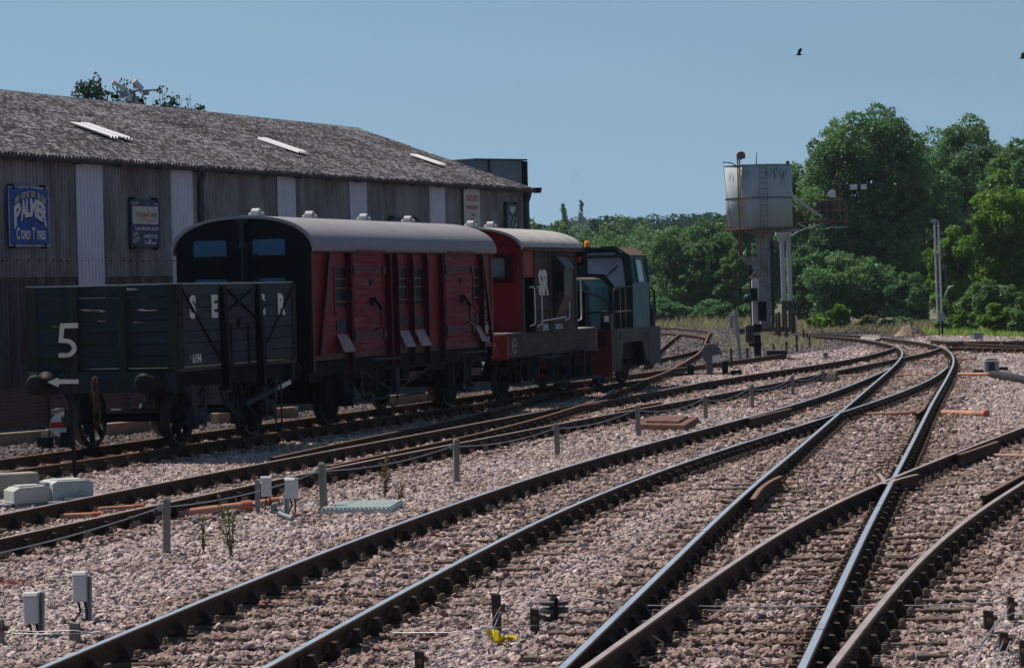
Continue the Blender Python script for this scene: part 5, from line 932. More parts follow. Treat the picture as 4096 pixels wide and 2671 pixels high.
# ------------------------------------------------------------------ brake van
def handrail(parent, pts, m='white', r=.015):
    mb = MB(); mb.tube(pts, r, 8); mb.build('handrail', MT[m], parent)
def brake_van():
    t = empty('brake_van', spot(12.27), TA, 'brake van with crimson end, brown planked side lettered SR and pale curved roof', 'railway van', 'vehicles on the rusty siding')
    L, hw = 6.85, 1.22; bx0, bx1 = 1.20, 5.22; ze, za, zf = 3.28, 3.72, 1.40
    # frame
    mb = MB()
    for s in (-1, 1): mb.box(.02, L - .02, *sorted((s * 1.24, s * 1.16)), .93, 1.40)
    mb.box(0.05, L - .05, -1.15, 1.15, 1.2, 1.38)
    y = -1.24
    for xx in np.arange(.35, 6.6, .48):
        rivets(mb, [(xx, y, 1.30), (xx + .09, y, 1.30), (xx, y, 1.18), (xx + .06, y, 1.05), (xx + .13, y, 1.18)], .018)
    mb.box(.0, L, -1.29, -1.16, 1.400, 1.425); mb.box(.0, L, -1.27, -1.16, .915, .93)
    mb.build('side_girder', MT['brownf'], t)
    mb = MB(); mb.box(.0, 1.2, -1.2, 1.2, 1.402, 1.44); mb.box(5.22, L, -1.2, 1.2, 1.402, 1.44); mb.build('end_deck', MT['broof'], t)
    for x0, x1 in ((-.08, .02), (L - .02, L + .08)):
        mb = MB(); mb.box(x0, x1, -1.24, 1.24, .88, 1.40); rivets(mb, [(x0, y, z) for y in (-1.1, -.7, .7, 1.1) for z in (1.0, 1.3)], .02, (-1, 0, 0)); mb.build('buffer_beam', MT['redb'], t)
    buffers(t, -.08, -1, 1.06, .2, .872, .4, m=MT['redb']); buffers(t, L + .08, 1, 1.06, .2, .872, .4)
    # body: end walls, sides
    def planks_x(mb, x, y0, y1, z0, z1, n, th=.03, sgn=-1):
        for k in range(n):
            a = z0 + (z1 - z0) * k / n; b = z0 + (z1 - z0) * (k + 1) / n - .007; mb.box(min(x, x + sgn * th), max(x, x + sgn * th), y0, y1, a, b)
    mb, out = arc_roof(bx0 - .35, bx1 + .30, 1.36, 3.24, za, .045, 20, 2.0); mb.build('roof', MT['broof'], t)
    sec = [(max(-hw, min(hw, y * .93)), z - .03) for y, z in out]
    for x0, x1 in ((bx0 + .02, bx0 + .06), (bx1 - .06, bx1 - .02)):
        mb = MB(); mb.prism([(-hw, zf)] + [(-hw, 3.2)] + [p for p in reversed(sec)] + [(hw, 3.2), (hw, zf)], 'x', x0, x1); e = mb.build('end_wall', MT['crimson'], t)
    mb = MB(); planks_x(mb, bx0 + .02, -1.10, 1.10, zf + .03, 2.42, 6); planks_x(mb, bx0 + .02, -1.1, 1.1, 3.1, 3.3, 1); mb.box(bx0 - .025, bx0 + .02, -hw, -1.10, zf, 3.24); mb.box(bx0 - .025, bx0 + .02, 1.10, hw, zf, 3.24); mb.box(bx0 - .03, bx0 + .02, -1.1, 1.1, 2.42, 2.50); mb.build('end_planking', MT['crimson'], t)
    for y0, y1 in ((-1.0, -.22), (.22, 1.0)):
        mb = MB(); mb.box(bx0 - .035, bx0 - .0, y0, y0 + .17, 2.5, 3.12); mb.box(bx0 - .035, bx0 - .0, y1 - .17, y1, 2.5, 3.12); mb.box(bx0 - .035, bx0, y0 + .17, y1 - .17, 3.04, 3.12); mb.box(bx0 - .035, bx0, y0 + .17, y1 - .17, 2.5, 2.62); w = mb.build('end_window', MT['maroond'], t)
        mb = MB(); mb.box(bx0 - .005, bx0 + .01, y0 + .17, y1 - .17, 2.62, 3.04); mb.build('pane', MT['glassl'], w)
    mb = MB(); mb.box(bx0 - .06, bx0 - .03, -1.17, -1.12, 2.72, 3.0); mb.box(bx0 - .06, bx0 - .03, -.72, -.64, 1.9, 2.05); mb.tube([(bx0 - .08, -1.15, 2.75), (bx0 - .08, -1.15, 2.95)], .02, 6); mb.build('lamp_iron', MT['crimson'], t)
    # side: doorway recess then brown planking
    dx = 1.98
    mb = MB(); n = 11
    for k in range(n):
        a = zf + .18 + (3.22 - zf - .18) * k / n; mb.box(dx, bx1, -hw - .02, -hw + .02, a, a + (3.22 - zf - .18) / n - .007)
    mb.box(dx, bx1, -hw - .028, -hw + .02, zf + .03, zf + .17); mb.build('side', MT['brownp'], t)
    mb = MB(); mb.box(bx0 + .06, bx1 - .06, hw - .04, hw, zf, 3.22); mb.build('side', MT['brownp'], t)
    mb = MB(); mb.box(bx0 + .05, dx, -.60, -.55, zf, 3.2); mb.box(dx, dx + .04, -hw + .03, -.55, zf, 3.2); mb.box(bx0 + .06, dx, -hw - .0, -.6, 3.10, 3.22); mb.build('veranda_wall', MT['black'], t)
    mb = MB(); mb.box(bx0 + .06, dx, -hw - .02, -hw + .02, 2.62, 3.20); mb.build('veranda_panel', MT['crimson'], t)
    mb = MB(); mb.box(bx0 - .03, bx0 + .06, -hw - .02, -hw + .03, zf, 3.22)
    for x in (dx - .02, 3.05, bx1 - .10): mb.box(x, x + .09, -hw - .05, -hw - .02, zf, 3.22); rivets(mb, [(x + .045, -hw - .05, z) for z in np.arange(1.6, 3.1, .2)])
    mb.build('side_stanchion', MT['brownf'], t)
    # lookout ducket
    mb = MB(); x0, x1 = 3.10, 4.05; y0 = -hw - .02; d = .28
    mb.prism([(y0, 3.05), (y0 - .10, 3.0), (y0 - d, 2.82), (y0 - d, 2.18), (y0, 1.62)], 'x', x0 + .25, x1 - .1); mb.prism([(y0, 3.07), (y0 - .12, 3.06), (y0 - d - .05, 2.84), (y0 - d - .05, 2.80), (y0, 3.0)], 'x', x0 + .2, x1 - .05); du = mb.build('lookout_ducket', MT['duck'], t)
    mb = MB(); mb.box(x0 + .235, x0 + .245, y0 - .27, y0 - .08, 2.28, 2.72); mb.build('ducket_window', MT['glassd'], du)
    for x, w in ((1.75, .9),): pass
    yy = -hw - .10
    handrail(t, [(1.62, -hw - .02, 2.40), (1.66, yy, 2.41), (1.72, yy, 2.35), (1.74, yy, 1.70), (1.70, yy, 1.60), (1.60, -hw - .02, 1.56)])
    handrail(t, [(2.10, -hw - .02, 2.40), (2.18, yy, 2.40), (2.24, yy, 2.33), (2.26, yy, 1.72), (2.24, yy, 1.60), (2.12, -hw - .02, 1.54)])
    handrail(t, [(2.34, yy, 1.66), (3.2, yy, 1.69), (4.1, yy, 1.72)]); handrail(t, [(4.40, yy, 2.1), (4.40, yy, 1.78), (4.34, yy, 1.68), (4.22, -hw - .03, 1.64)])
    handrail(t, [(5.14, -hw - .02, 2.56), (5.26, yy, 2.56), (5.34, yy, 2.5), (5.36, yy, 1.74), (5.32, yy, 1.64), (5.18, -hw - .02, 1.6)])
    for x in (2.0, 3.4): roof_vent(t, x - .55, .0, za, MT['ventw'])
    mb = MB(); mb.bar((1.75, -.92, 3.52), (3.0, -1.18, 3.41), .05, .03); mb.bar((3.9, -1.15, 3.42), (4.7, -.75, 3.60), .05, .03); mb.build('roof_strip', MT['black'], t)
    mb = MB(); mb.box(bx0 - .3, bx1 + .28, -1.375, -1.335, 3.18, 3.26); mb.build('roof_edge_trim', MT['brownf'], t)
    # steps
    mb = MB(); mb.box(1.5, 5.9, -1.62, -1.28, .30, .335); 
    for x in (1.6, 2.65, 4.05, 5.15, 5.75): mb.box(x, x + .03, -1.42, -1.30, .335, .95)
    mb.build('lower_footboard', MT['ironb'], t)
    mb = MB(); mb.box(1.5, 3.2, -1.55, -1.26, .86, .89); mb.box(4.7, 6.1, -1.55, -1.26, .93, .96); mb.build('upper_footboard', MT['ironb'], t)
    mb = MB(); mb.box(1.0, 5.8, -.9, .9, .7, .92); mb.box(2.4, 2.8, -.9, -.8, .35, .75); mb.box(3.7, 4.2, -.5, .5, .4, .7); mb.build('underframe', MT['black'], t)
    for x in (1.0, 5.6): wheelset(t, x, 0, .47); running_gear(t, x, 1.02, w=1.0, m='black')
    sh = Sheet((0, -hw - .03, 0), (1, 0, 0), (0, 0, 1), .003)
    sh.text('SR', 2.62, 2.25, .52, .92, .05); sh.text('55993', 2.72, 1.445, .145, .90, .03); sh.text('TARE 25.10', 3.75, 1.46, .115, .72, .03); sh.fin('lettering', [MT['letter']], t)
    sh = Sheet((0, -1.245, 0), (1, 0, 0), (0, 0, 1), .004); a = [2 * math.pi * k / 28 for k in range(28)]; cx, cz = .42, 1.165
    for k in range(28): q0, q1 = a[k], a[(k + 1) % 28]; sh.poly([(cx + .16 * math.cos(q0), cz + .16 * math.sin(q0)), (cx + .16 * math.cos(q1), cz + .16 * math.sin(q1)), (cx + .142 * math.cos(q1), cz + .142 * math.sin(q1)), (cx + .142 * math.cos(q0), cz + .142 * math.sin(q0))])
    sh.text('55993', cx, cz - .03, .07, .75, .01); sh.text('S R', cx, cz + .07, .04, .8, .01); sh.fin('number_plate', [MT['letter']], t)
    return t
MT['redb'] = M('red_buffer_beam', (.24, .035, .03), .55, var=.2, vs=3, blot=(.36, .16, .12), bsc=2.5, bth=.62)
MT['glassl'] = M('reflecting_glass', (.12, .17, .18), .08, var=.3, vs=3, spec=.8)
MT['duck'] = M('ducket_black_brown', (.03, .025, .03), .45, var=.35, vs=3, blot=(.09, .07, .065), bsc=2, bth=.6)
brake_van()
# tail lamp hanging on the far corner of the brake van
lp = spot(12.27 + 5.45, 1.30, 3.02)
t = empty('tail_lamp', lp, TA, 'black lamp with a red lens hanging at the far corner of the brake van', 'lamp')
mb = MB(); mb.rev([(.0, -.17), (.13, -.17), (.13, .10), (.10, .12), (.07, .20), (.09, .21), (.09, .25), (.04, .28), (0, .28)], (0, 0, 0), 'z', 16); mb.tube([(0, -.08, .26), (0, -.08, .42), (0, .08, .42), (0, .08, .26)], .01, 6); mb.build('lamp_case', MT['black'], t)
mb = MB(); mb.rev([(.09, -.12), (.09, -.16), (0, -.165)], (0, 0, 0), 'x', 16); l = mb.build('lens_rim', MT['iron'], t)
mb = MB(); mb.rev([(.075, -.15), (.06, -.19), (0, -.205)], (0, 0, 0), 'x', 16); mb.build('lens', M('red_lens', (.35, .03, .04), .15), l)
# ------------------------------------------------------------------ diesel shunter
MT['green'] = M('faded_green_paint', (.030, .115, .135), .5, var=.14, vs=3, blot=(.06, .155, .17), bsc=3, bth=.62, stretch=(1, 1, .4))
MT['mgreen'] = M('bonnet_green_paint', (.014, .062, .072), .5, var=.2, vs=3, spec=.12)
MT['dgreen'] = M('dark_green_paint', (.006, .030, .036), .45, var=.2, vs=3, spec=.15)
MT['skirt'] = M('rust_stained_grey_skirt', (.065, .062, .062), .7, var=.2, vs=3, blot=(.11, .07, .05), bsc=3, bth=.62)
MT['rroof'] = M('rusty_cab_roof', (.15, .10, .075), .8, var=.3, vs=5, blot=(.08, .06, .055), bsc=5)
MT['cglass'] = M('cab_glass', (.25, .31, .39), .1, var=.25, vs=1.5, spec=.5)
def loco():
    t = empty('diesel_shunter', spot(19.75), TA, 'small green diesel shunting locomotive with a tall cab and an orange beacon', 'locomotive', 'vehicles on the rusty siding')
    zf = 1.36
    # frame and end plates
    mb = MB(); mb.box(.62, 5.25, -1.05, 1.05, .60, zf - .002); mb.box(1.0, 3.6, -.9, .9, .3, .6); mb.build('frame', MT['black'], t)
    mb = MB(); mb.box(.54, .61, -1.28, 1.28, .22, zf); mb.build('end_plate', MT['redl2'], t)
    mb = MB(); mb.prism([(1.06, zf), (1.06, .38), (1.32, .38), (1.58, 1.02), (3.40, 1.02), (3.74, .50), (4.0, .50), (4.0, zf)], 'y', -1.28, -1.23); mb.build('side_skirt', MT['skirt'], t)
    mb = MB(); mb.box(.62, 1.05, -1.275, -1.22, .38, zf); mb.box(4.01, 5.15, -1.285, -1.1, .42, zf); mb.box(3.85, 4.9, -1.20, 1.2, .42, .9); mb.box(.62, 1.05, -1.27, -.9, .62, .66); mb.box(.62, 1.05, -1.27, -.9, .34, .379); mb.build('step_box', MT['navyp'], t)
    mb = MB(); mb.box(.9, 3.7, 1.22, 1.27, .5, zf); mb.build('side_skirt', MT['skirt'], t)
    mb = MB(); mb.box(1.22, 1.36, -1.296, -1.281, 1.08, 1.24); mb.box(3.72, 3.84, -1.296, -1.281, 1.08, 1.24); mb.build('vent_slot', MT['letterd'], t)
    # hood
    mb = MB(); z1 = 2.60; w = .68
    mb.prism([(-w, zf), (-w, z1 - .22), (-w + .14, z1 - .05), (-w + .34, z1), (w - .34, z1), (w - .14, z1 - .05), (w, z1 - .22), (w, zf)], 'x', .72, 2.60); mb.build('bonnet', MT['mgreen'], t, .03)
    mb = MB(); mb.prism([(-w + .14, z1 - .045), (-w + .34, z1 + .006), (w - .34, z1 + .006), (w - .14, z1 - .045), (w - .34, z1 - .02), (-w + .34, z1 - .02)], 'x', .73, 2.59); mb.build('bonnet_top', MT['rroof'], t)
    for x0, x1 in ((.82, 2.0), (2.04, 2.52)):
        mb = MB(); mb.box(x0, x1, -w - .012, -w - .002, zf + .04, z1 - .20); mb.build('bonnet_door', MT['green'], t, .006)
    mb = MB(); mb.box(.70, .718, -.6, .6, zf + .1, z1 - .3)
    for z in np.arange(zf + .2, z1 - .35, .07): mb.box(.68, .70, -.55, .55, z, z + .02)
    mb.build('radiator_grille', MT['black'], t)
    # cab : x 2.62 -> 4.20
    cx0, cx1, cw, zr = 2.60, 4.20, 1.27, 3.30
    tw = 1.17
    mb = MB(); sec = [(-cw, zf), (-cw, 2.55), (-tw, 3.05), (-.90, zr - .04), (.90, zr - .04), (tw, 3.05), (cw, 2.55), (cw, zf)]
    # front wall built round the window openings
    mb.box(cx0, cx0 + .05, -cw, cw, zf, 2.24)
    for q in (-1, 1):
        mb.prism([(q * cw, 2.24), (q * cw, 2.55), (q * tw, 3.06), (q * .88, 3.26), (q * .84, 3.20), (q * 1.06, 3.04), (q * 1.14, 2.40), (q * 1.08, 2.24)], 'x', cx0, cx0 + .05)
        mb.prism([(q * .12, 2.24), (q * 1.1, 2.24), (q * 1.06, 2.30), (q * .84, 2.30), (q * .54, 2.66), (q * .12, 2.66)], 'x', cx0 + .001, cx0 + .049)
    mb.box(cx0, cx0 + .05, -.12, .12, 2.24, 3.26); mb.box(cx0 + .002, cx0 + .048, -.88, .88, 3.21, 3.28)
    mb.build('cab_front', MT['dgreen'], t)
    for s in (-1, 1):
        P_ = [(s * .13, 2.68), (s * .13, 3.18), (s * .18, 3.22), (s * .82, 3.22), (s * 1.04, 3.04), (s * 1.12, 2.42), (s * 1.07, 2.32), (s * .85, 2.31), (s * .55, 2.66)]
        mb = MB(); mb.prism(P_, 'x', cx0 + .012, cx0 + .028); g = mb.build('windscreen', MT['cglass'], t)
        mb = MB(); mb.tube([(cx0 - .004, a, b) for a, b in P_ + [P_[0]]], .018, 6); mb.build('rubber_seal', MT['black'], g)
    mb = MB(); mb.tube([(cx0 - .05, -.50, 2.50), (cx0 - .06, -.86, 2.82)], .012, 6); mb.tube([(cx0 - .06, -.72, 2.70), (cx0 - .06, -.93, 2.88)], .018, 6); mb.build('wiper', MT['black'], t)
    for s in (-1, 1):
        mb = MB(); mb.box(cx0 + .05, cx1, *sorted((s * cw, s * (cw - .03))), zf, 2.44); mb.build('cab_side_panel', MT['green'], t)
        mb = MB()
        mb.bar((cx0 + .08, s * (cw - .012), 2.44), (cx0 + .08, s * (tw + .0), 3.08), .03, .12, up=(0, 1, 0)); mb.bar((cx0 + .50, s * (cw - .012), 2.44), (cx0 + .50, s * tw, 3.08), .03, .09, up=(0, 1, 0)); mb.bar((cx1 - .06, s * (cw - .012), 2.44), (cx1 - .06, s * tw, 3.08), .03, .12, up=(0, 1, 0))
        mb.box(cx0 + .02, cx1, *sorted((s * (tw + .02), s * (tw - .03))), 3.02, 3.12); mb.box(cx0 + .05, cx1, *sorted((s * (cw + .004), s * (cw - .03))), 2.40, 2.47); mb.build('cab_window_frame', MT['green'], t)
        for x0, x1 in ((cx0 + .15, cx0 + .45), (cx0 + .56, cx1 - .12)):
            mb = MB(); a, b = s * (cw - .03), s * (tw - .01); mb.add([(x0, a, 2.47), (x1, a, 2.47), (x1, b, 3.03), (x0, b, 3.03), (x0, a - s * .012, 2.47), (x1, a - s * .012, 2.47), (x1, b - s * .012, 3.03), (x0, b - s * .012, 3.03)], [(0, 1, 2, 3), (7, 6, 5, 4), (0, 4, 5, 1), (1, 5, 6, 2), (2, 6, 7, 3), (3, 7, 4, 0)]); g = mb.build('side_window', MT['glassl'], t)
    mb = MB(); mb.box(cx1 - .05, cx1, -cw, cw, zf, 2.45); mb.box(cx1 - .05, cx1, -cw + .02, -.95, 2.45, 3.05); mb.box(cx1 - .05, cx1, .95, cw - .02, 2.45, 3.05); mb.box(cx1 - .05, cx1, -.08, .08, 2.45, 3.05); mb.box(cx1 - .05, cx1, -tw, tw, 3.0, 3.2); mb.build('cab_rear', MT['dgreen'], t)
    mb = MB(); mb.prism([(-tw - .05, 3.09), (-.92, zr - .02), (.92, zr - .02), (tw + .05, 3.09), (tw + .05, 3.13), (.92, zr + .02), (-.92, zr + .02), (-tw - .05, 3.13)], 'x', cx0 - .06, cx1 + .06); mb.build('cab_roof', MT['rroof'], t)
    mb = MB(); mb.box(cx0 - .08, cx0 - .06, -tw - .05, tw + .05, 3.07, 3.14); mb.prism([(-tw - .04, 3.07), (-.92, zr - .03), (.92, zr - .03), (tw + .04, 3.07), (tw + .04, 3.13), (.92, zr + .03), (-.92, zr + .03), (-tw - .04, 3.13)], 'x', cx0 - .08, cx0 - .061); mb.box(cx0 + .5, cx0 + .8, -.7, -.45, zr + .02, zr + .06); mb.build('roof_edge', MT['dgreen'], t)
    mb = MB(); mb.rev([(.17, 2.5), (.17, 3.42), (.15, 3.44), (.12, 3.44)], (2.35, .45, 0), 'z', 16); mb.build('exhaust_stack', MT['rroof'], t)
    b = MB(); b.rev([(.085, 0), (.085, .035), (.075, .04)], (cx0 + .12, -.11, zr + .02), 'z', 16); bb = b.build('beacon_base', MT['redl2'], t)
    b = MB(); b.rev([(.072, .04), (.07, .12), (.06, .16), (.035, .175), (0, .18)], (cx0 + .12, -.11, zr + .02), 'z', 16); b.build('beacon_lens', M('orange_lens', (.85, .26, .02), .2, var=.05), bb)
    # lamp, buffers, rails
    mb = MB(); mb.box(.60, .95, -1.24, -1.0, zf + .002, zf + .36); mb.build('toolbox', MT['navyp'], t); mb = MB(); mb.box(.575, .60, -1.21, -1.10, zf + .18, zf + .32); mb.build('marker_light', MT['letter'], t)
    buffers(t, .54, -1, 1.12, .30, .95, .46, m=MT['black']); buffers(t, 5.25, 1, 1.04, .2, .87, .4)
    def rl(pts, m='black', r=.026): handrail(t, pts, m, r)
    rl([(.66, -.45, 2.30), (.66, -.85, 2.20), (.66, -1.12, 2.06), (.66, -1.2, 1.94), (.66, -1.2, zf + .3)], 'navyp'); rl([(.66, -.5, 1.74), (.66, -1.18, 1.78)], 'navyp')
    rl([(1.05, -1.22, zf), (1.05, -1.22, 2.26), (1.15, -1.22, 2.33), (2.62, -1.24, 2.36)], 'navyp'); rl([(1.1, -1.22, 1.76), (2.62, -1.24, 1.78)], 'rusttop', .016); rl([(1.62, -1.22, zf), (1.62, -1.22, 2.34)], 'rusttop', .011); rl([(2.1, -1.22, zf), (2.1, -1.22, 2.34)], 'rusttop', .011)
    rl([(4.45, -1.2, zf + .1), (4.45, -1.2, 2.30), (4.6, -1.2, 2.33), (4.95, -1.2, 2.2), (5.0, -1.2, zf + .2)], 'black'); rl([(4.45, -1.2, 1.85), (5.0, -1.2, 1.85)], 'black')
    mb = MB(); mb.rev([(.19, zf + .002), (.19, zf + .42), (.15, zf + .46), (0, zf + .46)], (4.7, -1.08, 0), 'z', 14); mb.build('air_tank', MT['navyp'], t)
    for x in (1.35, 3.45): wheelset(t, x, 0, .50)
    mb = MB(); mb.box(.9, 1.8, -1.0, -.8, .4, .9); mb.box(3.0, 3.9, -1.0, -.8, .4, .9); mb.bar((1.2, -.95, .45), (3.6, -.95, .45), .05, .09); mb.build('axle_guards', MT['black'], t)
MT['redl2'] = M('dark_red_plate', (.10, .012, .018), .6, var=.2, vs=3)
MT['navyp'] = M('navy_black_paint', (.006, .011, .017), .5, var=.2, spec=.12)
MT['letterd'] = M('stencil_black', (.01, .01, .012), .6)
loco()
# ================================================================== trees and undergrowth
def leafmat(name, dark, mid, light, tr=.35, sp=.25):
    m = bpy.data.materials.new(name); m.use_nodes = True; N = m.node_tree.nodes; L = m.node_tree.links; p = N['Principled BSDF']; p.inputs['Roughness'].default_value = .5; p.inputs['Specular IOR Level'].default_value = sp
    a = N.new('ShaderNodeAttribute'); a.attribute_name = 'leaf'; r = N.new('ShaderNodeValToRGB'); e = r.color_ramp.elements; e[0].position = 0; e[0].color = (*dark, 1); e[1].position = 1; e[1].color = (*light, 1); q = e.new(.55); q.color = (*mid, 1); L.new(a.outputs['Fac'], r.inputs[0]); L.new(r.outputs[0], p.inputs['Base Color'])
    t = N.new('ShaderNodeBsdfTranslucent'); mx = N.new('ShaderNodeMix'); mx.data_type = 'RGBA'; mx.blend_type = 'MULTIPLY'; mx.inputs[0].default_value = 1; L.new(r.outputs[0], mx.inputs[6]); mx.inputs[7].default_value = (1.15, 1.25, .75, 1); L.new(mx.outputs[2], t.inputs[0])
    s = N.new('ShaderNodeMixShader'); s.inputs[0].default_value = tr; L.new(p.outputs[0], s.inputs[1]); L.new(t.outputs[0], s.inputs[2]); L.new(s.outputs[0], N['Material Output'].inputs[0]); return m
LF = {
 'shade': leafmat('sycamore_leaves', (.014, .034, .020), (.026, .056, .026), (.050, .085, .034)),
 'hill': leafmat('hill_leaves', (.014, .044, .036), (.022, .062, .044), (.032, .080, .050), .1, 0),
 'oak': leafmat('oak_leaves', (0.054, 0.122, 0.059), (0.099, 0.201, 0.092), (0.170, 0.290, 0.131), .4),
 'dark': leafmat('dark_leaves', (0.062, 0.144, 0.079), (0.109, 0.232, 0.117), (0.190, 0.343, 0.164)),
 'lime': leafmat('yellow_green_leaves', (0.060, 0.135, 0.030), (0.124, 0.231, 0.040), (0.208, 0.333, 0.060), .5),
 'mid': leafmat('mid_green_leaves', (0.055, 0.124, 0.056), (0.106, 0.202, 0.083), (0.174, 0.285, 0.111), .42),
 'far': leafmat('far_leaves', (0.059, 0.131, 0.064), (0.096, 0.195, 0.085), (0.149, 0.270, 0.107), .35, .1),
 'dry': leafmat('dry_grass_blades', (.20, .17, .11), (.34, .30, .20), (.46, .42, .30), .3),
 'grassy': leafmat('green_grass_blades', (0.141, 0.238, 0.055), (0.279, 0.390, 0.098), (0.556, 0.585, 0.197), .4),
 'weed': leafmat('weed_leaves', (.035, .05, .02), (.075, .10, .035), (.20, .21, .07), .3),
 'weedr': leafmat('reddish_weed', (.06, .035, .025), (.11, .075, .045), (.17, .14, .07), .3),
}
MT['bark'] = M('tree_bark', (0.167, 0.141, 0.118), .95, var=.3, vs=2, bump=.4, bs=8)
def quads(name, C_, sz, mat, parent, tone, rng_, up=.25, aspect=1.0):
    n = len(C_); nr = rng_.normal(size=(n, 3)); nr[:, 2] += up * 2; nr /= np.linalg.norm(nr, axis=1)[:, None]
    a = rng_.normal(size=(n, 3)); a -= (a * nr).sum(1)[:, None] * nr; a /= np.linalg.norm(a, axis=1)[:, None]; b = np.cross(nr, a)
    s = (sz * rng_.uniform(.6, 1.35, n))[:, None]; a = a * s * aspect; b = b * s * .62
    V = np.stack([C_ - a, C_ - b * .9 + a * .1, C_ + a, C_ + b + a * .1], 1).reshape(-1, 3).astype(np.float32)
    me = bpy.data.meshes.new(name); me.vertices.add(4 * n); me.vertices.foreach_set('co', V.ravel()); me.loops.add(4 * n); me.loops.foreach_set('vertex_index', np.arange(4 * n, dtype=np.int32))
    me.polygons.add(n); me.polygons.foreach_set('loop_start', np.arange(0, 4 * n, 4, dtype=np.int32)); me.polygons.foreach_set('loop_total', np.full(n, 4, np.int32)); me.materials.append(mat)
    at_ = me.attributes.new('leaf', 'FLOAT', 'FACE'); at_.data.foreach_set('value', np.clip(tone, 0, 1).astype(np.float32)); me.update(); me.validate()
    o = bpy.data.objects.new(name, me); COL.objects.link(o)
    if parent is not None: o.parent = parent
    return o
def tree(label, px, ptop, wpx, D, mat, nleaf, lsz, low=.12, seed=0, nb=26, name='tree', cat='tree', group='trees beyond the tracks', gz=-.3, trunk=True, wob=.16, shell=.72, depth=.8, lean=0, sparse=False, basept=None):
    rg = np.random.default_rng(seed + 100); top = dpt(px, ptop, D); H_ = top.z - gz; W = wpx * D / FOC
    t = empty(name, (top.x, D, gz), 0, label, cat, group)
    ez = H_ * (1 - low) / 2; cz = H_ * low + ez; R3 = np.array([W / 2, W / 2 * depth, ez])
    # clumps spread over the crown, pulled towards its outside
    nb = int(nb * 3.6) if nleaf > 14000 else int(nb * 2.4); nleaf = int(nleaf * 1.75) if lsz > .1 and not sparse and D < 200 else nleaf; lsz = lsz * .76 if lsz > .1 and not sparse and D < 200 else lsz; d = rg.normal(size=(nb, 3)); d /= np.linalg.norm(d, axis=1)[:, None]; d = np.sign(d) * np.abs(d) ** (.6 if 'middle' in (group or '') else .85); rad = rg.uniform(.2, 1, nb) ** .5
    f = rg.uniform(.12, .27, nb) if nleaf > 14000 else rg.uniform(.17, .34, nb); bx = f * W / 2; bz = f * np.minimum(ez, np.maximum(W / 2, ez * .55)) * .92; br = (bx + bz) / 2
    c = d * (rad * (1.0 - f * .75))[:, None] * R3 + np.array([0, 0, cz])
    c[:, 2] = np.minimum(c[:, 2], H_ - bz * .8); c[:, 2] = np.maximum(c[:, 2], bz * .6); c[0] = (rg.uniform(-.1, .1) * W, 0, H_ - bz[0] * .95)
    wsel = f ** 2; k = rg.choice(nb, nleaf, p=wsel / wsel.sum())
    u = rg.normal(size=(nleaf, 3)); u /= np.linalg.norm(u, axis=1)[:, None]
    rr = (shell + (1.12 - shell) * rg.random(nleaf) ** .6) * (1 + wob * np.sin(u[:, 0] * 5 + k) * np.sin(u[:, 2] * 6 + k * 2) + wob * .8 * np.sin(u[:, 1] * 11 + k * 3) * np.sin(u[:, 2] * 13 + k))
    P = c[k] + u * rr[:, None] * np.stack([bx[k], bx[k] * depth ** .5, bz[k]], 1); P[:, 0] += lean * P[:, 2]
    drop = (np.sin(P[:, 0] * 2.3 + seed) * np.sin(P[:, 2] * 2.9 + seed * 2) * np.sin(P[:, 1] * 2.1) > (.40 if not sparse else .12)); P = P[~drop]; k = k[~drop]
    P = P[P[:, 2] > .03]; n = len(P)
    tone = rg.normal(.45, .2, n) + .18 * np.sin(P[:, 0] * .9 + P[:, 2] * 1.3 + seed)
    quads('crown', P, np.full(n, lsz), mat, t, tone, rg)
    if trunk:
        mb = MB(); rb = max(.12, W * .028); fx = lean * H_
        mb.tube([(0, 0, -.05), (fx * .1 + .05, 0, H_ * .2), (fx * .35, .05, H_ * .45), (fx * .7, 0, H_ * .8)], [rb * 1.25, rb, rb * .7, rb * .2], 8); mb.build('trunk', MT['bark'], t)
        lb = MB(); n_l = min(nb, 14)
        for i in range(n_l):
            e = c[i]; s0 = (fx * .3, 0, H_ * rg.uniform(.12, .45)); m_ = ((s0[0] + e[0]) / 2 + rg.uniform(-.2, .2), e[1] / 2, (s0[2] + e[2]) / 2 + rg.uniform(-.1, .4)); lb.tube([s0, m_, tuple(e)], [rb * .5, rb * .32, rb * .1], 6)
            for q in range(3):
                e2 = e + rg.normal(size=3) * br[i] * .7; lb.tube([m_, tuple((np.array(m_) + e2) / 2 + rg.normal(size=3) * .1), tuple(e2)], [rb * .2, rb * .13, rb * .05], 5)
        lb.build('branches', MT['bark'], t)
    return t
# the big trees on the right
tree('tallest oak with an uneven rounded crown, just right of the grey water tank', 3470, 425, 560, 168, LF['oak'], 70000, .125, low=.06, seed=1, nb=46, wob=.2)
tree('dark lower lobe of oak foliage directly behind the semaphore bracket', 3250, 560, 300, 172, LF['oak'], 16000, .125, low=.03, seed=2, nb=22)
tree('tall dark tree right of the tallest oak, its top sloping down to the right', 3860, 465, 430, 185, LF['oak'], 42000, .13, low=.05, seed=3, nb=36, wob=.2)
tree('broad shaded crown filling the gap between the oak and the yellow green trees', 3790, 520, 640, 190, LF['dark'], 42000, .14, low=.03, seed=33, nb=30)
tree('deeply shaded tree behind the narrow white lattice signal post', 3690, 640, 360, 176, LF['dark'], 20000, .13, low=.02, seed=4, nb=26)
tree('broad mid green tree filling the upper right edge behind the yellowish ones', 4110, 560, 460, 165, LF['mid'], 42000, .125, low=.08, seed=5, nb=34)
tree('yellow green tree at the right edge with its top edge sloping down to the left', 4030, 680, 380, 150, LF['lime'], 30000, .115, low=.05, seed=6, nb=34)
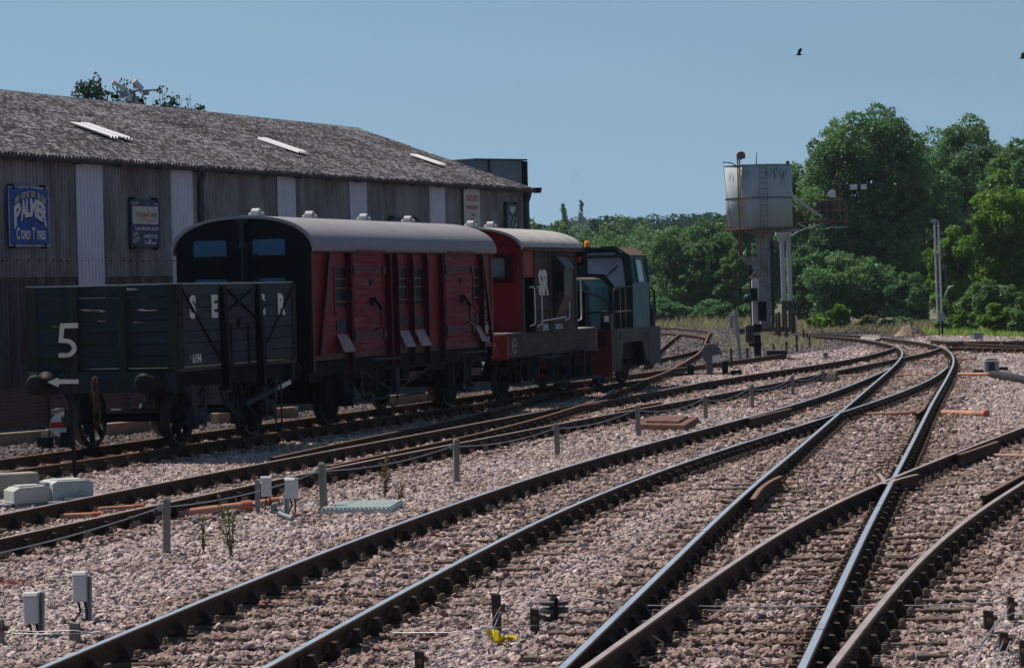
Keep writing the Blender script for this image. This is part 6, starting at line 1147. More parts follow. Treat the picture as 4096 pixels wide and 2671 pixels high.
tree('rounded yellow green bush tree beside the white lattice post', 3800, 905, 230, 148, LF['lime'], 15000, .105, low=.04, seed=7, nb=22)
tree('low shadowed shrub mass under the yellow green trees at the right edge', 3960, 1120, 300, 141, LF['mid'], 15000, .10, low=0, seed=8, nb=22, trunk=False, cat='shrub', name='shrub', group='shrubs along the tree belt')
tree('dark undergrowth right behind the spoil heap', 3640, 1090, 260, 160, LF['dark'], 12000, .11, low=0, seed=9, nb=18, trunk=False, cat='shrub', name='shrub', group='shrubs along the tree belt')
tree('large dark green shrub between the tank column and the spoil heap', 3400, 1010, 420, 162, LF['oak'], 20000, .115, low=0, seed=10, nb=26, trunk=False, cat='shrub', name='shrub', group='shrubs along the tree belt')
tree('mid green shrub seen between the white bracket posts and the big oak', 3240, 950, 260, 166, LF['oak'], 13000, .115, low=0, seed=11, nb=20, trunk=False, cat='shrub', name='shrub', group='shrubs along the tree belt')
tree('dark green tree framed between the tank column and the twin white posts', 3080, 880, 230, 178, LF['dark'], 13000, .12, low=.02, seed=12, nb=20)
tree('pointed dark tree top just left of the grey tank', 2930, 800, 180, 196, LF['oak'], 12000, .13, low=.1, seed=13, nb=18)
tree('broad rounded tree between the green locomotive and the water tank', 2780, 878, 430, 190, LF['oak'], 42000, .13, low=.03, seed=14, nb=36)
tree('leaning pale green tree close behind the tank column', 2940, 970, 180, 186, LF['mid'], 11000, .12, low=.04, seed=15, nb=18)
for i, (x, y, w) in enumerate(((2660, 1190, 220), (2850, 1200, 220), (3010, 1210, 180))):
    tree(['low dark bush right of the locomotive cab at the foot of the rounded tree', 'low dark bush below the middle of the rounded tree', 'low dark bush at the foot of the tank column'][i], x, y, w, 181, LF['dark'], 6500, .12, low=0, seed=20 + i, nb=12, trunk=False, cat='shrub', name='shrub', group='shrubs along the tree belt')
mids = ((2120, 872, 260, 300, 'mid'), (2250, 885, 260, 296, 'mid'), (2350, 900, 280, 285, 'far'), (2465, 864, 330, 290, 'mid'), (2590, 905, 280, 282, 'mid'), (2700, 925, 260, 270, 'far'), (2350, 965, 330, 250, 'mid'), (2520, 985, 320, 246, 'mid'), (2640, 1000, 260, 238, 'mid'), (2180, 950, 280, 262, 'far'), (2500, 1090, 380, 225, 'oak'), (2640, 1110, 300, 220, 'mid'), (2300, 1060, 360, 232, 'mid'))
lab = ['sunlit tree whose crown touches the shed corner downpipe', 'tree just right of the shed corner tree, same height', 'softly shaded tree behind the faint exhaust smoke', 'widest sunlit tree crown above the cab of the locomotive', 'sunlit tree right of the widest crown', 'dim tree peeping above the left shoulder of the rounded dark tree', 'lower tree crown behind the orange beacon', 'lower tree crown just right of the locomotive roof', 'bright low tree between the cab and the rounded tree', 'dim tree crown low behind the brake van roof', 'dark green bush mass right beside the locomotive cab window', 'low green tree between the locomotive and the rounded tree', 'low tree hidden mostly by the locomotive cab']
for i, (x, y, w, D, m_) in enumerate(mids): tree(lab[i], x, y, w * 1.35, D, LF[m_], 19000, .17, low=.02, seed=40 + i, nb=22, gz=-4, group='trees in the middle distance')
# tree behind the shed roof, thin sprays of big leaves
for i, (x, y, w, n_) in enumerate(((365, 300, 210, 3600), (500, 316, 180, 2600), (650, 345, 190, 2400), (765, 380, 150, 1700))):
    tree(['leafy spray of tree showing above the shed ridge left of the floodlights', 'foliage right behind the floodlight mast', 'thin leafy shoots just right of the floodlight mast', 'last low tuft of leaves along the shed ridge'][i], x, y, w, 112, LF['shade'], int(n_ * .62), .075, low=.76, seed=60 + i, nb=26, name='tree', group='tree tops above the shed roof', sparse=True, shell=.5, depth=.6, wob=.3)
# sapling and small plants by the dry grass
for i, (x, y, w, D, m_, n_) in enumerate(((3345, 1218, 120, 150, 'lime', 3000), (3270, 1262, 90, 151, 'lime', 1500), (3470, 1262, 100, 149, 'weed', 1500), (3545, 1280, 90, 146, 'mid', 1800), (3600, 1268, 100, 148, 'mid', 1800), (3010, 1300, 80, 150, 'weed', 600), (3860, 1240, 150, 136, 'lime', 4500), (3990, 1215, 170, 132, 'lime', 5500), (3780, 1270, 90, 138, 'mid', 2000), (4080, 1190, 120, 128, 'mid', 4000))):
    tree(['bright yellow green sapling standing in the dry grass', 'small yellow bush left of the bright sapling', 'straggly yellow weed clump right of the bright sapling', 'leafy green plant left of the spoil heap', 'low bush touching the spoil heap', 'weedy tuft beside the tank base', 'yellow green bush left of the grey cabinet', 'yellow green bush right above the grey cabinet', 'green bush behind the foot of the lattice post', 'leafy bush at the right edge over the siding'][i], x, y, w, D, LF[m_], n_, .085, low=0, seed=80 + i, nb=9, name='bush', cat='bush', group='small bushes at the edge of the ballast', trunk=False, gz=-.28)
# distant wooded hill
mb = MB(); nx, ny = 60, 16; vs = []
for j in range(ny + 1):
    for i in range(nx + 1):
        x = -260 + 560 * i / nx; y = 420 + 900 * j / ny; h = 11.5 * (1 - math.exp(-((y - 420) / 260) ** 1.5)) * (.72 + .35 * math.sin(x * .011 + 1.1) + .08 * math.sin(x * .045)) ; vs.append((x, y, -3 + h - (3 if j == 0 else 0)))
mb.add(vs, [(j * (nx + 1) + i, j * (nx + 1) + i + 1, (j + 1) * (nx + 1) + i + 1, (j + 1) * (nx + 1) + i) for j in range(ny) for i in range(nx)], 0, True)
tag(mb.build('hills', MT['earth'], fix=False), kind='structure')
rg = np.random.default_rng(77); Ps = []; Tn = []
for i in range(720):
    y = rg.uniform(360, 1000); x = rg.uniform(-.02, .115) * y + rg.uniform(-20, 20); h0 = -3 + 11.5 * (1 - math.exp(-(max(y - 420, 0) / 260) ** 1.5)) * (.72 + .35 * math.sin(x * .011 + 1.1) + .08 * math.sin(x * .045))
    r = rg.uniform(3.6, 7.0); n = int(300 * (r / 4) ** 2); u = rg.normal(size=(n, 3)); u /= np.linalg.norm(u, axis=1)[:, None]; u[:, 2] = np.abs(u[:, 2]) - .25
    Ps.append(np.array([x, y, h0 + r * 1.05]) + u * r * rg.uniform(.8, 1.1, (n, 1)) * np.array([1, 1, 1.15])); Tn.append(rg.normal(.45 + rg.uniform(-.4, .4), .15, n))
Ps = np.concatenate(Ps); Tn = np.concatenate(Tn)
tag(quads('distant_wood', Ps, np.full(len(Ps), .46), LF['hill'], None, Tn, rg, up=.9), 'hazy blue green woodland covering the distant hillside', 'woodland', kind='stuff')
for i, (x, y, w) in enumerate(((2255, 818, 34), (2323, 806, 32))):
    tree(['narrow poplar on the skyline nearest the shed', 'narrow poplar on the skyline, second from the shed and slightly taller'][i], x, y, w, 560, LF['far'], 2600, .45, low=.05, seed=95 + i, nb=16, name='poplar_tree', group='skyline poplars', gz=2, depth=1, wob=.1)
# grasses
def grass(name, label, area, n, h, mat, seed, cat='grass', z0=-.24, lean=.25):
    rg = np.random.default_rng(seed); a = np.array(area); lo, hi = a.min(0), a.max(0); p = rg.uniform(lo, hi, (n * 2, 2)); p = p[inpoly(p[:, 0], p[:, 1], area)][:n]; n = len(p)
    hh = h * rg.uniform(.45, 1.2, n) * (.75 + .35 * np.sin(p[:, 0] * 2.1 + p[:, 1]) * np.sin(p[:, 0] * .7)); w = .012 + .02 * rg.random(n); an = rg.uniform(0, math.pi, n); dx, dy = np.cos(an) * w, np.sin(an) * w; lx, ly = rg.normal(0, lean, n) * hh, rg.normal(0, lean, n) * hh
    z = np.full(n, z0); V = np.stack([np.stack([p[:, 0] - dx, p[:, 1] - dy, z], 1), np.stack([p[:, 0] + dx, p[:, 1] + dy, z], 1), np.stack([p[:, 0] + dx * .8 + lx * .4, p[:, 1] + dy * .8 + ly * .4, z + hh * .6], 1), np.stack([p[:, 0] + lx, p[:, 1] + ly, z + hh], 1)], 1).reshape(-1, 3).astype(np.float32)
    me = bpy.data.meshes.new(name); me.vertices.add(4 * n); me.vertices.foreach_set('co', V.ravel()); me.loops.add(4 * n); me.loops.foreach_set('vertex_index', np.arange(4 * n, dtype=np.int32)); me.polygons.add(n); me.polygons.foreach_set('loop_start', np.arange(0, 4 * n, 4, dtype=np.int32)); me.polygons.foreach_set('loop_total', np.full(n, 4, np.int32)); me.materials.append(mat)
    at_ = me.attributes.new('leaf', 'FLOAT', 'FACE'); at_.data.foreach_set('value', np.clip(rg.normal(.5, .22, n), 0, 1).astype(np.float32)); me.update(); me.validate(); o = bpy.data.objects.new(name, me); COL.objects.link(o); return tag(o, label, cat, kind='stuff')
def ga(*pts): return [tuple(gpt(x, y, -.24)[:2]) for x, y in pts]
grass('dry_grass', 'tall straw coloured grass between the locomotive and the water tower', [(7.2, 176), (15, 160), (17, 176), (20, 186), (6, 214), (-6, 214)], 17000, .75, LF['dry'], 1)
grass('dry_grass', 'straw coloured grass right of the tank base in front of the sapling', [(13.4, 153.5), (21, 138), (25, 140), (18, 162), (12.5, 162)], 12000, .55, LF['dry'], 2)
grass('grass', 'yellowish green grass around the foot of the lattice signal post', [(18.6, 137), (20, 129), (24.4, 114), (28, 118), (25, 138), (21, 142)], 13000, .32, LF['grassy'], 3)
grass('dry_grass', 'low brown grass growing in the ballast round the tank base', ga((2900, 1412), (2960, 1350), (3160, 1340), (3290, 1378), (3300, 1398), (3190, 1392), (3060, 1398)), 9000, .22, LF['dry'], 4, z0=-.2)
grass('grass', 'small grass patch at the right edge below the distant siding', ga((3990, 1395), (4200, 1370), (4200, 1425), (4040, 1418)), 3500, .14, LF['grassy'], 5, z0=-.2)
# ================================================================== water tower and signals
MT['redbr'] = M('signal_red', (.42, .02, .02), .5, var=.05)
MT['tank'] = M('grey_tank_paint', (.30, .345, .385), .6, var=.07, vs=1.2, blot=(.26, .13, .07), bsc=1.7, bth=.68, bsoft=.05, stretch=(1, 1, .35))
MT['tankc'] = M('pale_column_paint', (.22, .23, .245), .7, var=.22, vs=2, blot=(.16, .11, .08), bsc=2.5, bth=.56, stretch=(1, 1, .4))
MT['wpost'] = M('white_post_paint', (.44, .46, .48), .6, var=.12, vs=3, blot=(.22, .2, .19), bsc=4, bth=.68, stretch=(1, 1, .3))
MT['yel'] = M('yellow_pipe', (.45, .24, .03), .6, var=.2, blot=(.15, .08, .04), bsc=5, bth=.6)
MT['rustm'] = M('rusty_metal', (.15, .085, .06), .85, var=.35, vs=5, blot=(.06, .04, .035), bsc=5)
def tower():
    D = 143.4; sc = D / FOC; cx = dpt(3040, 1000, D).x; t = empty('water_tower', (cx, D, -.2), 0, 'grey cylindrical water tank on a single column, rust streaks near its rim', 'water tower')
    g = .2; r = 132.5 * sc; zb, zt = 5.0 + g, 8.10 + g; X = lambda px, py=1000: dpt(px, py, D).x - cx; Z = lambda py, px=3040: dpt(px, py, D).z + g
    mb = MB(); mb.rev([(0, zb), (r, zb), (r, (zb + zt) / 2 - .03)], seg=64); mb.rev([(r + .012, (zb + zt) / 2 - .04), (r + .012, zt), (r - .03, zt), (r - .03, zt - .15), (0, zt - .15)], seg=64); mb.build('tank', MT['tank'], t)
    mb = MB(); mb.rev([(r, zb - .04), (r + .05, zb - .04), (r + .05, zb + .02), (r, zb + .02)], seg=64); mb.rev([(r + .01, (zb + zt) / 2 - .06), (r + .035, (zb + zt) / 2 - .06), (r + .035, (zb + zt) / 2 - .02), (r + .01, (zb + zt) / 2 - .02)], seg=64)
    for k in range(72):
        a = 2 * math.pi * k / 72
        for z in (zb + .07, (zb + zt) / 2 - .09): mb.box(-.014, .014, -.02, .0, -.014, .014, 0, Matrix.Rotation(a, 3, 'Z'), ((r + .002) * math.sin(a), -(r + .002) * math.cos(a), z))
    mb.build('hoop_flange', MT['rustm'], t)
    mb = MB(); mb.rev([(r + .014, zt - .02), (r + .03, zt - .02), (r + .03, zt + .02), (r - .02, zt + .02)], seg=64); mb.box(-.95, -.75, -r - .04, -r + .1, zt - .42, zt - .24); mb.build('rim', MT['galv'], t)
    # rust runs below the rim
    mb = MB(); rnd = random.Random(8)
    for a0, n in ((.52, 7), (.75, 10), (-.62, 4), (.25, 7), (-1.05, 5)):
        for i in range(n):
            a = a0 + rnd.uniform(-.13, .13); z1 = zt - rnd.uniform(.05, .55); z0 = z1 - rnd.uniform(.12, .75 if a0 > .5 else .4); w = rnd.uniform(.008, .03); q = r + .0145
            pts = [(z1, w * .5), ((z1 + z0) / 2, w), (z0, w * .3)]
            for (za, wa), (zb_, wb) in zip(pts[:-1], pts[1:]): mb.add([(q * math.sin(a - wa / q), -q * math.cos(a - wa / q), za), (q * math.sin(a + wa / q), -q * math.cos(a + wa / q), za), (q * math.sin(a + wb / q), -q * math.cos(a + wb / q), zb_), (q * math.sin(a - wb / q), -q * math.cos(a - wb / q), zb_)], [(0, 1, 2, 3)])
    for i in range(9):
        a = -1.22 + rnd.uniform(-.07, .07); z1 = zb + rnd.uniform(.7, 1.3); z0 = zb + rnd.uniform(.0, .3); w = .03; q = r + .004; mb.add([(q * math.sin(a - w / q), -q * math.cos(a - w / q), z0), (q * math.sin(a + w / q), -q * math.cos(a + w / q), z0), (q * math.sin(a), -q * math.cos(a), z1)], [(0, 1, 2)])
    mb.build('rust_streaks', MT['rustm'], t)
    # column: flared head, tapering box column
    mb = MB(); xl, xr = X(3029), X(3075)
    mb.box(xl, xr, -.32, .32, Z(1200), zb - .045); mb.box(X(3036), X(3077), -.30, .30, 0, Z(1200)); mb.prism([(X(2995), zb - .05), (X(3100), zb - .05), (X(3078), Z(960)), (X(3026), Z(960))], 'y', -.34, -.32); mb.box(X(2985), X(3195), -.9, -.8, zb - .16, zb - .045); mb.box(X(2985), X(3195), .8, .9, zb - .16, zb - .045); mb.box(-.8, -.7, -1.3, 1.3, zb - .16, zb - .046); mb.box(.6, .7, -1.3, 1.3, zb - .16, zb - .046)
    mb.prism([(X(2960), Z(1028)), (X(3060), Z(1028)), (X(3060), Z(1100)), (X(3033), Z(1100)), (X(2975), Z(1040))], 'y', -.36, -.325); mb.prism([(X(2960), Z(1028)), (X(3060), Z(1028)), (X(3060), Z(1100)), (X(3033), Z(1100)), (X(2975), Z(1040))], 'y', .325, .36); mb.box(X(2960), X(3028), -.325, .325, Z(1030), Z(1026)); mb.build('column', MT['tankc'], t)
    mb = MB(); mb.box(X(2955), X(2970), -.25, .25, Z(1024), zb - .05); mb.rev([(.11, Z(1024)), (.11, Z(985)), (.05, Z(975)), (.05, Z(955))], (X(2995), -.1, 0), seg=10); mb.build('valve_gear', MT['rustm'], t)
    mb = MB(); mb.tube([(X(3002), -.3, 0), (X(3002), -.3, Z(1180)), (X(2998), -.3, Z(1060))], .09, 10); mb.tube([(X(3083), -.1, 0), (X(3086), -.1, Z(1150)), (X(3082), -.1, zb)], .05, 8); mb.tube([(X(3092), .1, .6), (X(3088), .1, Z(1150)), (X(3094), .1, zb)], .03, 8); mb.build('feed_pipe', MT['black'], t)
    mb = MB(); mb.tube([(X(3080), -.2, zb - .1), (X(3083), -.2, Z(1080)), (X(3078), -.2, Z(1180)), (X(3088), -.2, .5), (X(3084), -.2, .1)], .022, 6); mb.build('blue_hose', M('blue_hose', (.03, .16, .26), .5), t)
    # ladder on the front
    mb = MB(); ya = -r - .16
    for px in (3032, 3061): mb.bar((X(px), ya, zt - .02), (X(px), ya, zb - .1), .03, .02); mb.bar((X(px), ya, zb - .1), (X(px + 4), -.5, Z(1110)), .03, .02); mb.bar((X(px + 4), -.5, Z(1110)), (X(px + 6), -.5, .2), .03, .02)
    z = zt - .12
    while z > .3:
        if z > zb - .1: mb.bar((X(3032), ya, z), (X(3061), ya, z), .022)
        else: f = min(1, (zb - .1 - z) / (zb - .1 - Z(1110))); y_ = ya + (-.5 - ya) * f; mb.bar((X(3032 + 4 * f), y_, z), (X(3061 + 4 * f), y_, z), .022)
        z -= .265
    mb.build('ladder', MT['iron2'], t)
    # filling pipes on the left side with hooded top
    mb = MB(); yp = -r * .80; 
    mb.bar((X(2949), yp - .12, zt + .28), (X(2951), yp - .12, Z(935)), .06, .06); mb.build('filling_pipe', MT['rustm'], t)
    mb = MB(); mb.bar((X(2957), yp - .10, zt + .28), (X(2957), yp - .10, Z(880)), .07, .07); mb.build('yellow_pipe', MT['yel'], t)
    mb = MB(); hx = X(2963); mb.prism([(hx - .21, zt + .30), (hx - .21, zt + .52), (hx - .15, zt + .62), (hx, zt + .66), (hx + .14, zt + .62), (hx + .20, zt + .52), (hx + .20, zt + .32), (hx + .08, zt + .30), (hx + .02, zt + .26)], 'y', yp - .26, yp + .1); mb.build('pipe_hood', MT['iron2'], t, .02)
    mb = MB(); mb.tube([(X(2945), yp, zt - .02), (X(2932), yp, zt + .06), (X(2922), yp - .1, zt + .12), (X(2890), yp - .1, zt + .16)], .025, 6); mb.tube([(X(2892), yp - .1, zt + .15), (X(2900), yp - .1, Z(760)), (X(2908), yp - .1, Z(800)), (X(2921), yp, zb)], .009, 5); mb.build('chain_arm', MT['black'], t)
    mb = MB(); mb.tube([(X(3028), -.6, zt - .1), (X(3031), -.6, zt + .62)], [.035, .015], 6); mb.rev([(.0, zt), (.09, zt + .02), (.09, zt + .16), (.04, zt + .22), (0, zt + .22)], (X(3160), .2, 0), seg=10)
    for px in (3062, 3004, 2974): mb.tube([(X(px), -.8, zt - .05), (X(px), -.8, zt + .05)], .04, 6)
    mb.build('rim_fittings', MT['black'], t)
    mb = MB(); mb.box(X(2930), X(3140), -1.0, .9, 0, .36); mb.box(X(3062), X(3130), -1.2, -1.0, 0, .42); mb.build('plinth', MT['tdark'], t)
MT['iron2'] = M('weathered_iron', (.13, .13, .14), .7, .2, var=.3, vs=6, blot=(.12, .07, .05), bsc=6)
MT['tdark'] = M('dark_stained_timber', (.055, .045, .04), .9, var=.35, vs=4, bump=.4, bs=20)
tower()
def bracket_signal():
    D = 147.5; p = dpt(3138, 1300, D); cx = p.x; g = .2; t = empty('bracket_signal', (cx, D, -.2), 0, 'bracket signal on twin white posts with a railed platform, right of the tank', 'railway signal')
    X = lambda px, py=1000: dpt(px, py, D).x - cx; Z = lambda py, px=3140: dpt(px, py, D).z + g
    for a, b in ((3118, 3132), (3144, 3158)):
        mb = MB(); mb.bar((X(b - 4), 0, Z(1205)), (X(a + 5), 0, Z(800)), .13, .13); mb.bar((X(b + 2), 0, Z(1205)), (X(a + 11), 0, Z(800)), .03, .16); mb.build('post', MT['wpost'], t)
        mb = MB(); mb.box(X(a + 4), X(b + 8), -.12, .12, -.1, Z(1212)); mb.box(X(a + 2), X(b + 10), -.14, .14, Z(1212), Z(1203)); mb.build('post_base', MT['skirt'], t)
    mb = MB(); mb.box(X(3112), X(3160), -.16, .16, Z(955), Z(940)); mb.box(X(3104), X(3168), -.18, .18, Z(940), Z(928)); mb.prism([(X(3108), Z(940)), (X(3162), Z(940)), (X(3156), Z(966)), (X(3114), Z(966))], 'y', -.1, .1); mb.box(X(3114), X(3124), -.14, .14, Z(928), Z(800)); mb.box(X(3126), X(3134), -.14, .14, Z(928), Z(800)); mb.box(X(3150), X(3157), -.14, .14, Z(928), Z(800)); mb.build('post_head', MT['wpost'], t)
    # cantilever platform out to x=3395
    mb = MB(); zp = Z(888); mb.box(X(3110), X(3398), -.35, .35, zp - .03, zp); mb.box(X(3110), X(3398), -.36, -.32, zp - .10, zp + .02); mb.box(X(3110), X(3398), .32, .36, zp - .10, zp + .02); mb.box(X(3325), X(3338), -.2, .2, zp - .35, zp - .1); mb.box(X(3378), X(3388), -.2, .2, zp - .35, zp - .1); mb.build('platform', MT['rustm'], t)
    mb = MB()
    for y in (-.34, .34):
        mb.tube([(X(3165), y, Z(945)), (X(3200), y, Z(925)), (X(3245), y, Z(912)), (X(3290), y, zp - .12)], .03, 6); mb.tube([(X(3190), y, zp - .05), (X(3230), y, Z(915))], .03, 6); mb.tube([(X(3305), y, Z(920)), (X(3325), y, Z(914)), (X(3395), y, Z(914))], .02, 6)
        mb.bar((X(3170), y, Z(782)), (X(3290), y, Z(872)), .05, .07)
    mb.build('stay_rods', MT['wpost'], t)
    mb = MB(); zr = Z(806)
    for y in (-.34, .34):
        mb.tube([(X(3190), y, zr), (X(3395), y, zr)], .018, 6); mb.tube([(X(3240), y, (zr + zp) / 2), (X(3395), y, (zr + zp) / 2)], .008, 5)
        for px in (3198, 3220, 3226, 3280, 3308, 3335, 3386, 3395): mb.tube([(X(px), y, zp), (X(px - 2), y, zr)], .015, 6)
    mb.build('platform_railing', MT['rustm'], t)
    mb = MB(); mb.box(X(3282), X(3332), -.15, .15, Z(858), Z(808)); mb.box(X(3268), X(3280), -.1, .1, Z(843), Z(815)); mb.box(X(3292), X(3330), -.1, .1, Z(872), Z(858)); mb.build('relay_case', MT['ironb'], t, .02)
    # doll, arm, spectacle, lamp
    mb = MB(); xd = X(3355)
    for px in (3350, 3366): mb.bar((X(px), 0, zp), (X(px - 2), 0, Z(712)), .05, .05)
    for k in range(9): z = zp + .2 + k * .24; mb.bar((X(3349), 0, z), (X(3364), 0, z + .2), .025)
    mb.rev([(.10, Z(712)), (.12, Z(708)), (.05, Z(700)), (.03, Z(690)), (.035, Z(684)), (0, Z(678))], (X(3357), 0, 0), seg=10); mb.build('doll', MT['rustm'], t)
    mb = MB(); mb.box(X(3403), X(3434), -.03, -.01, Z(765), Z(745)); mb.box(X(3448), X(3472), -.03, -.01, Z(765), Z(745)); a = mb.build('signal_arm', MT['white'], t)
    mb = MB(); mb.box(X(3434), X(3448), -.032, -.008, Z(765.5), Z(744.5)); mb.build('arm_stripe', MT['letterd'], a)
    mb = MB(); mb.prism([(X(3352), Z(752)), (X(3375), Z(742)), (X(3400), Z(746)), (X(3408), Z(755)), (X(3400), Z(766)), (X(3375), Z(764)), (X(3352), Z(768))], 'y', -.05, -.03); mb.box(X(3374), X(3380), -.08, .1, Z(756), Z(728)); mb.build('spectacle', MT['ironb'], t)
    mb = MB(); mb.box(X(3338), X(3350), -.1, .1, Z(742), Z(728)); mb.box(X(3358), X(3368), -.2, -.05, Z(762), Z(748)); mb.build('lamp_bracket', MT['iron2'], t)
    mb = MB(); mb.prism([(X(3312), Z(786)), (X(3314), Z(775)), (X(3330), Z(762)), (X(3342), Z(768)), (X(3345), Z(794)), (X(3320), Z(795))], 'y', -.42, -.36); mb.build('white_disc', MT['white'], t)
    for y, x0, x1 in ((-.36, 3080, 3092), (-.5, 3105, 3117), (-.5, 3142, 3152), (-.35, 3172, 3182), (-.2, 3186, 3194)): pass
bracket_signal()
# weathered posts round the bracket
for i, (px, pt_, pb, w, D) in enumerate(((3107, 1250, 1352, 12, 132), (3118, 1244, 1360, 14, 128), (3146, 1243, 1362, 12, 127), (3172, 1245, 1350, 15, 130), (3180, 1232, 1345, 10, 134))):
    b = gpt(px, pb); h = dpt(px, pt_, b.y).z + .2; t = empty('timber_post', (b.x, b.y, -.22), 0, ['thin grey timber post left of the twin white posts', 'dark timber post just left of the twin white posts', 'tallest weathered timber post standing between the twin white posts', 'thick dark timber post right of the twin white posts', 'tapering timber post, rightmost of the cluster round the twin white posts'][i], 'post', 'old timber posts round the bracket signal')
    mb = MB(); w_ = w * b.y / FOC; mb.add([(-w_ / 2, -.06, 0), (w_ / 2, -.06, 0), (w_ / 2, .06, 0), (-w_ / 2, .06, 0), (-w_ / 2 + .02, -.05, h - .05), (w_ / 2 - .03, -.05, h), (w_ / 2 - .02, .05, h - .02), (-w_ / 2 + .02, .05, h - .06)], [(0, 1, 2, 3), (4, 5, 6, 7), (0, 1, 5, 4), (1, 2, 6, 5), (2, 3, 7, 6), (3, 0, 4, 7)]); mb.build('timber', MT['tdark'], t)
    mb = MB(); mb.tube([(0, -.07, h * .8), (0, -.09, h * .8)], .03, 6); mb.build('fixing_bolt', MT['rustm'], t)
# near white colour-light post standing before the tank column
def short_signal():
    b = gpt(3022, 1437); D = b.y; X = lambda px: dpt(px, 1200, D).x - b.x; Z = lambda py: dpt(3022, py, D).z + .2
    t = empty('short_signal_post', (b.x, b.y, -.2), 0, 'stout flaking white post with rusty cap and black signal boxes, before the tank column', 'railway signal')
    mb = MB(); mb.box(X(3008), X(3034), -.12, .12, 0, Z(1112)); mb.build('post', MT['wpost'], t)
    mb = MB(); x0 = X(3021); mb.box(x0 - .15, x0 + .15, -.15, .15, Z(1112), Z(1106)); mb.prism([(x0 - .15, Z(1106)), (x0 + .15, Z(1106)), (x0 + .05, Z(1096)), (x0 - .05, Z(1096))], 'y', -.1, .1); mb.rev([(.03, Z(1096)), (.05, Z(1092)), (.03, Z(1088)), (0, Z(1087))], (x0, 0, 0), seg=8); mb.build('post_cap', MT['rcap'], t)
    mb = MB(); mb.box(X(3000), X(3027), -.34, -.13, Z(1202), Z(1152)); mb.box(X(3030), X(3062), -.34, -.13, Z(1284), Z(1206)); mb.build('lamp_case', MT['black'], t)
    mb = MB(); mb.rev([(.0, -.16), (.10, -.14), (.155, -.08), (.17, 0), (.155, .08), (.10, .14), (0, .16)], (X(2990), -.24, Z(1194)), 'y', 16); mb.tube([(X(2968), -.24, Z(1170)), (X(3005), -.2, Z(1163))], .015, 6); mb.build('round_lamp_head', MT['dgreen'], t)
    mb = MB(); mb.box(X(2978), X(3010), -.3, .1, Z(1368), Z(1305)); mb.prism([(X(2978), Z(1305)), (X(2984), Z(1300)), (X(3004), Z(1300)), (X(3010), Z(1305))], 'y', -.3, .1); mb.build('relay_box', MT['tdark'], t)
    mb = MB(); mb.box(X(3010), X(3042), -.2, .14, Z(1328), Z(1296)); mb.box(X(3014), X(3038), -.2, -.13, Z(1420), Z(1340)); mb.box(X(2990), X(3040), -.3, -.12, Z(1385), Z(1370)); mb.rev([(.10, -.25), (.10, -.2)], (X(3026), 0, Z(1360)), 'y', 14); mb.build('signal_mechanism', MT['black'], t)
MT['rcap'] = M('rusty_cap', (.20, .11, .07), .8, var=.2)
short_signal()
# grey steel post with box
b = gpt(2963, 1445); D = b.y; t = empty('steel_post', (b.x, b.y, -.2), 0, 'slim grey steel post with a side box, left of the flaking white signal', 'post')
h = dpt(2945, 1240, D).z + .2; lean = (2945 - 2963) * D / FOC
mb = MB(); mb.bar((0, 0, -.1), (lean, 0, h), .13, .11); [mb.bar((lean * k - .07, -.06, h * k), (lean * k + .07, -.06, h * k), .02) for k in (.5, .78, .85)]; mb.build('mast', MT['galv'], t)
mb = MB(); zc = h * .78; mb.box(lean - .20, lean - .075, -.1, .08, zc - .22, zc + .22); mb.build('junction_box', MT['galv'], t, .01)
mb = MB(); mb.tube([(lean - .14, -.02, zc - .22), (lean - .15, -.03, .9), (-.16, -.03, .3), (-.12, -.02, -.05)], .012, 6); mb.tube([(.05, -.07, .5), (.3, -.05, .1), (.5, -.05, .02)], .01, 5); mb.build('cable', MT['letter'], t)
# little timber stakes
for i, (px, pt_, pb, w) in enumerate(((2928, 1390, 1470, 7), (2992, 1388, 1455, 8), (3042, 1380, 1430, 6), (3096, 1372, 1402, 6), (3148, 1365, 1418, 5), (3189, 1340, 1407, 6), (3240, 1345, 1388, 5), (3217, 1318, 1362, 4), (3230, 1330, 1365, 4))):
    b = gpt(px, pb); h = dpt(px, pt_, b.y).z + .2; wd_ = max(.05, w * b.y / FOC); t = empty('wire_stake', (b.x, b.y, -.22), 0, ['leaning timber stake left of the slim grey steel post', 'timber stake just right of the slim grey steel post', 'timber stake below the white signal post', 'short stump behind the dark trough', 'slim stake at the right end of the dark trough', 'timber stake between the dark trough and the curved rails', 'stake rightmost of the group by the tank base', 'distant stake beside the old timber posts', 'second distant stake right of the old timber posts'][i], 'stake', 'stakes carrying signal wires near the tank')
    mb = MB(); mb.bar((0, 0, -.05), (-.02, 0, h), wd_, .07); mb.build('stake', MT['tdark'], t); mb = MB(); mb.box(-.03, .03, -.05, -.036, h * .8, h * .88); mb.build('wire_pulley', MT['iron'], t)
# dark trough
b = gpt(3105, 1435); w = 75 * b.y / FOC; t = empty('cable_trough', (b.x, b.y, -.22), 0, 'low dark metal trough lying on the ballast in front of the tank base', 'trough'); mb = MB(); mb.box(-w / 2, w / 2, -.3, .3, 0, .30); mb.build('trough_body', MT['dgreen'], t); mb = MB(); mb.box(-w / 2 - .03, w / 2 + .03, -.33, .33, .30, .33); mb.box(-w / 2, w / 2, -.34, -.301, 0, .04); mb.build('trough_lid', MT['iron2'], t)
MT['discg'] = M('disc_grey', (.10, .115, .13), .7)
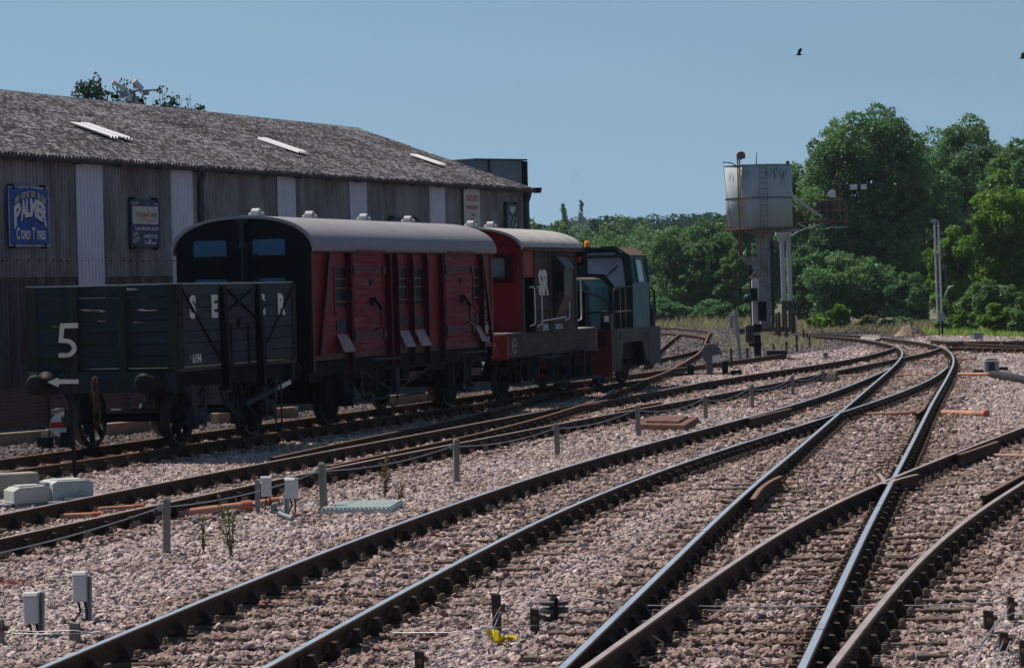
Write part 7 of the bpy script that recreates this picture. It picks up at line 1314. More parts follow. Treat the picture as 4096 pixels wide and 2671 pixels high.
# ground disc signal, right
def ground_disc(px, pb, r, D_=None, flip=False, label='', cols=('discg', 'white'), h=.55, group='ground disc signals'):
    b = gpt(px, pb); t = empty('ground_signal', (b.x, b.y, -.2), 0, label, 'ground signal', group)
    mb = MB(); mb.box(-.09, .09, -.08, .08, 0, h + .1); mb.box(-.13, .13, -.12, .12, 0, .05); mb.box(-.14, .14, -.1, .1, h + .18, h + .26); mb.rev([(.10, h + .1), (.12, h + .2), (.08, h + .28)], (0, 0, 0), seg=10); mb.build('pedestal', MT['iron2'], t)
    mb = MB(); mb.rev([(r, -.02), (r, .0), (0, .0)], (.06, -.16, h), 'y', 28); d = mb.build('disc', MT[cols[0]], t)
    return t, d, h
t, d, h = ground_disc(2838, 1500, .28, label='round grey ground disc signal right of the locomotive, beside the far turnout', h=.62)
mb = MB(); mb.prism([(.06 + .02, h - .26), (.06 + .22, h - .2), (.06 + .26, h - .02), (.06 + .02, h - .06)], 'y', -.186, -.182); mb.build('white_band', MT['white'], d)
mb = MB(); mb.box(-.02, .02, -.2, -.18, h + .08, h + .12); mb.build('red_spot', MT['redl'], d)
mb = MB(); mb.box(-.62, -.44, -.1, .1, 0, .32); mb.box(.36, .52, -.1, .12, 0, .40); mb.box(-.9, .8, -.04, .0, .05, .08); mb.tube([(.25, -.1, h + .0), (.3, -.1, .3)], .012, 6); mb.box(-1.1, -.62, -.3, .0, 0, .10); mb.box(.6, .9, -.1, .1, 0, .14); mb.build('rodding_cranks', MT['iron'], t)
t, d, h = ground_disc(243, 1790, .21, label='small white ground disc with a red band, half hidden behind the marker post', cols=('white', 'redl'), h=.42)
mb = MB(); mb.box(-.14, .26, -.187, -.181, h - .05, h + .05); mb.build('red_band', MT['redbr'], d)
mb = MB(); mb.box(-.35, -.1, -.3, -.1, 0, .22); mb.box(.05, .25, -.35, -.1, 0, .3); mb.box(.16, .3, -.36, -.19, h - .2, h + .06); mb.tube([(-.15, -.25, .2), (-.15, -.25, .9)], .012, 6); mb.build('lamp_and_cranks', MT['iron'], t)
# ================================================================== lineside equipment
MT['beige'] = M('beige_concrete', (.27, .22, .17), .9, var=.2, vs=3, blot=(.14, .12, .1), bsc=2); MT['gcab'] = M('grey_casing', (.26, .27, .27), .6, var=.1)
# marker with a 5 and an arrow
b = gpt(302, 1915); D = b.y; X = lambda px: dpt(px, 1500, D).x - b.x; Z = lambda py: dpt(302, py, D).z + .2
t = empty('number_marker', (b.x, b.y, -.2), 0, 'slim dark post with a rusty white figure 5 and left pointing arrow', 'marker post')
mb = MB(); mb.bar((0, 0, -.1), (X(277), 0, Z(1432)), .065, .05); mb.build('post', MT['iron'], t)
mb = MB(); mb.box(X(222), X(320), -.03, .03, Z(1434), Z(1429)); mb.prism([(X(240), Z(1434)), (X(300), Z(1434)), (X(290), Z(1470)), (X(268), Z(1478)), (X(250), Z(1465))], 'y', .005, .02); mb.bar((X(240), 0, Z(1500)), (X(268), 0, Z(1480)), .01); mb.build('top_plate', MT['iron'], t)
MT['oldwhite'] = M('flaking_white_plate', (.50, .48, .45), .7, var=.1, vs=6, blot=(.28, .13, .06), bsc=7, bth=.63, bsoft=.03)
def five(mb):
    # outline of a flat cut-out 5 as strips
    x = X; z = Z; th = .052
    def strip(pts, w=.056):
        P_ = [Vector((a, 0, b_)) for a, b_ in pts]
        for p, q in zip(P_[:-1], P_[1:]): mb.bar(p, q, .012, w, up=(0, 1, 0))
    mb.prism([(x(246), z(1292)), (x(318), z(1292)), (x(318), z(1312)), (x(262), z(1312)), (x(256), z(1352)), (x(250), z(1369)), (x(238), z(1369))], 'y', -.012, 0)
    cx_, cz_ = x(262), z(1391.5); n = 18; ro = .171; ri = .105; out = []
    for i in range(n + 1):
        a = math.radians(100 - 190 * i / n); out.append((cx_ + ro * 1.0 * math.cos(a) * .98, cz_ + ro * math.sin(a) * .80))
    inn = []
    for i in range(n + 1):
        a = math.radians(100 - 190 * i / n); inn.append((cx_ + ri * math.cos(a) * .98, cz_ + ri * math.sin(a) * .72))
    for i in range(n): mb.prism([out[i], out[i + 1], inn[i + 1], inn[i]], 'y', -.012, -.0004)
    mb.prism([(x(236), z(1430)), (x(263), z(1430)), (x(263), z(1411)), (x(238), z(1411))], 'y', -.012, -.001); mb.prism([(x(238), z(1369)), (x(258), z(1369)), (x(262), z(1352)), (x(240), z(1352))], 'y', -.0125, -.0005)
mb = MB(); five(mb); mb.build('figure_five', MT['oldwhite'], t)
mb = MB(); mb.prism([(X(190), Z(1524)), (X(233), Z(1508)), (X(238), Z(1516)), (X(315), Z(1517)), (X(315), Z(1534)), (X(238), Z(1533)), (X(234), Z(1546))], 'y', -.05, -.036); mb.build('arrow', MT['oldwhite'], t)
# wire fence posts
FP = [(665, 2215, 1990), (1297, 2045, 1850), (1824, 1926, 1756), (2231, 1819, 1692), (2555, 1738, 1619), (2822, 1678, 1581), (3007, 1635, 1537), (3172, 1580, 1502), (3296, 1540, 1480)]
LBL = ['nearest wire post on the left, standing before the twin white boxes gap', 'wire post right of the two small white boxes', 'third wire post from the left, beside the dried weed', 'wire post standing clear between two pairs of rails in the centre', 'wire post beside the brown cover slab', 'wire post just right of the brown cover slab', 'third wire post from the right end of the row', 'second wire post from the right end of the row', 'last and farthest wire post, by a small dark block']
tops = []; pend = None
for i, (px, pb, pt_) in enumerate(FP):
    b = gpt(px, pb); h = dpt(px, pt_, b.y).z + .2; t = empty('wire_post', (b.x, b.y, -.2), random.Random(i).uniform(-.3, .3), LBL[i], 'post', 'row of wire posts beside the second track')
    rd = random.Random(i); lx, ly = rd.uniform(-.025, .025), rd.uniform(-.02, .02); mb = MB(); mb.bar((0, 0, -.1), (lx, ly, h - .01), .085, .075); mb.bar((lx, ly, h - .01), (lx, ly, h + .004), .06, .055); mb.build('timber', MT['post'], t, .006)
    mb = MB(); mb.rev([(.03, -.012), (.03, .012)], (-.055, -.03, h * .84), 'y', 10); mb.box(-.065, -.04, -.03, .03, h * .78, h * .9); mb.build('pulley', MT['galv'], t)
    tops.append(Vector((b.x - .05, b.y - .03, -.2 + h * .84)))
def sag(a, b, s, n=14): return [a.lerp(b, i / n) - Vector((0, 0, s * 4 * (i / n) * (1 - i / n))) for i in range(n + 1)]
mb = MB(); p0 = tops[0] + (tops[0] - tops[1]) * 1.0 + Vector((0, 0, -.05)); mb.tube(sag(p0, tops[0], .05), .0065, 5)
for i in range(len(tops) - 1): mb.tube(sag(tops[i], tops[i + 1], .07 if i < 4 else .10), .0065, 5)
for i in range(4, len(tops) - 1): mb.tube(sag(tops[i] - Vector((0, 0, .09)), tops[i + 1] - Vector((0, 0, .09)), .08), .005, 5)
tag(mb.build('signal_wire', MT['wire']), 'pale wire running along the whole row of timber posts', 'wire')
# little electrical boxes on posts
def post_box(bpx, bpy, hbox, w, label, boxx, side=-1, group='small boxes on posts', tilt=0, hp=.5):
    b = gpt(bpx, bpy); t = empty('junction_box', (b.x, b.y, -.2), tilt, label, 'junction box', group)
    mb = MB(); mb.bar((0, 0, -.1), (.01, .01, hp), .055, .012); mb.bar((-.028, .02, -.1), (-.018, .03, hp), .008, .045); mb.build('post', MT['galv'], t)
    mb = MB(); x0 = boxx; mb.box(x0 - w / 2, x0 + w / 2, -.10, .02, hbox, hbox + .21); mb.prism([(-.11, hbox + .21), (.03, hbox + .21), (.02, hbox + .235), (-.09, hbox + .24)], 'x', x0 - w / 2 - .006, x0 + w / 2 + .006); mb.build('box', MT['lightbox'], t, .006)
    mb = MB()
    for q in (-.02, .03): mb.tube([(x0 + q, -.04, hbox), (x0 + q + .02, -.05, hbox - .08), (x0 + q * 2, -.1, .02), (x0 - .15 + q, -.25, -.0), (x0 - .5, -.35, -.0)], .010, 6)
    mb.build('cables', MT['cable'], t)
post_box(172, 2535, .07 + .04, .105, 'light grey box on a bracket post, leftmost at the lower left corner', -.075, hp=.34)
post_box(362, 2470, .16, .105, 'light grey box on a bracket post, right one of the lower left pair', -.07, hp=.35)
post_box(1037, 2045, .20, .12, 'small white box on a post beside the orange conduit ends, left of two', .09, group='white boxes by the conduit', hp=.38, tilt=.1)
post_box(1150, 2060, .22, .12, 'tilted white box on a post with cables hanging to a ribbed hose, right of two', .08, group='white boxes by the conduit', hp=.36, tilt=-.35)
def stub(px, pb, pt_, w, label, mat='post', group='short timber stumps', bolt=False, thick=.07):
    b = gpt(px, pb); h = dpt(px, pt_, b.y).z + .2; w_ = w * b.y / FOC; t = empty('timber_stump', (b.x, b.y, -.2), 0, label, 'stump', group); rd = random.Random(px)
    mb = MB(); mb.add([(-w_ / 2, -thick / 2, -.1), (w_ / 2, -thick / 2, -.1), (w_ / 2, thick / 2, -.1), (-w_ / 2, thick / 2, -.1), (-w_ / 2 + rd.uniform(-.01, .01), -thick / 2, h), (w_ / 2 + rd.uniform(-.01, .01), -thick / 2, h - .01), (w_ / 2, thick / 2, h - .012), (-w_ / 2, thick / 2, h)], [(3, 2, 1, 0), (4, 5, 6, 7), (0, 1, 5, 4), (1, 2, 6, 5), (2, 3, 7, 6), (3, 0, 4, 7)]); mb.build('timber', MT[mat], t, .004)
    mb = MB(); mb.box(w_ / 2, w_ / 2 + .03, -.02, .02, h * .55, h * .72); mb.rev([(.02, -thick / 2 - .02), (.02, -thick / 2)], (0, 0, h * .6), 'y', 8); mb.build('wire_guide', MT['rustm'], t); return t, Vector((b.x, b.y, -.2 + h * .6))
S = {}
for k, a in {'a': (300, 2568, 2485, 42, 'square wooden stump below the pair of grey boxes at lower left'), 'b': (4, 2575, 2470, 26, 'wooden stump cut off by the left edge of the photo'), 'c': (1990, 2528, 2370, 34, 'tall dark stump beside the yellow rag'), 'd': (2140, 2520, 2430, 38, 'split stump in front of the horizontal pulley wheel'), 'e': (1680, 2690, 2598, 36, 'stump cut by the bottom edge left of the yellow rag'), 'f': (3955, 2523, 2437, 38, 'dark stump at the lower right, second from the right edge group'), 'g': (4043, 2466, 2382, 25, 'thin dark stump farthest back at the lower right corner'), 'h': (4015, 2600, 2523, 38, 'dark stump with wires at the lower right corner, front one'), 'i': (4094, 2650, 2555, 30, 'stump cut by the right edge of the photo')}.items():
    S[k] = stub(*a, mat='post' if k in 'ab' else 'tdark')[1]
# horizontal wire wheel
b = gpt(2215, 2465); t = empty('horizontal_pulley', (b.x, b.y, -.2), .1, 'dark horizontal double pulley wheel between two posts in the foreground gravel', 'pulley wheel')
mb = MB()
for z in (.07, .13): mb.rev([(.03, z - .014), (.11, z - .012), (.12, z - .016), (.12, z - .008), (.10, z), (.12, z + .008), (.12, z + .016), (.11, z + .012), (.03, z + .014)], seg=32)
mb.rev([(.03, .0), (.03, .18)], seg=10); mb.build('wheel', MT['iron2'], t)
mb = MB(); mb.box(-.01, .02, -.14, -.128, -.05, .17); mb.box(-.01, .02, -.14, .13, .17, .18); mb.box(-.05, .05, .0, .05, .18, .19); mb.box(-.16, .16, -.1, .1, -.06, .0); mb.build('bracket', MT['iron'], t)
W0 = Vector((b.x, b.y, 0))
def wires(name, label, lines, r=.005, mat='wire', group=None):
    mb = MB()
    for l in lines: mb.tube(l, r, 5)
    return tag(mb.build(name, MT[mat]), label, 'wire', group)
v = lambda x, y, z=-.13: gpt(x, y, z)
wires('signal_wire', 'pale wires running right from the pulley wheel under the curved rails', [[W0 + Vector((.17, 0, -.03)), v(2560, 2420, -.08), v(3000, 2425, -.1), v(3700, 2420, -.1), v(4300, 2395, -.05)], [W0 + Vector((.15, -.1, -.11)), v(2480, 2440, -.13), v(3100, 2440, -.14)], [W0 + Vector((-.17, 0, -.04)), v(2080, 2460, -.08), S['c'] + Vector((.05, -.04, .05))]])
wires('signal_wire', 'slack wire crossing the foreground gravel through the split stump', [[v(1560, 2530, -.15), v(1800, 2528, -.13), v(2000, 2508, -.08), S['d'] + Vector((0, -.05, -.05)), v(2300, 2500, -.12), v(2420, 2500, -.15)], [S['c'] + Vector((.03, -.05, .03)), v(1930, 2550, -.12), v(1800, 2610, -.15), S['e']], [S['c'] + Vector((.03, -.05, .0)), v(1960, 2550, -.12), v(1840, 2625, -.15), v(1700, 2700, -.15)]], .004)
wires('signal_wire', 'thin wires at the lower left passing the wooden stump', [[v(-20, 2515, -.1), v(140, 2525, -.1), v(300, 2520, -.07), v(460, 2545, -.13)], [v(-20, 2530, -.1), v(160, 2535, -.1), v(300, 2532, -.08), v(440, 2532, -.13)]], .004)
wires('signal_wire', 'bundle of wires slanting through the stumps at the lower right corner', [[S['g'], v(4000, 2475, -.1), v(3940, 2560, -.12), v(3880, 2640, -.15)], [v(4120, 2420, -.02), v(3990, 2480, -.08), v(3920, 2580, -.12), v(3870, 2670, -.15)], [S['h'], v(3990, 2620, -.12), v(3950, 2690, -.14)], [S['h'] + Vector((.05, 0, 0)), v(4010, 2640, -.12), v(3980, 2700, -.14)], [v(4110, 2590, -.08), v(4060, 2600, -.1), v(4020, 2690, -.13)]], .004)
wires('loose_wire', 'curled loose wire beside the rails at the bottom centre', [[v(2480, 2560, -.1), v(2500, 2515, .0), v(2512, 2530, 0.0), v(2505, 2580, -.08)], [v(2610, 2540, -.05), v(2655, 2570, .0), v(2650, 2610, -.05), v(2600, 2630, -.12), v(2520, 2655, -.12), v(2440, 2655, -.14)]], .006, 'cable')
# yellow rag
rg = random.Random(3); mb = MB(); b = gpt(2005, 2560, -.15); n = 9; vs = []
for j in range(5):
    for i in range(n): vs.append((b.x - .10 + .21 * i / (n - 1) + rg.uniform(-.012, .012), b.y + .05 - .10 * j / 4 + .03 * math.sin(i * 1.3) + rg.uniform(-.01, .01), -.165 + .035 * abs(math.sin(i * 1.1 + j)) + rg.uniform(0, .02) + (.05 if i < 4 and j < 3 else 0)))
mb.add(vs, [(j * n + i, j * n + i + 1, (j + 1) * n + i + 1, (j + 1) * n + i) for j in range(4) for i in range(n - 1)])
o = mb.build('yellow_rag', M('yellow_plastic', (.50, .40, .02), .5, var=.1, transl=.2)); tag(o, 'crumpled yellow plastic rag on the foreground gravel', 'rag'); m_ = o.modifiers.new('thickness', 'SOLIDIFY'); m_.thickness = .004
# point machine, concrete block
a0 = gpt(75, 2035, -.2); t = empty('point_machine', tuple(gpt(190, 2020, -.2)), math.radians(-12) + math.radians(45), 'pale green two tier point machine housing beside the second track on the left', 'point machine')
t.rotation_euler = (0, 0, math.radians(28)); MT['pmach'] = M('pale_green_housing', (.37, .40, .38), .6, var=.1, vs=3, blot=(.25, .27, .23), bsc=4, bth=.62)
mb = MB(); mb.prism([(-.50, .07), (-.02, .07), (-.02, .23), (-.10, .26), (-.42, .25), (-.50, .21)], 'y', -.20, .20); mb.box(-.40, -.12, -.12, .12, .252, .272); mb.box(-.51, -.015, -.21, .21, .055, .072); mb.build('housing', MT['pmach'], t, .005)
mb = MB(); mb.prism([(-.015, .06), (.52, .06), (.52, .28), (.44, .31), (.05, .31), (-.015, .28)], 'y', -.26, .26); mb.box(.08, .42, -.18, .18, .308, .322); mb.box(-.02, .53, -.27, .27, .050, .068); mb.build('motor_cover', MT['pmach'], t, .005)
mb = MB(); mb.box(-.48, .5, -.18, .18, 0, .058); mb.box(-.75, -.51, -.16, .12, .02, .05); mb.box(-.1, .55, -.5, -.28, .04, .07); mb.box(.1, .9, -.42, -.29, .08, .10); mb.box(-.06, .1, -.12, .12, .262, .29); mb.build('base_plates', MT['galv'], t)
b = gpt(20, 1990, -.2); t = empty('concrete_block', (b.x, b.y, -.22), .49, 'rough grey concrete block cut off by the left edge behind the point machine', 'concrete block'); mb = MB(); mb.box(-.9, .42, -.15, .15, 0, .34); mb.build('block', MT['conc'], t, .015); mb = MB(); mb.box(-.9, .3, -.2, -.16, .0, .06); mb.build('foot', MT['conc'], t)
# conduits
def pipe(pts, r, label, mat='orange', group='orange conduits', name='conduit', cap=True):
    P_ = [gpt(x, y, z) for x, y, z in pts]; t = empty(name, tuple(P_[0]), 0, label, 'pipe', group); mb = MB(); mb.tube([p - P_[0] for p in P_], r, 12); mb.build('pipe', MT[mat], t)
    e = P_[-1] - P_[0]; d_ = (P_[-1] - P_[-2]).normalized(); mb = MB(); mb.tube([e - d_ * .12, e + d_ * .01], r * 1.18, 12, caps=False); mb.tube([e + d_ * .005, e + d_ * .0101], r * .9, 12)
    mb.build('socket_end', [MT['redpipe'] if mat == 'orange' else MT['cable']], t)
MT['redpipe'] = M('pipe_socket', (.36, .12, .08), .6)
pipe([(740, 2055, -.17), (1000, 2022, -.12)], .06, 'orange conduit ending in an open socket left of the two white boxes')
pipe([(930, 2028, -.19), (1112, 2003, -.14)], .045, 'orange conduit lying behind the first and ending at the white boxes')
pipe([(240, 2065, -.15), (410, 2058, -.15)], .035, 'orange conduit between the rails, lower of two by the point machine'); pipe([(395, 2038, -.15), (570, 2026, -.15)], .035, 'orange conduit between the rails, upper of two by the point machine')
pipe([(2295, 1672, -.15), (2342, 1667, -.15)], .04, 'short orange conduit stub between rails near the brake van')
pipe([(3462, 1660, -.16), (3660, 1653, -.16)], .05, 'orange conduit between the crossing rails at right, left half'); pipe([(3770, 1651, -.16), (3945, 1656, -.14)], .06, 'orange conduit right of the curving rails ending in the gravel')
pipe([(3583, 1504, -.15), (3745, 1499, -.15)], .05, 'orange conduit across the far turnout, lower one'); pipe([(3330, 1507, -.15), (3458, 1503, -.15)], .04, 'orange conduit left of the far turnout'); pipe([(3835, 1498, -.14), (3965, 1497, -.12)], .05, 'orange conduit leading to the grey point motor')
pipe([(3490, 1444, -.15), (3545, 1441, -.15)], .045, 'tiny orange conduit left of the far crossing'); pipe([(3680, 1442, -.15), (3766, 1440, -.15)], .045, 'orange conduit inside the far curve'); pipe([(3835, 1440, -.14), (3900, 1436, -.14)], .05, 'orange conduit just outside the far curve')
pipe([(3980, 1823, -.15), (4180, 1826, -.15)], .035, 'orange conduit at the right edge between branch rails')
pipe([(3968, 1497, -.1), (4010, 1503, -.08), (4120, 1522, -.08), (4220, 1540, -.1)], .10, 'thick black pipe running right from the grey point motor', 'cable', None, 'drain_pipe')
# ribbed hose
b = gpt(1110, 2045); mb = MB(); P_ = [gpt(1108, 2015, -.08), gpt(1095, 2020, -.05), gpt(1098, 2038, -.12), gpt(1130, 2058, -.15), gpt(1175, 2075, -.17)]; fine = []
for p, q in zip(P_[:-1], P_[1:]):
    for i in range(10): fine.append(p.lerp(q, i / 10))
mb.tube(fine, [.030 if i % 2 else .024 for i in range(len(fine))], 10); tag(mb.build('ribbed_hose', MT['galv']), 'grey ribbed hose snaking below the tilted white box', 'hose')
# cover slabs
def slab(cpts, h, label, mat, name, cat, inset=None, lidm=None, ribs=False):
    P_ = [gpt(x, y, -.17) for x, y in cpts]; c = sum(P_, Vector()) / 4; t = empty(name, (c.x, c.y, -.21), 0, label, cat); q = [(p.x - c.x, p.y - c.y) for p in P_]
    mb = MB(); mb.prism(q, 'z', 0, h); mb.build('slab', MT[mat], t, .01)
    mb = MB(); a = inset or .8; q2 = [(x * a, y * a) for x, y in q]
    if ribs:
        for i in range(16):
            f0, f1 = (i + .2) / 16, (i + .7) / 16; A = Vector(q[0]).lerp(Vector(q[1]), f0); B = Vector(q[0]).lerp(Vector(q[1]), f1); Cc = Vector(q[3]).lerp(Vector(q[2]), f1); Dd = Vector(q[3]).lerp(Vector(q[2]), f0); mb.prism([tuple(A), tuple(B), tuple(Cc), tuple(Dd)], 'z', h, h + .012)
        mb.build('tread_ribs', MT[lidm], t)
    else: mb.prism(q2, 'z', h, h + .04); mb.build('lid', MT[lidm], t, .006)
MT['slabg'] = M('pale_grey_cover', (.36, .42, .42), .7, var=.08); MT['slabb'] = M('brown_cover', (.13, .075, .065), .85, var=.2, vs=4, bump=.2)
slab([(1285, 2052), (1560, 2050), (1612, 2018), (1380, 2024)], .095, 'pale grey ribbed cover slab lying on the gravel right of a wire post', 'slabg', 'cover_slab', 'cover slab', ribs=True, lidm='slabg')
slab([(2540, 1718), (2740, 1722), (2795, 1688), (2600, 1686)], .14, 'brown chamber cover with a raised lid beside the wire posts', 'slabb', 'chamber_cover', 'chamber cover', .66, 'slabb')
slab([(3030, 1574), (3100, 1572), (3126, 1564), (3080, 1564)], .03, 'thin brown board lying between the tracks behind the wire posts', 'slabb', 'ground_board', 'board', .7, 'slabb')
slab([(3303, 1530), (3345, 1534), (3352, 1514), (3312, 1514)], .2, 'small dark concrete block at the foot of the farthest wire post', 'tdark', 'small_block', 'block', .8, 'tdark')
# point motor at right, cabinets, trough lids
b = gpt(3960, 1490); t = empty('point_motor', (b.x, b.y, -.2), 0, 'grey point motor box at the end of the thick black pipe', 'point motor'); k = b.y / FOC
mb = MB(); mb.box(-28 * k, 30 * k, -.3, .3, .0, .36); mb.prism([(-24 * k, .36), (26 * k, .36), (22 * k, .42), (-20 * k, .42)], 'y', -.26, .26); mb.build('casing', MT['gcab'] if 'gcab' in MT else MT['galv'], t, .02); mb = MB(); mb.box(-66 * k, -29 * k, -.12, .12, .02, .10); mb.box(31 * k, 70 * k, -.12, .12, .08, .16); mb.box(-12 * k, 12 * k, -.36, -.3, .0, .30); mb.build('drive_rods', MT['ironb'], t)
def cabinet(px, pb, w, h, label, mat='galv', d=.4, name='cabinet'):
    b = gpt(px, pb); k = b.y / FOC; t = empty(name, (b.x, b.y, -.22), 0, label, 'cabinet', 'grey lineside cabinets'); mb = MB(); mb.box(-w * k / 2, w * k / 2, -d / 2, d / 2, 0, h * k); mb.build('body', MT[mat], t, .02); mb = MB(); mb.box(-w * k / 2 - .02, w * k / 2 + .02, -d / 2 - .02, d / 2 + .02, h * k, h * k + .03); mb.box(-w * k / 2 - .03, w * k / 2 + .03, -d / 2 - .04, d / 2, -.02, .05); mb.build('lid', MT[mat], t)
cabinet(3910, 1358, 36, 28, 'grey cabinet standing at the foot of the bushes on the right', 'galv', .5); cabinet(3838, 1390, 40, 20, 'pale white-grey low box beside the distant siding', 'lightbox', .5); cabinet(3302, 1437, 18, 28, 'small grey box on a stand between the disc signal and the far crossing', 'galv', .25)
# barrow crossing panels and timbers by the far siding
mb = MB(); q = [gpt(x, y, -.05) for x, y in ((3440, 1355), (3500, 1360), (3530, 1352), (3510, 1344), (3450, 1342))]; mb.prism([(p.x, p.y) for p in q], 'z', -.22, -.03); tag(mb.build('crossing_panel', MT['conc']), 'pale flat crossing panel between the far curving rails', 'crossing panel')
for i, (x0, y0, x1, y1) in enumerate(((3720, 1362, 3905, 1378), (3790, 1392, 4005, 1390), (4005, 1392, 4200, 1386))):
    a, b = gpt(x0, y0), gpt(x1, y1); t = empty('timber_baulk', tuple((a + b) / 2), math.atan2(b.y - a.y, b.x - a.x), ['weathered grey baulk lying along the grass behind the far siding', 'dark timber baulk beside the pale low box', 'dark timber baulk running off the right edge'][i], 'timber', 'baulks by the far siding'); L_ = (b - a).length; mb = MB(); mb.box(-L_ / 2, L_ / 2, -.14, .14, -.05, .24 if i else .12); mb.build('timber', MT['tdark'] if i else MT['post'], t, .02); mb = MB(); mb.box(-L_ / 2 + .5, -L_ / 2 + .6, -.16, .16, -.05, .26 if i else .14); mb.build('iron_strap', MT['rustm'], t)
# spoil heap
b = gpt(3640, 1345); rg2 = np.random.default_rng(3); mb = MB(); nr, ns = 14, 40; vs = []
for j in range(nr + 1):
    for i in range(ns):
        a = 2 * math.pi * i / ns; r = j / nr; h = .78 * max(0, 1 - r ** 1.25) * (1 + .16 * math.sin(3 * a + 1) * r) + .05 * rg2.normal() * (1 - r * .6); vs.append((b.x + .86 * r * math.cos(a) * (1 + .1 * math.sin(2 * a)), b.y + .8 * r * math.sin(a), -.3 + h))
mb.add(vs, [(j * ns + i, j * ns + (i + 1) % ns, (j + 1) * ns + (i + 1) % ns, (j + 1) * ns + i) for j in range(nr) for i in range(ns)])
tag(mb.build('spoil_heap', M('sandy_spoil', (.27, .21, .16), .95, var=.3, vs=3, bump=.8, bs=6, blot=(.15, .12, .09), bsc=3)), 'rounded heap of sandy earth and rubble at the edge of the trees', 'spoil heap')
# lattice post on the right
b = gpt(3765, 1345); D = b.y; t = empty('lattice_signal_post', (b.x, b.y, -.25), 0, 'tall narrow white lattice post with a pointed cap against the trees on the right', 'railway signal'); X2 = lambda px: dpt(px, 1200, D).x - b.x; Z2 = lambda py: dpt(3755, py, D).z + .25
mb = MB()
for x0, x1 in ((3740, 3749), (3755, 3766)): mb.bar((X2(x1), 0, Z2(1258)), (X2(x0 + 4), 0, Z2(888)), .075, .075)
for z in np.linspace(1240, 905, 7): f = (1258 - z) / 370; mb.bar((X2(3749 - 5 * f), 0, Z2(z)), (X2(3766 - 7 * f), 0, Z2(z)), .03)
mb.build('twin_uprights', MT['wpost'], t)
mb = MB(); x0 = X2(3748); mb.box(x0 - .17, x0 + .17, -.12, .12, Z2(888), Z2(882)); mb.prism([(x0 - .17, Z2(882)), (x0 + .17, Z2(882)), (x0, Z2(876))], 'y', -.12, .12); mb.box(X2(3732), X2(3784), -.03, .03, Z2(953), Z2(951)); mb.box(X2(3738), X2(3788), -.06, .06, Z2(1018), Z2(1014)); mb.build('cap_and_bands', MT['galv'], t)
mb = MB(); mb.box(X2(3748), X2(3774), -.12, .12, Z2(1285), Z2(1252)); mb.build('base_box', MT['galv'], t); mb = MB(); mb.box(X2(3752), X2(3756), -.05, .05, -.1, Z2(1285)); mb.box(X2(3763), X2(3770), -.06, .06, -.1, Z2(1285)); mb.build('legs', MT['black'], t)
mb = MB(); mb.box(X2(3770), X2(3782), -.1, .1, Z2(940), Z2(925)); mb.box(X2(3768), X2(3780), -.1, .1, Z2(1010), Z2(990)); mb.rev([(.0, -.05), (.12, -.05), (.12, .05), (0, .05)], (X2(3779), 0, Z2(1070)), 'y', 12); mb.build('lamp_boxes', MT['iron2'], t)
mb = MB(); mb.tube([(X2(3774), 0, Z2(1195)), (X2(3798), 0, Z2(1148)), (X2(3815), 0, Z2(1145))], .035, 6); mb.tube([(X2(3784), 0, Z2(1080)), (X2(3790), 0, Z2(1200)), (X2(3798), 0, 0)], .010, 5); mb.build('arm_stay', MT['galv'], t)
b = gpt(3507, 1335); t = empty('thin_stake', (b.x, b.y, -.25), 0, 'thin pale stake standing alone in the grass left of the spoil heap', 'stake'); mb = MB(); mb.bar((0, 0, 0), (-.03, 0, .95), .05, .03); mb.build('stake', MT['post'], t); mb = MB(); mb.box(-.05, .03, -.03, .03, .93, .97); mb.build('stake_tip', MT['post'], t)
# kerb beams behind the siding
for i, (x0, y0, x1, y1) in enumerate(((-150, 1795, 185, 1768), (200, 1765, 395, 1745), (410, 1742, 600, 1723), (860, 1696, 1010, 1684), (1020, 1682, 1180, 1668), (1540, 1623, 1740, 1605))):
    a, b = gpt(x0, y0), gpt(x1, y1); t = empty('concrete_beam', tuple((a + b) / 2), math.atan2(b.y - a.y, b.x - a.x), ['shaded concrete beam at the left edge behind the siding', 'shaded concrete beam behind the marker post', 'beige concrete beam seen under the near wheels of the open wagon', 'beige concrete beam seen under the gap behind the open wagon', 'beige concrete beam seen under the near end of the maroon van', 'beige concrete beam seen between the wheels of the maroon van'][i], 'beam', 'concrete beams behind the siding'); L_ = (b - a).length; mb = MB(); mb.box(-L_ / 2, L_ / 2, -.1, .1, -.05, .22); mb.build('beam', MT['beige'], t, .01); mb = MB(); mb.box(L_ / 2 - .25, L_ / 2 - .1, -.16, -.105, -.05, .18); mb.build('support', MT['conc'], t)
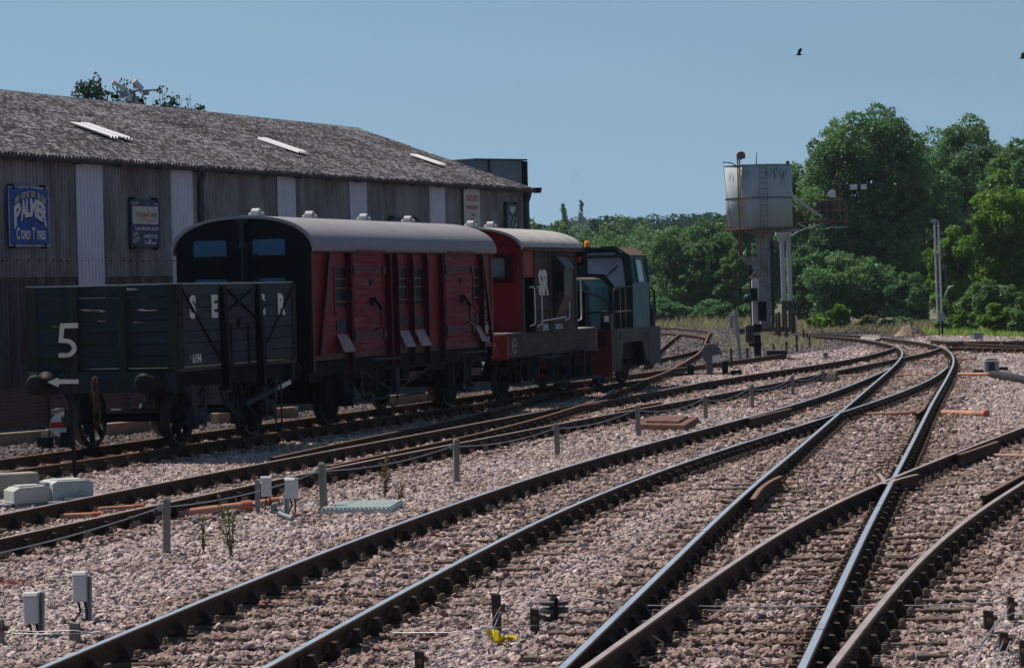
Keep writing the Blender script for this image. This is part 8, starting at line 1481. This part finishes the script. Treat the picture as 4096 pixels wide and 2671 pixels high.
# floodlight mast behind the shed
D = 97; c = dpt(545, 430, D); t = empty('floodlight_mast', (c.x, c.y, -.3), 0, 'grey floodlight mast with two slanted floodlights rising behind the shed ridge', 'floodlight mast'); X3 = lambda px: dpt(px, 380, D).x - c.x; Z3 = lambda py: dpt(545, py, D).z + .3
mb = MB(); mb.bar((0, 0, 0), (-.05, 0, Z3(385)), .16, .16); mb.bar((-.05, 0, Z3(385)), (-.08, 0, Z3(362)), .10); mb.box(X3(537), X3(557), -.09, .09, Z3(428), Z3(386)); mb.build('mast', MT['galv'], t)
mb = MB(); mb.bar((X3(465), 0, Z3(368)), (X3(622), 0, Z3(362)), .05, .05); mb.bar((X3(560), -.05, Z3(373)), (X3(622), -.05, Z3(361)), .04); mb.build('cross_arm', MT['galv'], t)
for x0, y0, x1, y1, w in ((452, 327, 503, 356, .12), (538, 325, 566, 358, .16)):
    mb = MB(); mb.bar((X3(x0), -.1, Z3(y0)), (X3(x1), .1, Z3(y1)), w, w); f = mb.build('floodlight', MT['lightbox'], t, .015); mb = MB(); mb.tube([(X3(x0), -.1, Z3(y0 + 8)), (X3(x0 + 3), -.05, Z3(y0 + 25)), (X3(x0 + 12), 0, Z3(366))], .015, 6); mb.build('yoke', MT['black'], f)
for x0, x1, y0, y1, m_ in ((482, 506, 369, 388, 'galv'), (512, 527, 378, 402, 'lightbox'), (573, 596, 368, 382, 'galv'), (460, 474, 378, 394, 'black'), (556, 572, 396, 412, 'black')):
    mb = MB(); mb.box(X3(x0), X3(x1), -.1, .08, Z3(y1), Z3(y0)); mb.build('control_gear_box', MT[m_], t)
mb = MB(); mb.tube([(X3(536), -.12, Z3(320)), (X3(538), -.12, Z3(380)), (X3(532), -.12, Z3(425))], .012, 6); mb.tube([(X3(575), -.05, Z3(382)), (X3(565), -.05, Z3(392)), (X3(570), -.05, Z3(398))], .008, 5); mb.build('cable_drop', MT['black'], t)
# birds
def bird(px, py, D, s, label):
    c = dpt(px, py, D); mb = MB()
    mb.rev([(0, -.19), (.02, -.15), (.045, -.06), (.05, .02), (.035, .10), (.012, .15), (.018, .17), (.012, .19), (0, .22)], (0, 0, 0), 'x', 10)
    mb.add([(-.30, -.05, .0), (-.30, .05, .0), (-.12, .02, .01), (-.12, -.02, .01)], [(0, 1, 2, 3)]); b_ = MB()
    o = mb.build('bird', MT['birdm']); o.location = c; o.scale = (-s, s, s); tag(o, label, 'bird', 'birds in the sky')
    for sg in (-1, 1):
        w = MB(); w.add([(.08, 0, .03), (-.06, 0, .03), (-.10, sg * .16, .14), (.05, sg * .18, .15), (-.02, sg * .36, .30), (-.14, sg * .30, .26)], [(0, 1, 2, 3), (3, 2, 5, 4)]); w.build('wing', MT['birdm'], o)
MT['birdm'] = M('dark_feathers', (.02, .022, .03), .7)
bird(3196, 219, 62, .42, 'dark bird with raised wings flying in the open sky, left one'); bird(4091, 233, 62, .45, 'dark bird at the right edge of the sky')
# weeds
def weed(px, pb, pt_, label, mat, n, seed, spread=.12, bare=False):
    b = gpt(px, pb); h = dpt(px, pt_, b.y).z + .2; rg = np.random.default_rng(seed); t = empty('weed', (b.x, b.y, -.2), 0, label, 'weed', 'weeds growing in the ballast'); mb = MB(); P_ = []; k = 6 if not bare else 2
    for s in range(k):
        a = rg.uniform(0, 6.28); sp = spread * rg.uniform(.2, 1); hh = h * (1 if s == 0 else rg.uniform(.45, .9)); tip = Vector((math.cos(a) * sp, math.sin(a) * sp, hh)); m_ = tip * .5 + Vector((0, 0, .04)); mb.tube([(0, 0, 0), m_, tip], [.006, .005, .002], 5)
        for q in range(n // k): f = rg.uniform(.15, 1); p = (Vector((0, 0, 0)).lerp(m_, f * 2) if f < .5 else m_.lerp(tip, f * 2 - 1)); P_.append(np.array(p) + rg.normal(0, .022, 3))
    mb.build('stems', MT['stem'], t); P_ = np.array(P_); quads('leaves', P_, np.full(len(P_), .017), LF[mat], t, rg.normal(.5, .25, len(P_)), rg)
MT['stem'] = M('weed_stem', (.10, .10, .04), .8)
weed(925, 2215, 1975, 'tall yellow green weed growing in front of the orange conduits', 'weed', 260, 1); weed(812, 2200, 2050, 'reddish weed left of the tall yellow green one', 'weedr', 130, 2, .06); weed(1540, 1990, 1808, 'dry straggly weed crossing the second track rail', 'weedr', 320, 3, .13); weed(1600, 2000, 1930, 'small dry weed right of the straggly one', 'weedr', 80, 4, .08); weed(1465, 1728, 1640, 'pale bare weed beside the rusty siding under the van', 'weedr', 60, 5, .06, True); weed(2556, 1618, 1590, 'tiny bare twig between the rails near the locomotive', 'weedr', 30, 6, .08, True); weed(3095, 1650, 1560, 'small pale twig near the wire posts', 'weed', 30, 7, .06, True)
rg = np.random.default_rng(9); b = gpt(70, 2340); P_ = np.column_stack([b.x + rg.normal(0, .13, 260), b.y + rg.normal(0, .16, 260), -.165 + rg.random(260) * .03]); tag(quads('creeping_plant', P_, np.full(260, .016), leafmat('red_creeper', (.11, .02, .02), (.17, .04, .03), (.22, .08, .05)), None, rg.normal(.5, .2, 260), rg, up=1.2), 'patch of reddish creeping plant on the gravel at the lower left', 'creeping plant', kind='stuff')
# faint exhaust above the locomotive
ex = spot(19.75 + 2.4, 0, 3.4); mb = MB(); mb.rev([(.10, 0), (.22, .2), (.32, .5), (.36, .9), (.30, 1.3), (.05, 1.6)], (0, 0, 0), seg=20); o = mb.build('exhaust_smoke', None or MT['black']); o.location = (ex[0], ex[1], ex[2] + .15)
m = bpy.data.materials.new('thin_blue_exhaust'); m.use_nodes = True; N = m.node_tree.nodes; L = m.node_tree.links; N.remove(N['Principled BSDF']); pv = N.new('ShaderNodeVolumePrincipled'); pv.inputs['Color'].default_value = (.55, .70, .95, 1); nz = N.new('ShaderNodeTexNoise'); nz.inputs['Scale'].default_value = 1.6; nz.inputs['Detail'].default_value = 3; tc = N.new('ShaderNodeTexCoord'); L.new(tc.outputs['Object'], nz.inputs['Vector']); mr = N.new('ShaderNodeMapRange'); mr.inputs[1].default_value = .42; mr.inputs[2].default_value = .75; mr.inputs[3].default_value = 0; mr.inputs[4].default_value = .9; L.new(nz.outputs[0], mr.inputs[0]); L.new(mr.outputs[0], pv.inputs['Density']); L.new(pv.outputs[0], N['Material Output'].inputs['Volume'])
o.data.materials.clear(); o.data.materials.append(m); tag(o, 'faint bluish exhaust smoke rising above the locomotive', 'smoke', kind='stuff')
# air between the camera and the far hills
HZ = True
if HZ:
    mb = MB(); mb.box(-900, 900, -40, 1500, -6, 60); o = mb.build('haze', MT['black']); m = bpy.data.materials.new('summer_haze'); m.use_nodes = True; N = m.node_tree.nodes; N.remove(N['Principled BSDF']); pv = N.new('ShaderNodeVolumePrincipled'); pv.inputs['Color'].default_value = (.70, .86, 1, 1); pv.inputs['Density'].default_value = .00011; m.node_tree.links.new(pv.outputs[0], N['Material Output'].inputs['Volume']); o.data.materials.clear(); o.data.materials.append(m); tag(o, kind='stuff')
